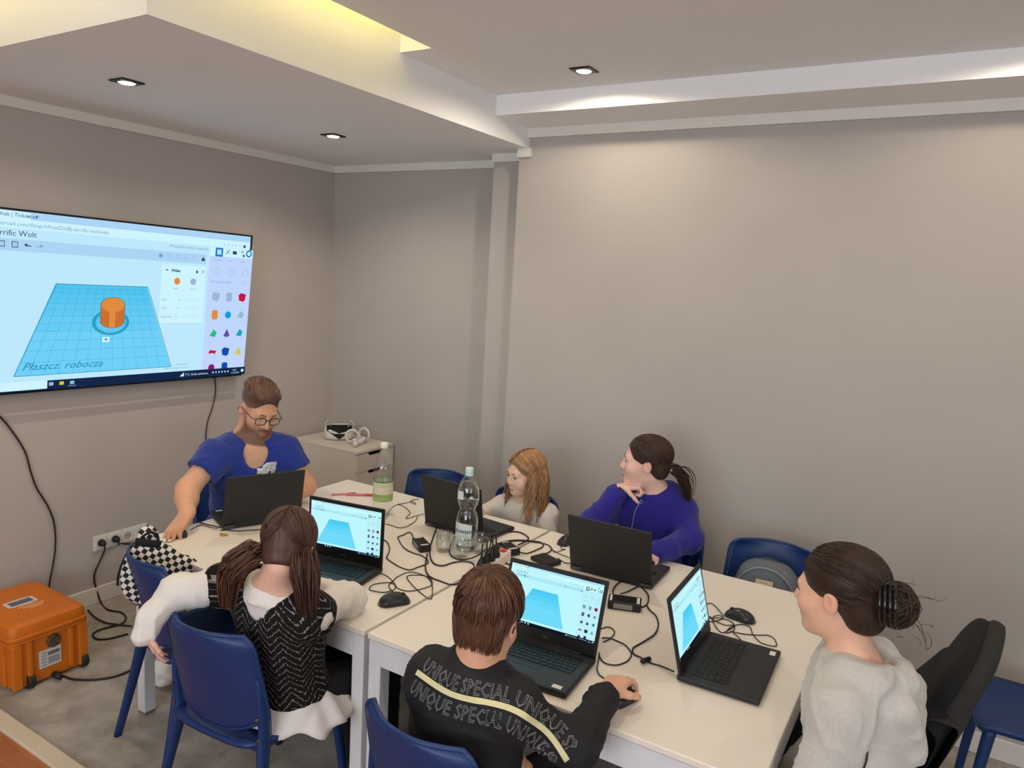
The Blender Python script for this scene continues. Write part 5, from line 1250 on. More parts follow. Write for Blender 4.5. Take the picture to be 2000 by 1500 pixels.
# ------------------------------------------------------------------ people: shared builders
m_skin = mat('skin', (0.6, 0.4, 0.3, 1), 0.52, var=0.05, vscale=60, attr='tint', sss=0.12, bump=0.02, bscale=600)
m_hairt = mat('hair', (0.1, 0.06, 0.04, 1), 0.42, var=0.25, vscale=90, stretch=(1, 1, 0.4), attr='tint', spec=0.35)
m_eyew = mat('eye_white', rgb(226, 220, 214), 0.2); m_pupil = mat('eye_pupil', rgb(14, 12, 12), 0.1)
def strands_mesh(name, paths, r, col, parent, cv=0.22, n=5, flat=0.8, taper=(0.55, 1.0, 0.25), seed=1):
    """paths (S,L,3) -> one mesh of tapered hair locks with a tint per lock"""
    Pp = np.asarray(paths, float); S, L, _ = Pp.shape; rg = np.random.default_rng(seed)
    T = np.gradient(Pp, axis=1); T /= np.linalg.norm(T, axis=2, keepdims=True) + 1e-9
    u = np.where(np.abs(T[:, :, 2:3]) > 0.9, V3(1, 0, 0), V3(0, 0, 1)); N1 = np.cross(T, u); N1 /= np.linalg.norm(N1, axis=2, keepdims=True) + 1e-9; N2 = np.cross(T, N1)
    prof = np.interp(np.linspace(0, 1, L), [0, 0.4, 1], taper)
    rr = (np.asarray(r) * np.ones(S))[:, None] * prof[None, :] * rg.uniform(0.8, 1.2, (S, 1))
    a = np.arange(n) * 2 * math.pi / n
    V = Pp[:, :, None, :] + rr[:, :, None, None] * (np.cos(a)[None, None, :, None] * N1[:, :, None, :] + np.sin(a)[None, None, :, None] * N2[:, :, None, :] * flat)
    V = V.reshape(-1, 3)
    base = (np.arange(S)[:, None, None] * L + np.arange(L - 1)[None, :, None]) * n; i = np.arange(n)[None, None, :]; i2 = (i + 1) % n
    F = np.stack([base + i, base + i2, base + n + i2, base + n + i], -1).reshape(-1, 4)
    c = np.asarray(col[:3])[None, :] * np.exp(rg.normal(0, cv, (S, 1))); c = np.repeat(c, L * n, 0)
    return mesh_np(name, V, F, m_hairt, parent, color=c)
def join_np(parts):
    Vs, Fs, k = [], [], 0
    for P, F in parts: Vs.append(P); Fs.append(F + k); k += len(P)
    return np.concatenate(Vs), np.concatenate(Fs)

def head_prims(H, B, s, beardk=0.0, child=0.0):
    """H skull centre, B columns right/forward/up, s scale (1 = adult)"""
    def P(x, y, z): return H + B @ (V3(x, y, z) * s)
    out = []
    def ell(c, r, **k):
        k.setdefault('k', 0.03); k['k'] *= s; out.append(Ell(P(*c), np.array(r) * s, B, **k))
    def cone(a, b, ra, rb=None, **k):
        k.setdefault('k', 0.015); k['k'] *= s; out.append(Cone(P(*a), P(*b), ra * s, (ra if rb is None else rb) * s, **k))
    ell((0, -0.015, 0.045), (0.074, 0.096, 0.078)); ell((0, 0.026, -0.020), (0.064, 0.066, 0.084)); ell((0, 0.028, -0.074), (0.050 + 0.004 * beardk, 0.054, 0.042))
    ell((0, 0.066, -0.102 + 0.012 * child), (0.022, 0.019, 0.017), k=0.035)
    for q in (-1, 1):
        ell((q * 0.040, 0.058, -0.022 - 0.012 * child), (0.026 + 0.003 * child, 0.028, 0.025))
    cone((-0.036, 0.080, 0.022), (0.036, 0.080, 0.022), 0.010, k=0.025)
    for q in (-1, 1): ell((q * 0.031, 0.101, 0.003), (0.017, 0.016, 0.011), op='s', k=0.014)
    for q in (-1, 1):
        ell((q * 0.031, 0.0775, 0.0100), (0.0165, 0.0130, 0.0075), k=0.004); ell((q * 0.031, 0.0765, -0.0075), (0.0155, 0.0120, 0.0070), k=0.004)
    nz = 1.0 - 0.25 * child
    cone((0, 0.086, 0.014), (0, 0.086 + 0.023 * nz, -0.028), 0.0075, 0.0105, k=0.014)
    for q in (-1, 1): ell((q * 0.0125, 0.086 + 0.009 * nz, -0.033), (0.0085, 0.010, 0.0075), k=0.008)
    for q in (-1, 1):
        cone((q * 0.021, 0.0815, -0.0665), (q * 0.004, 0.0915, -0.0635), 0.0045, 0.0062, k=0.006, mat=1); cone((q * 0.018, 0.0815, -0.0715), (q * 0.003, 0.0895, -0.0745), 0.0045, 0.0070, k=0.006, mat=1)
    for q in (-1, 1):
        ell((q * 0.075, -0.010, -0.004), (0.0105, 0.019, 0.031), k=0.008); ell((q * 0.086, -0.004, 0.0), (0.0075, 0.010, 0.017), op='s', k=0.006)
    return out
def hand_prims(W, fd, pn, side, s=1.0, curl=(0.25, 0.3, 0.35, 0.45), thumb=0.35, spread=0.06):
    """W wrist, fd finger direction, pn palm normal (out of the palm), side +1 right hand / -1 left hand"""
    fd = norm(fd); pn = norm(np.asarray(pn) - fd * (np.asarray(pn) @ fd)); lat = np.cross(pn, fd) * side   # towards the thumb
    B = np.stack([lat, fd, pn], 1); out = []
    out.append(Ell(W + fd * 0.045 * s, np.array([0.036, 0.052, 0.0145]) * s, B, e=2.6, k=0.012 * s)); out.append(Cone(W - fd * 0.02 * s, W + fd * 0.02 * s, 0.023 * s, 0.022 * s, k=0.02 * s, sq=(pn, 1.35)))
    Ls = (0.070, 0.078, 0.072, 0.056); xs = (0.0275, 0.0095, -0.009, -0.0265); ys = (0.084, 0.088, 0.083, 0.075); rs = (0.0085, 0.0088, 0.0084, 0.0074)
    tips = []
    for i in range(4):
        p = W + (fd * ys[i] + lat * xs[i]) * s; out.append(Cone(W + (fd * 0.03 + lat * xs[i] * 0.7) * s, p, 0.011 * s, 0.0098 * s, k=0.010 * s))
        ang = 0.0; d0 = norm(fd + lat * spread * (1.5 - i))
        for j, fr in enumerate((0.45, 0.31, 0.26)):
            ang += curl[i] * (1.0, 1.5, 1.0)[j]
            d = d0 * math.cos(ang) + pn * math.sin(ang); q = p + d * Ls[i] * fr * s
            out.append(Cone(p, q, rs[i] * (1.0, 0.93, 0.86)[j] * s, rs[i] * (0.93, 0.86, 0.76)[j] * s, k=0.004 * s)); p = q
        tips.append(p)
    p = W + (fd * 0.022 + lat * 0.024 + pn * 0.004) * s
    dirs = [norm(fd * 0.7 + lat * 0.62 + pn * thumb), norm(fd * 0.9 + lat * 0.28 + pn * thumb * 1.3), norm(fd * 0.98 + lat * 0.05 + pn * thumb * 1.5)]
    for d, l, ra, rb in zip(dirs, (0.038, 0.030, 0.024), (0.0125, 0.0102, 0.0092), (0.0105, 0.0094, 0.0078)):
        q = p + d * l * s; out.append(Cone(p, q, ra * s, rb * s, k=0.008 * s)); p = q
    return out
def face_tint(P, H, B, s, skin, lip, mi, extra=None):
    q = ((P - H) @ B) / s; c = np.tile(np.array(skin[:3]), (len(P), 1))
    m = ((q[:, 0] / 0.0200) ** 2 + ((q[:, 2] + 0.069) / 0.0080) ** 2 < 1) & (q[:, 1] > 0.07); c[m] = lip[:3]
    for sx in (-1, 1):
        d = np.exp(-(((q - V3(sx * 0.042, 0.075, -0.03)) / 0.022) ** 2).sum(1)); c *= (1 - d[:, None] * np.array([0.0, 0.13, 0.12]))
        d = np.exp(-(((q - V3(sx * 0.08, -0.01, -0.005)) / 0.02) ** 2).sum(1)); c *= (1 - d[:, None] * np.array([0.0, 0.18, 0.16]))
    d = np.exp(-(((q - V3(0, 0.108, -0.03)) / 0.014) ** 2).sum(1)); c *= (1 - d[:, None] * np.array([0.0, 0.10, 0.10]))
    if extra: c = extra(q, c)
    return c
def add_eyes(H, B, s, root, iris, brow, look=(0, 1, 0), browr=0.0035, lash=True):
    for q in (-1, 1):
        c = H + B @ (V3(q * 0.031, 0.0785, 0.002) * s); V = []; F = []; M = []; r = 0.0123 * s
        f = norm(B @ V3(*look)); u0 = norm(np.cross(f, V3(0.1, 0.2, 1))); v0 = np.cross(f, u0); nr, na = 9, 16
        th = [0, 0.22, 0.24, 0.50, 0.52, 0.9, 1.3, 1.9, 2.5]
        for t in th:
            for k in range(na):
                a = 2 * math.pi * k / na; V.append(c + r * (f * math.cos(t) + (u0 * math.cos(a) + v0 * math.sin(a)) * math.sin(t)))
        for j in range(nr - 1):
            for k in range(na):
                k2 = (k + 1) % na; F.append((j * na + k, j * na + k2, (j + 1) * na + k2, (j + 1) * na + k)); M.append(2 if j < 2 else (1 if j < 4 else 0))
        obj('eye', V, F, [m_eyew, mat('iris_%s' % iris[0], iris[1], 0.2), m_pupil], root, smooth=True, mids=M)
        P = [H + B @ (V3(q * x, y, z) * s) for x, y, z in ((0.013, 0.0945, 0.0225), (0.025, 0.0955, 0.0260), (0.038, 0.0890, 0.0262), (0.048, 0.0785, 0.0215))]
        v, f2 = tube(spline(P, 4), np.interp(np.linspace(0, 1, 13), [0, .4, 1], [browr, browr * 1.1, browr * 0.4]) * s, 6, flat=0.7); obj('eyebrow', v, f2, mat('brow_%s' % brow[0], brow[1], 0.7), root, smooth=True)
        if lash:
            P = [H + B @ (V3(q * x, y, z) * s) for x, y, z in ((0.0175, 0.0865, 0.0045), (0.026, 0.0912, 0.0068), (0.036, 0.0905, 0.0066), (0.0455, 0.0835, 0.0030))]
            v, f2 = tube(spline(P, 4), 0.0011 * s, 5); obj('eyelash', v, f2, mat('lash', rgb(40, 28, 24), 0.7), root, smooth=True)
def limb(j, ra, rb, rc, k=0.03):
    """two-bone limb with a full middle"""
    a, b, c = j; return [Cone(a, b, ra, rb, k=k), Cone(b, c, rb, rc, k=k)]
def torso_prims(sp, g=0.0, k=0.06):
    """sp: neckbase, chest, waist, pelvis, shR, shL ; wd half width, dp half depth"""
    lat = norm(sp['shR'] - sp['shL']); up = norm(sp['neck'] - sp['waist']); f = norm(np.cross(up, lat)); B = np.stack([lat, f, np.cross(lat, f)], 1)
    w, d = sp['w'], sp['d']; o = []
    o.append(Ell(sp['chest'], (w * 0.95 + g, d + g, 0.17 * sp['s'] + g), B, e=2.3, k=k)); o.append(Ell(sp['waist'], (w * 0.86 + g, d * 0.92 + g, 0.15 * sp['s'] + g), B, e=2.3, k=k))
    o.append(Ell(sp['pelvis'], (w * 1.02 + g, d * 1.12 + g, 0.11 * sp['s'] + g), k=k, B=B))
    rs = sp['sr'] + g
    o.append(Cone(sp['shR'], sp['neck'] - up * 0.03, rs, rs * 0.92, k=k * 0.8)); o.append(Cone(sp['shL'], sp['neck'] - up * 0.03, rs, rs * 0.92, k=k * 0.8))
    return o, B
def cloth(name, prims, h, m, root, folds=0.006, fscale=26, seed=1, fine=(), cut=(), mids=None, anis=None, calm=None):
    P, F, mi = sdf_mesh(prims + list(cut), h, fine, smooth=1)
    if folds:
        Q = P if anis is None else P @ anis
        N = normals(P, F); w = wave_noise(Q, fscale * 0.55, seed, 2); r1 = 1 - np.abs(wave_noise(Q * np.array([1.0, 1.0, 0.62]), fscale * 0.9, seed + 50, 2)); r2 = 1 - np.abs(wave_noise(Q * np.array([0.7, 1.0, 1.2]), fscale * 1.5, seed + 90, 1))
        am = folds if calm is None else folds * np.clip((np.linalg.norm(P - calm, axis=1) - 0.07) / 0.06, 0, 1)
        P = P + N * (am * (0.7 * w + 1.0 * (r1 ** 4 - 0.35) + 0.45 * (r2 ** 4 - 0.35)))[:, None]
    return mesh_np(name, P, F, m, root, mi=mi if isinstance(m, (list, tuple)) else None), P, F
def legs(root, sp, m, shoe, r=0.07, h=0.011, seed=2):
    pr = [Ell(sp['pelvis'] + V3(0, 0, -0.005), (sp['w'] * 1.06, sp['w'] * 0.95, 0.095), k=0.04)]
    for q in ('R', 'L'):
        pr += [Cone(sp['hip' + q], sp['knee' + q], r * 1.12, r * 0.82, k=0.05), Cone(sp['knee' + q], sp['ank' + q], r * 0.80, r * 0.62, k=0.03)]
    cloth('trousers', pr, h, m, root, 0.006, 22, seed)
    for q in ('R', 'L'):
        a = sp['ank' + q]; t = norm(V3(*(sp['knee' + q] - sp['hip' + q])[:2], 0)); B = basis(t, (0, 0, 1))
        P, F, _ = sdf_mesh([Ell(V3(a[0], a[1], 0.045) + t * 0.06, (0.042, 0.125, 0.042), B, e=2.5, k=0.02), Cone(V3(a[0], a[1], 0.06), V3(a[0], a[1], 0.10), 0.045, 0.045, k=0.03)], 0.009)
        P[:, 2] = np.maximum(P[:, 2], 0.002); mesh_np('shoe', P, F, shoe, root)
def slerp_paths(D0, D1, L, bulge=None):
    """great-circle paths between unit direction sets -> (S,L,3)"""
    D0 = D0 / np.linalg.norm(D0, axis=1, keepdims=True); D1 = D1 / np.linalg.norm(D1, axis=1, keepdims=True)
    om = np.arccos(np.clip((D0 * D1).sum(1), -0.9999, 0.9999)); t = np.linspace(0, 1, L)
    a = np.sin((1 - t)[None, :] * om[:, None]) / np.sin(om)[:, None]; b = np.sin(t[None, :] * om[:, None]) / np.sin(om)[:, None]
    return a[:, :, None] * D0[:, None, :] + b[:, :, None] * D1[:, None, :]
def person(label, loc):
    return tag(empty('person', loc), label, 'person')
def fix_parent(root):
    """parts were built in world coordinates: keep them there"""
    inv = Matrix.Translation(-Vector(root.location))
    for c in root.children: c.matrix_parent_inverse = inv
def glasses(H, B, s, root, m, lensm=None):
    g = None
    def P(x, y, z): return H + B @ (V3(x, y, z) * s)
    fr = MB()
    for q in (-1, 1):
        c = [(q * (0.034 + 0.0235 * math.copysign(abs(math.cos(a)) ** 0.55, math.cos(a))), 0.104 - 0.004 * abs(q * (0.034 + 0.02 * math.cos(a))) / 0.05, -0.002 + 0.0165 * math.copysign(abs(math.sin(a)) ** 0.6, math.sin(a))) for a in np.linspace(0, 2 * math.pi, 25)]
        fr.tube([P(*x) for x in c], 0.0019 * s, 6)
        fr.tube([P(q * 0.057, 0.100, 0.006), P(q * 0.072, 0.088, 0.008), P(q * 0.080, 0.03, 0.010), P(q * 0.081, -0.010, 0.012), P(q * 0.082, -0.026, 0.0), P(q * 0.081, -0.032, -0.014)], 0.0019 * s, 6)
    fr.tube([P(-0.012, 0.104, 0.004), P(0, 0.107, 0.007), P(0.012, 0.104, 0.004)], 0.0018 * s, 6)
    o = fr.build('glasses', m, root, smooth=True)
    for q in (-1, 1):
        c = [(q * (0.034 + 0.0225 * math.copysign(abs(math.cos(a)) ** 0.55, math.cos(a))), 0.103, -0.002 + 0.0155 * math.copysign(abs(math.sin(a)) ** 0.6, math.sin(a))) for a in np.linspace(0, 2 * math.pi, 25)[:-1]]
        obj('lens', [P(*x) for x in c], [tuple(range(24))], M_THIN, o)
    return o
# ------------------------------------------------------------------ the bearded man at the head of the table
SK_M = rgb(214, 160, 128); SK_G = rgb(224, 180, 158); LIP = rgb(182, 108, 98)
def make_man():
    root = person('bearded man with glasses and blue T-shirt bent over his laptop, hand on a mouse', (-2.98, 2.37, 0))
    H = V3(-2.735, 2.286, 1.178); B = basis((0.90, -0.24, -0.36), (0.05, 0.10, 1)); s = 1.02
    sp = dict(neck=V3(-2.765, 2.262, 1.035), chest=V3(-2.80, 2.27, 0.90), waist=V3(-2.89, 2.325, 0.70), pelvis=V3(-2.98, 2.37, 0.52), shR=V3(-2.785, 2.095, 0.990), shL=V3(-2.655, 2.375, 0.990), w=0.155, d=0.108, s=1.0, sr=0.056,
              hipR=V3(-2.96, 2.29, 0.52), hipL=V3(-2.90, 2.46, 0.52), kneeR=V3(-2.58, 2.06, 0.53), kneeL=V3(-2.50, 2.30, 0.53), ankR=V3(-2.60, 2.05, 0.09), ankL=V3(-2.50, 2.32, 0.09))
    eR, wR = V3(-2.765, 1.935, 0.868), V3(-2.648, 1.846, 0.800); eL, wL = V3(-2.555, 2.415, 0.82), V3(-2.545, 2.235, 0.775)
    pr = head_prims(H, B, s, 1.0); pr.append(Cone(H + B @ (V3(0, -0.03, -0.07) * s), sp['neck'] + V3(0, 0, -0.02), 0.056, 0.064, k=0.03))
    tp, TB = torso_prims(sp); pr += tp
    pr += [Cone(sp['shR'], eR, 0.054, 0.046, k=0.03), Cone(eR, wR, 0.045, 0.030, k=0.03), Ell((eR * 0.62 + wR * 0.38), (0.046, 0.046, 0.046), k=0.03), Cone(sp['shL'], eL, 0.054, 0.045, k=0.03), Cone(eL, wL, 0.044, 0.029, k=0.03)]
    fd = norm(V3(-2.618, 1.770, 0.760) - wR); pr += hand_prims(wR, fd, (0.15, 0.25, -1.0), 1, 1.08, (0.30, 0.34, 0.36, 0.40), 0.45, 0.10)
    pr += hand_prims(wL, (-0.1, -0.95, -0.05), (0, 0, -1), -1, 1.05, (0.2, 0.22, 0.25, 0.3))
    P, F, mi = sdf_mesh(pr, 0.010, [(H - 0.17, H + 0.16, 0.0038), (wR - V3(0.07, 0.15, 0.09), wR + V3(0.10, 0.04, 0.04), 0.0042)])
    def beard(q, c):
        x, y, z = q.T
        jaw = 1 / (1 + np.exp((z + 0.050 - 0.75 * np.maximum(0, 0.060 - y)) / 0.007)) * (z > -0.122) * (y > 0.005)
        side = np.exp(-((np.abs(x) - 0.062) / 0.014) ** 2) * np.exp(-((y - 0.018) / 0.022) ** 2) * ((z < 0.0) & (z > -0.09)) * 0.55
        must = np.exp(-((z + 0.053) / 0.006) ** 2) * (np.abs(x) < 0.026) * (y > 0.07) * 0.45
        lipz = ((x / 0.0200) ** 2 + ((z + 0.069) / 0.0080) ** 2 < 1) & (y > 0.07); w0 = np.clip((y - 0.008) / 0.025, 0, 1)
        w = np.clip(jaw * 0.85 + side + must, 0, 0.84) * w0; w[lipz] = 0
        under = (z < -0.118); w[under] *= 0.5
        c = c * (1 - w[:, None]) + np.array(rgb(84, 56, 44)[:3]) * w[:, None]
        fade = np.clip((z - 0.012) / 0.03, 0, 1) * (y < 0.045) * (np.abs(x) > 0.03); fade = fade * 0.55 + 0.45 * np.clip((z + 0.06) / 0.07, 0, 1) * (y < -0.035)
        fade = np.clip(fade, 0, 0.8)
        return c * (1 - fade[:, None]) + np.array(rgb(104, 90, 84)[:3]) * fade[:, None]
    mesh_np('body', P, F, m_skin, root, color=face_tint(P, H, B, s, SK_M, rgb(176, 98, 86), mi, beard))
    add_eyes(H, B, s, root, ('grey', rgb(90, 100, 100)), ('man', rgb(112, 80, 62)), (0, 0.9, -0.45), 0.0036)
    glasses(H, B, s, root, mat('glasses_dark', rgb(30, 26, 26), 0.3))
    # hair: short sides, longer top brushed forward and to the side
    hp = [Ell(H + B @ (V3(0.0, -0.016, 0.048) * s), np.array([0.0785, 0.100, 0.082]) * s, B, k=0.01), Ell(H + B @ (V3(0.008, 0.028, 0.098) * s), np.array([0.062, 0.062, 0.038]) * s, B, k=0.03),
          Ell(H + B @ (V3(0, 0.118, -0.006) * s), np.array([0.094, 0.072, 0.100]) * s, B, op='s', k=0.008), Plane(H + B @ (V3(0, 0.03, 0.020) * s), B @ V3(0, -0.35, -1), k=0.012)]
    P, F, _ = sdf_mesh(hp, 0.0045); q = ((P - H) @ B) / s; tq = np.clip((q[:, 2] - 0.035) / 0.04, 0, 1)[:, None]
    mesh_np('hair', P, F, m_hairt, root, color=np.array(rgb(92, 66, 54)[:3]) * tq + np.array(rgb(112, 92, 82)[:3]) * (1 - tq))
    rg = np.random.default_rng(4); S = 560; D0 = np.stack([rg.uniform(-0.80, 0.72, S), rg.uniform(-0.95, 0.62, S), rg.uniform(0.50, 1.0, S)], 1); D1 = D0 + np.stack([rg.normal(0.30, 0.10, S), rg.normal(0.42, 0.1, S), rg.normal(-0.02, 0.05, S)], 1)
    D1[:, 1] = np.minimum(D1[:, 1], 0.86); D1[:, 2] = np.maximum(D1[:, 2], 0.36)
    p = slerp_paths(D0, D1, 7); lift = 1.0 + 0.10 * np.sin(np.linspace(0.2, 2.6, 7))[None, :, None] * rg.uniform(0.3, 1.2, (S, 1, 1)); p = p * lift * np.array([0.0800, 0.109, 0.0880]) * s + np.array([0.002, -0.014, 0.052]) * s
    strands_mesh('hair_locks', H + p @ B.T, 0.0042, rgb(104, 74, 58), root, 0.26, taper=(0.7, 1.0, 0.4), seed=3)
    # T-shirt
    m_t = mat('tshirt_blue', rgb(26, 48, 132), 0.85, var=0.06, vscale=30, bump=0.06, bscale=700, sheen=0.2)
    tp, TB = torso_prims(sp, 0.014); dR = norm(eR - sp['shR']); dL = norm(eL - sp['shL'])
    tp += [Cone(sp['shR'] - dR * 0.02, sp['shR'] + dR * 0.105, 0.070, 0.075, k=0.03, cap=True), Cone(sp['shL'] - dL * 0.02, sp['shL'] + dL * 0.115, 0.070, 0.073, k=0.03, cap=True)]
    f = norm(np.cross(norm(sp['neck'] - sp['waist']), norm(sp['shR'] - sp['shL'])))
    f = TB[:, 1] if TB[:, 1] @ V3(0.8, -0.5, 0) > 0 else -TB[:, 1]
    lat = norm(sp['shR'] - sp['shL'])
    cut = [Cone(sp['neck'] + f * 0.02, sp['neck'] + f * 0.02 + V3(0, 0, 0.2), 0.070, 0.09, op='s', k=0.006), Cone(sp['neck'] + f * 0.085 + V3(0, 0, -0.015), sp['neck'] + f * 0.115 + V3(0, 0, -0.036), 0.060, 0.046, op='s', k=0.010)]
    _, tP, tF = cloth('tshirt', tp, 0.0075, m_t, root, 0.0065, 24, 5, cut=cut, calm=sp['neck'])
    bvh = BVHTree.FromPolygons([tuple(x) for x in tP], [tuple(x) for x in tF])
    # printed chest pocket
    pc = sp['chest'] + f * 0.13 - lat * 0.060 + V3(0, 0, 0.040); up2 = np.cross(lat, f); up2 = up2 if up2[2] > 0 else -up2
    def on_shirt(a, b2, off): 
        w = pc - lat * a + up2 * b2 + f * 0.06; hit = bvh.ray_cast(Vector(w), Vector(-f)); 
        return np.array(hit[0]) + f * off if hit[0] is not None else w - f * 0.06
    n = 8; V = [on_shirt(-0.043 + 0.086 * i / n, -0.05 + 0.10 * j / n + (0.010 * i / n), 0.0022) for j in range(n + 1) for i in range(n + 1)]
    fs = [(j * (n + 1) + i, j * (n + 1) + i + 1, (j + 1) * (n + 1) + i + 1, (j + 1) * (n + 1) + i) for j in range(n) for i in range(n)]
    pk = obj('pocket', V, fs, mat('pocket_print', rgb(214, 206, 206), 0.8, var=0.35, vscale=90), root, smooth=True)
    T1, F1 = text_mesh('LA', 0.075, 0.003, align='CENTER'); obj('pocket_lettering', [on_shirt(a[0], a[1] - 0.045, 0.0036) for a in T1], F1, mat('pocket_red', rgb(112, 30, 48), 0.8), root)
    legs(root, sp, mat('trousers_dark', rgb(34, 36, 46), 0.9, var=0.1, vscale=50), mat('shoe_dark', rgb(30, 30, 32), 0.6), 0.078)
    fix_parent(root)
make_man()

# ------------------------------------------------------------------ girl with pigtails, back to the camera
def make_pigtails():
    root = person('girl with brown pigtails in a black zigzag vest over a white shirt', (-1.70, 1.50, 0))
    H = V3(-1.628, 1.470, 1.015); B = basis((-0.45, 0.68, -0.58), (-0.20, 0.40, 0.88)); s = 0.93
    sp = dict(neck=V3(-1.645, 1.425, 0.905), chest=V3(-1.665, 1.480, 0.775), waist=V3(-1.695, 1.510, 0.615), pelvis=V3(-1.71, 1.540, 0.52), shR=V3(-1.515, 1.455, 0.845), shL=V3(-1.815, 1.445, 0.870), w=0.135, d=0.088, s=0.80, sr=0.045,
              hipR=V3(-1.63, 1.52, 0.52), hipL=V3(-1.77, 1.51, 0.52), kneeR=V3(-1.56, 1.86, 0.50), kneeL=V3(-1.74, 1.87, 0.50), ankR=V3(-1.50, 1.80, 0.09), ankL=V3(-1.66, 1.82, 0.09))
    eR, wR = V3(-1.600, 1.700, 0.782), V3(-1.735, 1.655, 0.815); eL, wL = V3(-1.950, 1.320, 0.845), V3(-1.950, 1.235, 0.795)
    pr = head_prims(H, B, s, child=0.7); pr.append(Cone(H + B @ (V3(0, -0.035, -0.06) * s), sp['neck'], 0.045, 0.050, k=0.03)); tp, TB = torso_prims(sp); pr += tp
    pr += [Cone(sp['shR'], eR, 0.040, 0.036, k=0.03), Cone(eR, wR, 0.035, 0.024, k=0.02), Cone(sp['shL'], eL, 0.040, 0.036, k=0.03), Cone(eL, wL, 0.035, 0.023, k=0.02)]
    pr += hand_prims(wL + V3(0.010, -0.016, -0.034), (0.10, 0.30, -0.92), (0.45, 0.88, 0.25), -1, 0.72, (0.14, 0.18, 0.22, 0.26), 0.15, 0.04); pr += hand_prims(wR, (0.35, -0.5, 0.75), (0.5, -0.6, -0.4), 1, 0.84, (0.3, 0.35, 0.4, 0.4))
    P, F, mi = sdf_mesh(pr, 0.010, [(H - V3(.14, .16, .17), H + 0.14, 0.0042), (wL - V3(0.06, 0.08, 0.16), wL + V3(0.07, 0.05, 0.02), 0.0042)])
    mesh_np('body', P, F, m_skin, root, color=face_tint(P, H, B, s, SK_G, LIP, mi)); add_eyes(H, B, s, root, ('brown', rgb(80, 56, 40)), ('brown', rgb(70, 48, 38)), (0, 1, -0.2))
    hc = rgb(78, 54, 46)
    hp = [Ell(H + B @ (V3(0, -0.016, 0.045) * s), np.array([0.083, 0.105, 0.087]) * s, B, k=0.02), Ell(H + B @ (V3(0, -0.046, -0.03) * s), np.array([0.062, 0.052, 0.064]) * s, B, k=0.03), Ell(H + B @ (V3(0, 0.115, -0.045) * s), np.array([0.080, 0.085, 0.105]) * s, B, op='s', k=0.01), Plane(H + B @ (V3(0, -0.06, -0.070) * s), B @ V3(0, 0.15, -1), k=0.02)]
    P, F, _ = sdf_mesh(hp, 0.005); q = ((P - H) @ B) / s
    part = np.exp(-(q[:, 0] / 0.0035) ** 2) * (q[:, 2] > -0.03); N = normals(P, F); P = P - N * (part * 0.004)[:, None]
    c = np.tile(np.array(hc[:3]), (len(P), 1)) * (1 + 0.7 * part[:, None]); mesh_np('hair', P, F, m_hairt, root, color=c)
    rg = np.random.default_rng(5); paths = []
    tie = {1: V3(0.078, -0.045, -0.030), -1: V3(-0.078, -0.045, -0.030)}
    R0 = np.array([0.0845, 0.1065, 0.0885]); C0 = np.array([0, -0.016, 0.045])
    for sd in (1, -1):
        S = 190; t = rg.uniform(-0.25, 1.0, S); ang = t * math.pi * 0.92   # along the parting from forehead over the crown to the nape
        D0 = np.stack([sd * rg.uniform(0.02, 0.10, S), np.cos(ang + 0.35) * 0.95, np.sin(ang + 0.35)], 1); low = D0[:, 2] < -0.45; D0[low, 2] = -0.45
        d1 = (tie[sd] - C0) / R0; D1 = np.tile(d1, (S, 1)) + rg.normal(0, 0.07, (S, 3)); p = slerp_paths(D0, D1, 10) * (1.0 + rg.uniform(0.008, 0.035, (S, 1, 1))); paths.append(p * R0 * s + C0 * s)
    strands_mesh('hair_locks', H + np.concatenate(paths) @ B.T, 0.0027, hc, root, 0.20, seed=6)
    for sd, end, nm in ((-1, V3(-1.735, 1.345, 0.865), 'pigtail'), (1, V3(-1.485, 1.420, 0.872), 'pigtail')):
        a = H + B @ (tie[sd] * s); mid = a * 0.45 + end * 0.55 + V3(sd * 0.012, -0.020, 0.035); S = 300
        base = spline([a, a * 0.75 + mid * 0.25 + V3(0, -0.008, 0.012), mid, end], 5); L = len(base); rg2 = np.random.default_rng(20 + sd); off = rg2.normal(0, 1, (S, 3)); off /= np.maximum(1, np.linalg.norm(off, axis=1, keepdims=True) / 1.6)
        wdt = np.interp(np.linspace(0, 1, L), [0, 0.25, 0.6, 1], [0.008, 0.022, 0.026, 0.014])
        curl = np.stack([np.sin(np.linspace(0, 3, L)[None, :] * rg2.uniform(0.6, 1.4, (S, 1)) + rg2.uniform(0, 6, (S, 1))) for _ in range(3)], -1) * 0.004
        pp = base[None] + off[:, None, :] * wdt[None, :, None] + curl
        strands_mesh(nm, pp, 0.0024, rgb(96, 66, 50) if sd < 0 else rgb(74, 50, 42), root, 0.25, seed=30 + sd)
        v, f = tube([a + B @ V3(sd * 0.006, 0, 0) * 0 + (base[1] - base[0]) * q2 for q2 in (-0.6, 0.2, 1.0)], [0.011, 0.0145, 0.011], 10); obj('hair_tie', v, f, mat('hair_tie_black', rgb(26, 24, 24), 0.8), root, smooth=True)
    # white shirt, sleeves and tails
    m_w = mat('shirt_white', rgb(226, 221, 216), 0.8, var=0.02, vscale=20, bump=0.05, bscale=500)
    tp, TB = torso_prims(sp, 0.010); fw = TB[:, 1] if TB[:, 1][1] > 0 else -TB[:, 1]
    dW = norm(wL - eL); dW2 = norm(wR - eR)
    tp += [Cone(sp['shR'], eR, 0.056, 0.052, k=0.03), Cone(eR, wR - dW2 * 0.0, 0.050, 0.036, k=0.03), Cone(sp['shL'], eL, 0.055, 0.050, k=0.03), Cone(eL, wL, 0.048, 0.037, k=0.02), Cone(wL - dW * 0.02, wL + V3(0.010, -0.018, -0.044), 0.040, 0.037, k=0.012)]
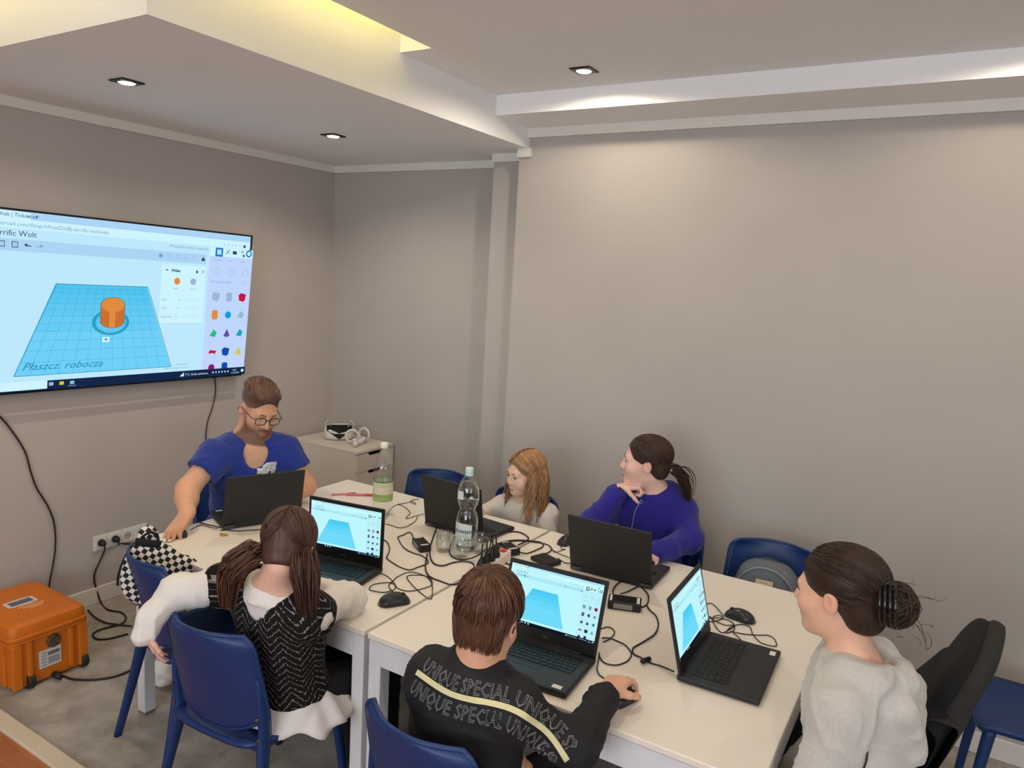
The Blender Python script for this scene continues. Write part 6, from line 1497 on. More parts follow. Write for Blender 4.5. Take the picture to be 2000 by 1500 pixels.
    tp += [Cone(sp['neck'] - V3(0, 0, 0.03), sp['neck'] + V3(0, 0.004, 0.012), 0.072, 0.062, k=0.02, cap=True)]
    cut = []
    cloth('shirt', tp, 0.0075, m_w, root, 0.0075, 26, 8, cut=cut, calm=sp['neck'])
    # knitted vest with light zigzag lines
    m_v = bpy.data.materials.new('vest_zigzag'); m_v.use_nodes = True; nt = m_v.node_tree; b = nt.nodes['Principled BSDF']; b.inputs['Roughness'].default_value = 0.95; b.inputs['Specular IOR Level'].default_value = 0.2
    at = nt.nodes.new('ShaderNodeUVMap'); at.uv_map = 'UVMap'; sx = nt.nodes.new('ShaderNodeSeparateXYZ'); nt.links.new(at.outputs[0], sx.inputs[0])
    def M(op, a, c=None):
        n = nt.nodes.new('ShaderNodeMath'); n.operation = op
        for i, q in enumerate((a, c)):
            if q is None: continue
            if isinstance(q, (int, float)): n.inputs[i].default_value = q
            else: nt.links.new(q, n.inputs[i])
        return n.outputs[0]
    nz = nt.nodes.new('ShaderNodeTexNoise'); nz.inputs['Scale'].default_value = 3.0; nt.links.new(at.outputs[0], nz.inputs['Vector'])
    zz = M('ABSOLUTE', M('SUBTRACT', M('FRACT', sx.outputs[0]), 0.5)); vv = M('ADD', M('ADD', M('MULTIPLY', sx.outputs[1], 1.0), M('MULTIPLY', zz, 3.4)), M('MULTIPLY', nz.outputs['Fac'], 0.9))
    ln = M('LESS_THAN', M('FRACT', vv), 0.14); nz2 = nt.nodes.new('ShaderNodeTexNoise'); nz2.inputs['Scale'].default_value = 9.0; nt.links.new(at.outputs[0], nz2.inputs['Vector'])
    ln = M('MULTIPLY', ln, M('GREATER_THAN', nz2.outputs['Fac'], 0.44))
    mx = nt.nodes.new('ShaderNodeMix'); mx.data_type = 'RGBA'; mx.inputs[6].default_value = rgb(24, 23, 23); mx.inputs[7].default_value = rgb(146, 140, 134); nt.links.new(ln, mx.inputs[0]); nt.links.new(mx.outputs[2], b.inputs['Base Color'])
    tp, TB = torso_prims(sp, 0.021); lat = norm(sp['shR'] - sp['shL']); tp += [Cone(sp['shL'], sp['shL'] + norm(eL - sp['shL']) * 0.05, 0.068, 0.066, k=0.02), Cone(sp['shR'], sp['shR'] + norm(eR - sp['shR']) * 0.03, 0.066, 0.064, k=0.02)]
    cut = [Cone(sp['neck'] + fw * 0.01 - V3(0, 0, 0.045), sp['neck'] - fw * 0.015 + V3(0, 0, 0.2), 0.078, 0.12, op='s', k=0.01), Plane(sp['waist'] + V3(0, 0, -0.10), (0, 0.1, -1), k=0.01),
           Cone(sp['shR'] + lat * 0.100 + V3(0, 0.02, -0.005), sp['shR'] + lat * 0.105 + V3(0, 0.03, -0.10), 0.055, 0.05, op='s', k=0.01), Cone(sp['shL'] - lat * 0.095 - V3(0, 0, 0.01), sp['shL'] - lat * 0.08 - V3(0, 0, 0.10), 0.055, 0.05, op='s', k=0.01)]
    o, vP, vF = cloth('vest', tp, 0.0075, m_v, root, 0.005, 20, 9, cut=cut)
    uvl = o.data.uv_layers.new(name='UVMap'); li = np.zeros(len(o.data.loops), np.int32); o.data.loops.foreach_get('vertex_index', li)
    q = vP - sp['chest']; rad = np.arctan2(q @ lat, -(q @ fw)) * 0.13; uv = np.stack([rad / 0.075, (q @ norm(sp['neck'] - sp['waist'])) / 0.025], 1); uvl.data.foreach_set('uv', uv[li].astype(np.float32).ravel())
    # shirt tails spread over the seat
    ce = sp['pelvis']; nA, nR = 72, 10; V = []
    for j in range(nR + 1):
        t = j / nR
        for i in range(nA + 1):
            a = math.radians(-200 + 275 * i / nA); rr = 0.128 + 0.070 * t * (1 + 0.45 * math.cos(a - 0.2)) + 0.010 * t * math.sin(a * 9 + 2 * math.sin(a * 3))
            z = ce[2] + 0.055 - 0.10 * t ** 0.9 - 0.05 * max(0, t - 0.6) + 0.012 * t * math.sin(a * 9 + 1.0)
            V.append((ce[0] + rr * math.cos(a) * 1.0, ce[1] + 0.01 + rr * math.sin(a) * 0.80, max(z, 0.468 if rr < 0.2 else 0.415)))
    Fq = [(j * (nA + 1) + i, j * (nA + 1) + i + 1, (j + 1) * (nA + 1) + i + 1, (j + 1) * (nA + 1) + i) for j in range(nR) for i in range(nA)]
    o = obj('shirt_tail', V, Fq, m_w, root, smooth=True); sm = o.modifiers.new('thick', 'SOLIDIFY'); sm.thickness = 0.002
    legs(root, sp, mat('leggings_black', rgb(18, 18, 20), 0.9), mat('boot_black', rgb(20, 20, 22), 0.4), 0.062)
    fix_parent(root)
make_pigtails()
# ------------------------------------------------------------------ small girl with long blonde hair
def make_blonde():
    root = person('small girl with long ginger-blonde hair in a pale sweatshirt, looking at the television', (-1.69, 3.05, 0))
    H = V3(-1.662, 2.935, 0.945); B = basis((-0.42, -0.88, -0.12), (0.06, -0.02, 1)); s = 0.86
    sp = dict(neck=V3(-1.675, 2.985, 0.800), chest=V3(-1.68, 3.0, 0.695), waist=V3(-1.69, 3.02, 0.57), pelvis=V3(-1.69, 3.04, 0.50), shR=V3(-1.795, 2.980, 0.752), shL=V3(-1.560, 2.995, 0.748), w=0.115, d=0.082, s=0.66, sr=0.038,
              hipR=V3(-1.75, 3.0, 0.50), hipL=V3(-1.62, 3.0, 0.50), kneeR=V3(-1.75, 2.72, 0.50), kneeL=V3(-1.60, 2.72, 0.50), ankR=V3(-1.75, 2.70, 0.14), ankL=V3(-1.60, 2.70, 0.14))
    eR, wR = V3(-1.890, 2.900, 0.690), V3(-1.83, 2.775, 0.765); eL, wL = V3(-1.52, 2.94, 0.62), V3(-1.58, 2.88, 0.58)
    pr = head_prims(H, B, s, child=1.0); pr.append(Cone(H + B @ (V3(0, -0.03, -0.06) * s), sp['neck'], 0.038, 0.042, k=0.03)); tp, TB = torso_prims(sp); pr += tp
    pr += [Cone(sp['shR'], eR, 0.032, 0.028, k=0.02), Cone(eR, wR, 0.028, 0.021, k=0.02), Cone(sp['shL'], eL, 0.032, 0.028, k=0.02), Cone(eL, wL, 0.028, 0.021, k=0.02)]
    pr += hand_prims(wR, (0.25, -0.9, -0.1), (0, -0.1, -1), 1, 0.72); pr += hand_prims(wL, (-0.6, -0.6, -0.2), (0, 0, -1), -1, 0.72)
    P, F, mi = sdf_mesh(pr, 0.009, [(H - 0.125, H + 0.12, 0.0034)])
    mesh_np('body', P, F, m_skin, root, color=face_tint(P, H, B, s, rgb(230, 188, 164), rgb(186, 116, 106), mi)); add_eyes(H, B, s, root, ('hazel', rgb(88, 70, 52)), ('fair', rgb(140, 98, 66)), (-0.25, 1, 0.05), 0.0026)
    hc = rgb(158, 118, 82)
    R0 = np.array([0.084, 0.106, 0.088]); C0 = np.array([0, -0.018, 0.046])
    hp = [Ell(H + B @ (C0 * s), R0 * s, B, k=0.02), Ell(H + B @ (V3(0, -0.055, -0.05) * s), np.array([0.078, 0.058, 0.10]) * s, B, k=0.03), Ell(H + B @ (V3(0, 0.112, -0.035) * s), np.array([0.076, 0.085, 0.112]) * s, B, op='s', k=0.012)]
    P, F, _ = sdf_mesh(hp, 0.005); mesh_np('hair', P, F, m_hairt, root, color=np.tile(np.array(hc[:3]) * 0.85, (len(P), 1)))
    rg = np.random.default_rng(8); paths = []; L = 18
    for sd in (1, -1):
        S = 210; t = rg.uniform(0.0, 1.0, S)                    # from the forehead over the crown to the back
        a = 0.55 + t * 2.1; D0 = np.stack([sd * rg.uniform(0.02, 0.12, S), np.cos(a), np.sin(a)], 1)
        az = np.where(rg.uniform(0, 1, S) < 0.45, rg.uniform(0.05, 0.45, S), rg.uniform(-0.95, 0.1, S)) ; az = 0.38 - t * 1.25 + rg.normal(0, 0.10, S)
        D1 = np.stack([sd * np.sqrt(np.maximum(0.05, 1 - np.clip(az, -0.97, 0.97) ** 2)), az, np.full(S, -0.15)], 1)
        p = slerp_paths(D0, D1, 8) * (1.015 + rg.uniform(0, 0.03, (S, 1, 1))) * R0 * s + C0 * s
        end = p[:, -1]; dn = np.zeros((S, L - 8, 3)); ln = rg.uniform(0.13, 0.25, S)
        Bz = B.T @ V3(0, 0, -1)                                   # gravity in head coordinates
        for k in range(L - 8):
            u = (k + 1) / (L - 8); out = np.stack([sd * 0.016 * np.sin(u * 2.5) * np.ones(S), np.where(az > 0, 0.030, -0.012) * u, np.zeros(S)], 1)
            wob = 0.006 * np.sin(u * rg.uniform(3, 6, S) + rg.uniform(0, 6, S))[:, None] * np.array([1, 1, 0])
            dn[:, k] = end + Bz[None] * (ln * u)[:, None] + out + wob
        paths.append(np.concatenate([p, dn], 1))
    pw = H + np.concatenate(paths) @ B.T
    strands_mesh('hair_locks', pw, 0.0033, hc, root, 0.26, taper=(0.6, 1.0, 0.45), seed=9)
    m_s = mat('sweatshirt_cream', rgb(214, 205, 196), 0.9, var=0.03, vscale=30, bump=0.08, bscale=500, sheen=0.2)
    tp, TB = torso_prims(sp, 0.012); dW = norm(wR - eR); dL = norm(wL - eL)
    tp += [Cone(sp['shR'], eR, 0.050, 0.046, k=0.03), Cone(eR, wR, 0.045, 0.034, k=0.02), Cone(sp['shL'], eL, 0.050, 0.045, k=0.03), Cone(eL, wL, 0.044, 0.032, k=0.02)]
    cut = [Cone(sp['neck'] + V3(0, -0.006, 0.0), sp['neck'] + V3(0, -0.02, 0.15), 0.050, 0.06, op='s', k=0.008)]
    cloth('sweatshirt', tp, 0.007, m_s, root, 0.007, 30, 12, cut=cut, calm=sp['neck'])
    legs(root, sp, mat('leggings_grey', rgb(70, 72, 84), 0.9), mat('shoe_pink', rgb(150, 110, 120), 0.6), 0.05)
    fix_parent(root)
make_blonde()

# ------------------------------------------------------------------ girl in the blue hoodie, chin on her fist
def make_hoodie_blue():
    root = person('girl in a blue zip hoodie with dark ponytail, chin resting on her fist', (-1.07, 3.12, 0))
    H = V3(-1.098, 2.992, 1.090); B = basis((-0.93, -0.36, 0.02), (0.03, 0.0, 1)); s = 0.94
    sp = dict(neck=V3(-1.058, 3.048, 0.955), chest=V3(-1.075, 3.075, 0.815), waist=V3(-1.07, 3.095, 0.65), pelvis=V3(-1.07, 3.12, 0.52), shR=V3(-1.205, 3.015, 0.880), shL=V3(-0.955, 3.115, 0.882), w=0.135, d=0.095, s=0.84, sr=0.046,
              hipR=V3(-1.14, 3.06, 0.52), hipL=V3(-1.0, 3.06, 0.52), kneeR=V3(-1.15, 2.70, 0.51), kneeL=V3(-0.98, 2.70, 0.51), ankR=V3(-1.15, 2.72, 0.09), ankL=V3(-0.98, 2.72, 0.09))
    wR = V3(-1.172, 2.925, 0.972); eR = V3(-1.280, 2.835, 0.795); eL, wL = V3(-0.875, 3.000, 0.790), V3(-0.945, 2.790, 0.775)
    pr = head_prims(H, B, s, child=0.6); pr.append(Cone(H + B @ (V3(0, -0.03, -0.06) * s), sp['neck'], 0.046, 0.052, k=0.03)); tp, TB = torso_prims(sp); pr += tp
    pr += [Cone(sp['shR'], eR, 0.040, 0.036, k=0.02), Cone(eR, wR, 0.034, 0.024, k=0.02), Cone(sp['shL'], eL, 0.040, 0.036, k=0.02), Cone(eL, wL, 0.034, 0.024, k=0.02)]
    pr += hand_prims(wR, (0.80, 0.40, 0.14), (0.12, -0.25, -0.95), 1, 0.84, (0.95, 0.98, 1.0, 1.0), 0.95, 0.0); pr += hand_prims(wL, (-0.35, -0.9, -0.05), (0, 0, -1), -1, 0.85)
    P, F, mi = sdf_mesh(pr, 0.010, [(H - V3(.14, .14, .20), H + 0.135, 0.0036)])
    mesh_np('body', P, F, m_skin, root, color=face_tint(P, H, B, s, rgb(228, 184, 168), rgb(188, 116, 110), mi)); add_eyes(H, B, s, root, ('brown', rgb(80, 56, 40)), ('dark', rgb(74, 52, 42)), (-0.1, 1, 0.1), 0.0028)
    hc = rgb(62, 42, 34); R0 = np.array([0.0835, 0.106, 0.087]); C0 = np.array([0, -0.018, 0.046])
    hp = [Ell(H + B @ (C0 * s), R0 * s, B, k=0.02), Ell(H + B @ (V3(0, -0.062, -0.02) * s), np.array([0.062, 0.052, 0.060]) * s, B, k=0.03), Ell(H + B @ (V3(0, 0.108, -0.030) * s), np.array([0.082, 0.082, 0.104]) * s, B, op='s', k=0.010),
          Ell(H + B @ (V3(0.080, -0.004, -0.030) * s), np.array([0.028, 0.030, 0.040]) * s, B, op='s', k=0.008), Ell(H + B @ (V3(-0.080, -0.004, -0.030) * s), np.array([0.028, 0.030, 0.040]) * s, B, op='s', k=0.008), Plane(H + B @ (V3(0, -0.06, -0.075) * s), B @ V3(0, 0.2, -1), k=0.02)]
    P, F, _ = sdf_mesh(hp, 0.0045); q = ((P - H) @ B) / s; part = np.exp(-((q[:, 0] + 0.012) / 0.0035) ** 2) * (q[:, 1] > -0.02)
    mesh_np('hair', P, F, m_hairt, root, color=np.tile(np.array(hc[:3]), (len(P), 1)) * (1 + 1.6 * part[:, None]))
    rg = np.random.default_rng(15); tie = V3(0, -0.112, -0.020); paths = []
    for sd in (1, -1):
        S = 170; a = rg.uniform(0.62, 2.2, S); D0 = np.stack([sd * rg.uniform(0.03, 0.85, S) - 0.1, np.cos(a), np.sin(a)], 1); D0[:, 1] = np.minimum(D0[:, 1], 0.78); D0[:, 2] = np.maximum(D0[:, 2], 0.1)
        D1 = np.tile((tie - C0) / R0, (S, 1)) + rg.normal(0, 0.06, (S, 3)); p = slerp_paths(D0, D1, 10) * (1.0 + rg.uniform(0.006, 0.026, (S, 1, 1))); paths.append(p * R0 * s + C0 * s)
    strands_mesh('hair_locks', H + np.concatenate(paths) @ B.T, 0.0025, hc, root, 0.22, seed=16)
    a0 = H + B @ (tie * s); S = 80; base = spline([a0, a0 + V3(0.035, 0.025, -0.010), a0 + V3(0.065, 0.045, -0.055), a0 + V3(0.080, 0.050, -0.125)], 5); L = len(base)
    rg2 = np.random.default_rng(17); off = rg2.normal(0, 1, (S, 3)); wdt = np.interp(np.linspace(0, 1, L), [0, .3, .7, 1], [0.006, 0.014, 0.015, 0.008]); strands_mesh('ponytail', base[None] + off[:, None, :] * wdt[None, :, None], 0.0034, hc, root, 0.22, seed=18)
    v, f = tube([a0 + V3(-0.004, -0.002, 0.004), a0 + V3(0.004, 0.002, 0), a0 + V3(0.012, 0.006, -0.002)], [0.010, 0.0135, 0.010], 10); obj('hair_tie', v, f, mat('hair_tie_pale', rgb(196, 190, 170), 0.7), root, smooth=True)
    m_h = mat('hoodie_blue', rgb(38, 32, 134), 0.9, var=0.06, vscale=30, bump=0.08, bscale=600, sheen=0.15)
    tp, TB = torso_prims(sp, 0.018); dR = norm(wR - eR); dL = norm(wL - eL)
    tp += [Cone(sp['shR'], eR, 0.060, 0.056, k=0.03), Cone(eR, wR - dR * 0.035, 0.056, 0.043, k=0.03), Cone(wR - dR * 0.045, wR - dR * 0.012, 0.040, 0.036, k=0.008, cap=True), Cone(sp['shL'], eL, 0.062, 0.060, k=0.03), Cone(eL, wL, 0.058, 0.044, k=0.02)]
    nb = sp['neck']; tp += [Cone(nb + V3(0.055, 0.045, 0.00), nb + V3(-0.035, 0.075, 0.005), 0.034, 0.026, k=0.03), Cone(nb + V3(0.055, 0.045, 0.00), nb + V3(0.060, -0.030, -0.015), 0.034, 0.024, k=0.03), Cone(nb + V3(0.04, 0.07, -0.02), nb + V3(0.05, 0.09, -0.10), 0.045, 0.03, k=0.04)]
    cut = [Cone(nb + V3(-0.016, -0.012, 0.0), nb + V3(-0.04, -0.03, 0.15), 0.052, 0.075, op='s', k=0.008)]
    o, hP, hF = cloth('hoodie', tp, 0.0075, m_h, root, 0.0085, 26, 14, cut=cut, calm=nb)
    bvh = BVHTree.FromPolygons([tuple(x) for x in hP], [tuple(x) for x in hF])
    zp = [V3(-1.090, 2.965, 0.93), V3(-1.105, 2.95, 0.89), V3(-1.115, 2.945, 0.84), V3(-1.12, 2.95, 0.78), V3(-1.12, 2.96, 0.72)]
    Z = [np.array(bvh.find_nearest(Vector(x))[0]) + V3(-0.0005, -0.003, 0) for x in spline(zp, 5)]; v, f = tube(Z, 0.0022, 6); zo = obj('zipper', v, f, mat('zip_pale', rgb(176, 176, 190), 0.4, metal=0.5), root, smooth=True)
    v, f = tube([Z[0] + V3(0.008 * math.cos(t), -0.002, -0.008 + 0.009 * math.sin(t)) for t in np.linspace(0, 6.3, 14)], 0.0014, 5); obj('zip_ring', v, f, mat('zip_pale', rgb(176, 176, 190), 0.4, metal=0.5), root, smooth=True)
    # fitness band on the right wrist
    c = wR - dR * 0.004; u = norm(np.cross(dR, (0, 0, 1))); w2 = np.cross(dR, u); v, f = tube([c + (u * math.cos(t) + w2 * math.sin(t)) * 0.0275 for t in np.linspace(0, 2 * math.pi, 25)], 0.010, 6, flat=0.25, up=None)
    V = []; F = []
    for i, t in enumerate(np.linspace(0, 2 * math.pi, 25)[:-1]):
        for dd, rr in ((-0.009, 0.0262), (-0.009, 0.0285), (0.009, 0.0285), (0.009, 0.0262)): V.append(c + dR * dd + (u * math.cos(t) + w2 * math.sin(t)) * rr)
    for i in range(24):
        j = (i + 1) % 24
        for k in range(4): F.append((i * 4 + k, i * 4 + (k + 1) % 4, j * 4 + (k + 1) % 4, j * 4 + k))
    wb = obj('fitness_band', V, F, mat('band_white', rgb(216, 214, 208), 0.5), root, smooth=False)
    fo = norm(V3(0.35, -0.93, 0.1) - dR * (V3(0.35, -0.93, 0.1) @ dR)); si = np.cross(dR, fo)
    dv = MB(); nn = 16; pts = [(c + fo * 0.0290 + si * (0.019 * math.copysign(abs(math.cos(a)) ** 0.6, math.cos(a))) * 0.9 + dR * 0.0075 * math.copysign(abs(math.sin(a)) ** 0.6, math.sin(a))) for a in np.linspace(0, 2 * math.pi, nn + 1)[:-1]]
    dv.add(pts + [p + fo * 0.003 for p in pts], [tuple(range(nn - 1, -1, -1)), tuple(range(nn, 2 * nn))] + [(k, (k + 1) % nn, nn + (k + 1) % nn, nn + k) for k in range(nn)]); dv.build('band_display', mat('band_black', rgb(16, 14, 14), 0.25), wb)
    legs(root, sp, mat('jeans_dark', rgb(40, 44, 60), 0.9), mat('shoe_dark', rgb(30, 30, 32), 0.6), 0.062); fix_parent(root)
make_hoodie_blue()

# ------------------------------------------------------------------ boy in the black jacket, back to the camera
def make_boy():
    root = person('brown-haired boy with glasses in a black lettered jacket, right hand on a mouse', (-0.94, 1.44, 0))
    H = V3(-0.905, 1.455, 1.018); B = basis((-0.22, 0.90, -0.36), (-0.02, 0.28, 0.95)); s = 0.93
    sp = dict(neck=V3(-0.912, 1.415, 0.905), chest=V3(-0.918, 1.425, 0.765), waist=V3(-0.93, 1.425, 0.60), pelvis=V3(-0.94, 1.44, 0.515), shR=V3(-0.790, 1.420, 0.838), shL=V3(-1.030, 1.410, 0.845), w=0.130, d=0.090, s=0.80, sr=0.044,
              hipR=V3(-0.86, 1.47, 0.515), hipL=V3(-1.01, 1.47, 0.515), kneeR=V3(-0.82, 1.82, 0.50), kneeL=V3(-1.04, 1.82, 0.50), ankR=V3(-0.82, 1.78, 0.09), ankL=V3(-1.04, 1.78, 0.09))
    eR, wR = V3(-0.668, 1.500, 0.745), V3(-0.672, 1.684, 0.794); eL, wL = V3(-1.085, 1.480, 0.640), V3(-0.915, 1.548, 0.612)
    pr = head_prims(H, B, s, child=0.7); pr.append(Cone(H + B @ (V3(0, -0.03, -0.06) * s), sp['neck'], 0.048, 0.053, k=0.03)); tp, TB = torso_prims(sp); pr += tp
    pr += [Cone(sp['shR'], eR, 0.038, 0.034, k=0.02), Cone(eR, wR, 0.034, 0.025, k=0.02), Cone(sp['shL'], eL, 0.038, 0.034, k=0.02), Cone(eL, wL, 0.034, 0.024, k=0.02)]
    pr += hand_prims(wR, (0.02, 0.97, 0.06), (0.15, -0.05, -1), 1, 0.92, (0.42, 0.44, 0.46, 0.46), 0.4, 0.12); pr += hand_prims(wL, (0.85, 0.25, -0.25), (0, -0.2, -1), -1, 0.84, (0.3, 0.32, 0.36, 0.4))
    P, F, mi = sdf_mesh(pr, 0.010, [(H - V3(.13, .14, .16), H + 0.13, 0.0042), (wR - V3(0.05, 0.02, 0.07), wR + V3(0.07, 0.16, 0.04), 0.0036), (wL - V3(0.0, 0.05, 0.05), wL + V3(0.15, 0.06, 0.04), 0.0045)])
    mesh_np('body', P, F, m_skin, root, color=face_tint(P, H, B, s, rgb(222, 172, 142), LIP, mi)); add_eyes(H, B, s, root, ('brown', rgb(80, 56, 40)), ('brown', rgb(70, 48, 38)), (0, 1, -0.1)); glasses(H, B, s, root, mat('glasses_dark', rgb(30, 26, 26), 0.3))
    hc = rgb(84, 55, 40); R0 = np.array([0.088, 0.108, 0.092]); C0 = np.array([0, -0.018, 0.048])
    hp = [Ell(H + B @ (C0 * s), R0 * s, B, k=0.02), Ell(H + B @ (V3(0, -0.052, -0.02) * s), np.array([0.064, 0.048, 0.058]) * s, B, k=0.03), Ell(H + B @ (V3(0, 0.118, -0.045) * s), np.array([0.100, 0.092, 0.118]) * s, B, op='s', k=0.012),
          Ell(H + B @ (V3(0.085, -0.004, -0.018) * s), np.array([0.030, 0.028, 0.038]) * s, B, op='s', k=0.008), Ell(H + B @ (V3(-0.085, -0.004, -0.018) * s), np.array([0.030, 0.028, 0.038]) * s, B, op='s', k=0.008), Plane(H + B @ (V3(0, -0.06, -0.068) * s), B @ V3(0, 0.1, -1), k=0.02)]
    P, F, _ = sdf_mesh(hp, 0.005); mesh_np('hair', P, F, m_hairt, root, color=np.tile(np.array(hc[:3]) * 0.9, (len(P), 1)))
    rg = np.random.default_rng(25); S = 800; whorl = norm(V3(-0.10, -0.55, 0.80)); D1 = rg.normal(size=(S, 3)); D1 /= np.linalg.norm(D1, axis=1, keepdims=True); D1[:, 2] = np.where((D1[:, 2] < -0.35) & (D1[:, 1] > -0.2), -D1[:, 2], D1[:, 2]); ok = ~((D1[:, 1] > 0.55) & (D1[:, 2] < 0.45)); D1 = D1[ok]; S = len(D1)
    t0 = rg.uniform(0.0, 0.75, S)[:, None]; D0 = whorl[None] * (1 - t0) + D1 * t0 + rg.normal(0, 0.03, (S, 3)); D0 /= np.linalg.norm(D0, axis=1, keepdims=True); D1 = D1 + np.cross(D1, whorl) * 0.25
    p = slerp_paths(D0, D1, 9); lift = 1.0 + 0.045 * np.sin(np.linspace(0.1, 2.4, 9))[None, :, None] * rg.uniform(0.0, 1.3, (S, 1, 1)); p = p * lift * R0 * s; p = p + C0 * s; low = p[:, :, 2] < -0.045 * s; p[low] *= np.array([0.93, 1.0, 1.0])
    Sn = 260; an = rg.uniform(-1.15, 1.15, Sn); tz = np.linspace(0, 1, 9)[None, :]; z0n = rg.uniform(-0.02, 0.06, Sn)[:, None]; zz = z0n + (-0.078 - z0n + rg.uniform(0, 0.02, (Sn, 1))) * tz; rr = np.interp(zz, [-0.09, -0.05, 0.0, 0.06], [0.060, 0.078, 0.092, 0.097]); pn = np.stack([np.sin(an)[:, None] * rr * 0.90 + 0.006 * np.sin(tz * 3 + an[:, None] * 9), -0.014 - np.cos(an)[:, None] * rr * 1.04, zz], -1) * s
    p = np.concatenate([p, pn])
    strands_mesh('hair_locks', H + p @ B.T, 0.0030, hc, root, 0.28, seed=26)
    m_j = mat('jacket_black', rgb(25, 25, 28), 0.8, var=0.08, vscale=30, bump=0.08, bscale=500)
    tp, TB = torso_prims(sp, 0.020); dR = norm(wR - eR); dL = norm(wL - eL)
    tp += [Cone(sp['shR'], eR, 0.058, 0.054, k=0.03), Cone(eR, wR - dR * 0.02, 0.055, 0.042, k=0.03), Cone(wR - dR * 0.045, wR - dR * 0.0, 0.040, 0.041, k=0.01, cap=True), Cone(sp['shL'], eL, 0.058, 0.054, k=0.03), Cone(eL, wL, 0.052, 0.036, k=0.02, cap=False), Cone(sp['neck'] - V3(0, 0, 0.02), sp['neck'] + V3(0.0, 0.014, 0.040), 0.074, 0.063, k=0.02, cap=True)]
    cut = []
    o, jP, jF = cloth('jacket', tp, 0.0075, m_j, root, 0.008, 26, 21, cut=cut, calm=sp['neck'])
    bvh = BVHTree.FromPolygons([tuple(x) for x in jP], [tuple(x) for x in jF]); cp = V3(0, 0, 1.6)
    out = norm(V3(0.45, -0.72, 0.52))
    def snap(p, off):
        hit = bvh.ray_cast(Vector(p + out * 0.25), Vector(-out)); q = hit if hit[0] is not None else bvh.find_nearest(Vector(p)); return np.array(q[0]) + np.array(q[1]) * off
    # pale tape over the back of the shoulders and down the right sleeve, outline letters along it
    sl = norm(eR - sp['shR'])
    tape = spline([sp['shL'] + V3(-0.030, -0.02, 0.010), sp['shL'] * 0.6 + sp['shR'] * 0.4 + V3(0, -0.05, 0.012), sp['shR'] + V3(-0.01, -0.03, 0.020), sp['shR'] + sl * 0.05 + V3(0.02, -0.03, 0.02), sp['shR'] * 0.4 + eR * 0.6 + V3(0.02, -0.04, 0.02), eR + V3(0.005, -0.05, 0.0)], 10)
    tl = np.concatenate([[0], np.cumsum(np.linalg.norm(np.diff(tape, axis=0), axis=1))])
    def along(u):
        p = np.array([np.interp(u, tl, tape[:, i]) for i in range(3)]); q = np.array([np.interp(u + 0.004, tl, tape[:, i]) for i in range(3)]); d = norm(q - p) if np.linalg.norm(q - p) > 1e-6 else norm(tape[-1] - tape[-2]); return p, d, norm(np.cross(out, d))
    def place(u, v2, off): p, d, w3 = along(u); return snap(p + w3 * v2, off)
    U = np.linspace(0, tl[-1], 60); V = [place(u, w3, 0.0022) for u in U for w3 in (-0.0065, 0.0, 0.0065)]
    F = [(3 * i + k, 3 * i + k + 1, 3 * i + k + 4, 3 * i + k + 3) for i in range(59) for k in (0, 1)]
    obj('shoulder_tape', V, F, mat('tape_cream', rgb(216, 210, 160), 0.7), root, smooth=True)
    m_letter = mat('jacket_letters', rgb(140, 140, 142), 0.7)
    for v0, shift in ((0.010, 0.0), (-0.047, 0.008)):
        T1, F1 = text_mesh('UNIQUE SPECIAL UNIQUE SP', 0.046, 0, outline=0.0007, res=1, space=1.0); T1 = T1.copy(); T1[:, 0] *= (tl[-1] - 0.02) / T1[:, 0].max()
        obj('jacket_lettering', [place(a[0] + 0.008 + shift * 0, a[1] + v0, 0.0016 + a[2] * 0.6) for a in T1], F1, m_letter, root)
    legs(root, sp, mat('jeans_black', rgb(22, 22, 26), 0.9), mat('shoe_dark', rgb(30, 30, 32), 0.6), 0.062); fix_parent(root)
make_boy()

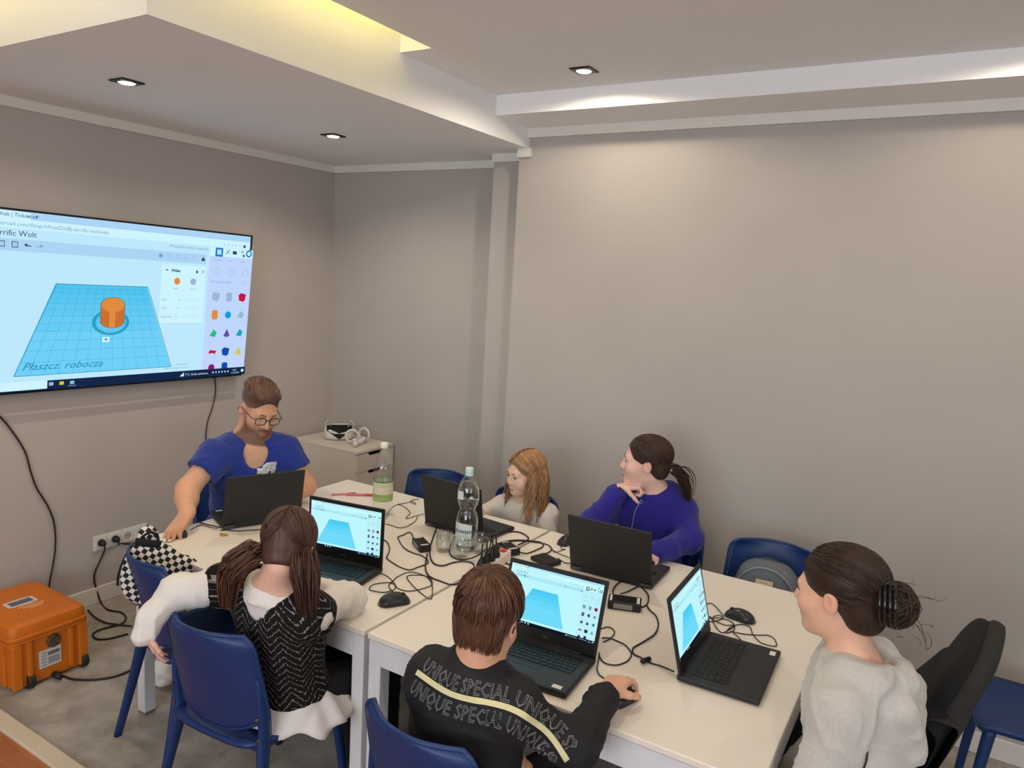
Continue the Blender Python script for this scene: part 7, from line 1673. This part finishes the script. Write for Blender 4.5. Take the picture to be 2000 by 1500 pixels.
# ------------------------------------------------------------------ girl in the grey hoodie at the table end
def make_hoodie_grey():
    root = person('girl in a light grey hoodie with dark hair clipped in a bun, seen sideways', (-0.03, 1.98, 0))
    H = V3(-0.183, 1.955, 1.112); B = basis((-0.95, 0.22, -0.10), (-0.02, 0.02, 1)); s = 0.96
    sp = dict(neck=V3(-0.135, 1.950, 0.955), chest=V3(-0.110, 1.955, 0.81), waist=V3(-0.075, 1.965, 0.64), pelvis=V3(-0.04, 1.98, 0.52), shR=V3(-0.130, 2.085, 0.880), shL=V3(-0.135, 1.825, 0.880), w=0.140, d=0.098, s=0.86, sr=0.050,
              hipR=V3(-0.06, 2.05, 0.52), hipL=V3(-0.06, 1.90, 0.52), kneeR=V3(-0.46, 2.08, 0.51), kneeL=V3(-0.46, 1.88, 0.51), ankR=V3(-0.46, 2.08, 0.09), ankL=V3(-0.46, 1.88, 0.09))
    eR, wR = V3(-0.155, 2.130, 0.66), V3(-0.235, 2.02, 0.575); eL, wL = V3(-0.165, 1.785, 0.655), V3(-0.24, 1.90, 0.575)
    pr = head_prims(H, B, s, child=0.3); pr.append(Cone(H + B @ (V3(0, -0.03, -0.06) * s), sp['neck'], 0.046, 0.052, k=0.03)); tp, TB = torso_prims(sp); pr += tp
    pr += [Cone(sp['shR'], eR, 0.042, 0.038, k=0.02), Cone(eR, wR, 0.036, 0.024, k=0.02), Cone(sp['shL'], eL, 0.042, 0.038, k=0.02), Cone(eL, wL, 0.036, 0.024, k=0.02)]
    pr += hand_prims(wL, (-0.3, 0.8, -0.2), (0, 0, -1), -1, 0.88); pr += hand_prims(wR, (-0.3, -0.8, -0.2), (0, 0, -1), 1, 0.88)
    P, F, mi = sdf_mesh(pr, 0.010, [(H - V3(.14, .13, .17), H + 0.14, 0.0036)])
    mesh_np('body', P, F, m_skin, root, color=face_tint(P, H, B, s, rgb(226, 180, 152), LIP, mi)); add_eyes(H, B, s, root, ('brown', rgb(80, 56, 40)), ('dark', rgb(60, 42, 34)), (0, 1, -0.1), 0.003)
    hc = rgb(52, 36, 28); R0 = np.array([0.0845, 0.108, 0.089]); C0 = np.array([0, -0.020, 0.047])
    hp = [Ell(H + B @ (C0 * s), R0 * s, B, k=0.02), Ell(H + B @ (V3(0, -0.066, -0.03) * s), np.array([0.064, 0.056, 0.068]) * s, B, k=0.03), Ell(H + B @ (V3(0, 0.108, -0.035) * s), np.array([0.082, 0.080, 0.104]) * s, B, op='s', k=0.010),
          Ell(H + B @ (V3(0.082, -0.002, -0.032) * s), np.array([0.028, 0.030, 0.042]) * s, B, op='s', k=0.008), Ell(H + B @ (V3(-0.082, -0.002, -0.032) * s), np.array([0.028, 0.030, 0.042]) * s, B, op='s', k=0.008), Plane(H + B @ (V3(0, -0.06, -0.085) * s), B @ V3(0, 0.25, -1), k=0.02)]
    P, F, _ = sdf_mesh(hp, 0.005); mesh_np('hair', P, F, m_hairt, root, color=np.tile(np.array(hc[:3]), (len(P), 1)))
    rg = np.random.default_rng(35); tie = V3(0, -0.118, 0.018); paths = []; S = 420
    a = rg.uniform(0.55, 2.0, S); D0 = np.stack([rg.uniform(-0.95, 0.95, S), np.cos(a), np.sin(a)], 1); D0[:, 1] = np.minimum(D0[:, 1], 0.74); lowm = rg.uniform(0, 1, S) < 0.35; D0[lowm, 2] = rg.uniform(-0.75, 0.0, lowm.sum()); D0[lowm, 1] = rg.uniform(-0.6, 0.0, lowm.sum()); D0[lowm, 0] = np.sign(D0[lowm, 0]) * 0.8
    D1 = np.tile((tie - C0) / R0, (S, 1)) + rg.normal(0, 0.08, (S, 3)); p = slerp_paths(D0, D1, 10) * (1.0 + rg.uniform(0.004, 0.034, (S, 1, 1))) * R0 * s + C0 * s
    strands_mesh('hair_locks', H + p @ B.T, 0.0026, hc, root, 0.25, seed=36)
    bc = H + B @ (V3(0, -0.142, 0.005) * s); S = 190; rg2 = np.random.default_rng(37); L = 12; ax = rg2.normal(size=(S, 3)); ax[:, 1] *= 0.6; ax /= np.linalg.norm(ax, axis=1, keepdims=True); u = np.cross(ax, norm(V3(0.3, 0.5, 0.8))); u /= np.linalg.norm(u, axis=1, keepdims=True); w = np.cross(ax, u)
    t = np.linspace(0, 1, L)[None, :] * rg2.uniform(1.5, 3.4, (S, 1)) + rg2.uniform(0, 6, (S, 1)); rad = rg2.uniform(0.75, 1.03, (S, 1, 1)); q = (np.cos(t)[..., None] * u[:, None] + np.sin(t)[..., None] * w[:, None]) * rad * np.array([0.046, 0.047, 0.055])
    strands_mesh('hair_bun', bc + q @ B.T, 0.0046, hc, root, 0.28, taper=(0.8, 1, 0.5), seed=38)
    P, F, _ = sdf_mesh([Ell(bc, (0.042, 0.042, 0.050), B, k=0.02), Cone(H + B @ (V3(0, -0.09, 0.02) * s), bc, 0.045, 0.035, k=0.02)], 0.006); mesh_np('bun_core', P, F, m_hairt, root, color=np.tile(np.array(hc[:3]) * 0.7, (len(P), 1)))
    # claw clip
    m_c = mat('clip_black', rgb(18, 18, 20), 0.15, coat=0.5); cl = None; mbx = MB()
    c0 = H + B @ (V3(-0.035, -0.118, 0.058) * s)
    for k in range(4):
        o2 = V3(0, -0.012 * k, 0)
        pts = [(-0.020, -0.108, 0.062), (-0.048, -0.118, 0.045), (-0.060, -0.122, 0.012), (-0.054, -0.124, -0.028), (-0.040, -0.126, -0.040)]
        mbx.tube([H + B @ ((V3(*x) + o2) * s) for x in spline(pts, 4)], np.interp(np.linspace(0, 1, 17), [0, .4, 1], [0.0045, 0.0045, 0.0022]), 6)
    mbx.tube([H + B @ (V3(-0.020, -0.100, 0.064) * s), H + B @ (V3(-0.020, -0.150, 0.060) * s)], 0.006, 8)
    mbx.build('hair_clip', m_c, root, smooth=True)
    # loose wisps
    wp = []
    for k in range(14):
        a1 = H + B @ (np.array([rg2.normal(0, 0.02), -0.165 + rg2.normal(0, 0.02), -0.02 + rg2.normal(0, 0.035)]) * s); d1 = B @ (rg2.normal(0, 0.02, 3) + V3(0, -0.025, -0.005)); wp.append(np.stack([a1 + d1 * u2 + B @ V3(0, -0.012 * math.sin(u2 * 3), 0.012 * math.cos(u2 * 3)) for u2 in np.linspace(0, 1.3, 8)]))
    strands_mesh('hair_wisps', np.array(wp), 0.0009, hc, root, 0.1, seed=40)
    m_g = mat('hoodie_grey', rgb(196, 193, 186), 0.92, var=0.07, vscale=140, bump=0.10, bscale=500, sheen=0.2)
    tp, TB = torso_prims(sp, 0.022)
    tp += [Cone(sp['shR'], eR, 0.066, 0.062, k=0.03), Cone(eR, wR, 0.060, 0.044, k=0.02), Cone(sp['shL'], eL, 0.066, 0.064, k=0.03), Cone(eL, wL, 0.060, 0.044, k=0.02)]
    nb = sp['neck']
    # hood lying on the back
    tp += [Cone(nb + V3(-0.045, q * 0.060, -0.030), nb + V3(-0.01, q * 0.082, 0.002), 0.026, 0.032, k=0.02) for q in (-1, 1)] + [Cone(nb + V3(-0.01, q * 0.082, 0.002), nb + V3(0.060, q * 0.080, 0.000), 0.032, 0.036, k=0.02) for q in (-1, 1)]
    tp += [Cone(nb + V3(0.060, q * 0.080, 0.000), nb + V3(0.120, 0.0, -0.018), 0.036, 0.040, k=0.025) for q in (-1, 1)] + [Cone(nb + V3(0.120, q * 0.060, -0.060), nb + V3(0.150, 0.0, -0.175), 0.050, 0.038, k=0.02) for q in (-1, 1)]
    tp += [Cone(nb + V3(0.150, -0.055, -0.075), nb + V3(0.150, 0.055, -0.075), 0.026, 0.026, k=0.006), Cone(nb + V3(0.160, -0.050, -0.112), nb + V3(0.160, 0.050, -0.112), 0.023, 0.023, k=0.006)]
    cut = [Ell(nb + V3(0.045, 0, 0.030), (0.050, 0.050, 0.040), op='s', k=0.015)]
    cloth('hoodie', tp, 0.0075, m_g, root, 0.0085, 24, 33, cut=cut)
    v, f = tube(spline([nb + V3(0.03, -0.115, -0.02), nb + V3(0.055, -0.140, -0.08), nb + V3(0.07, -0.155, -0.16), nb + V3(0.045, -0.165, -0.23), nb + V3(-0.01, -0.170, -0.28)], 6), 0.0022, 6); obj('hood_cord', v, f, mat('cord_dark', rgb(40, 38, 38), 0.7), root, smooth=True)
    legs(root, sp, mat('leggings_black', rgb(18, 18, 20), 0.9), mat('shoe_dark', rgb(30, 30, 32), 0.6), 0.064); fix_parent(root)
make_hoodie_grey()
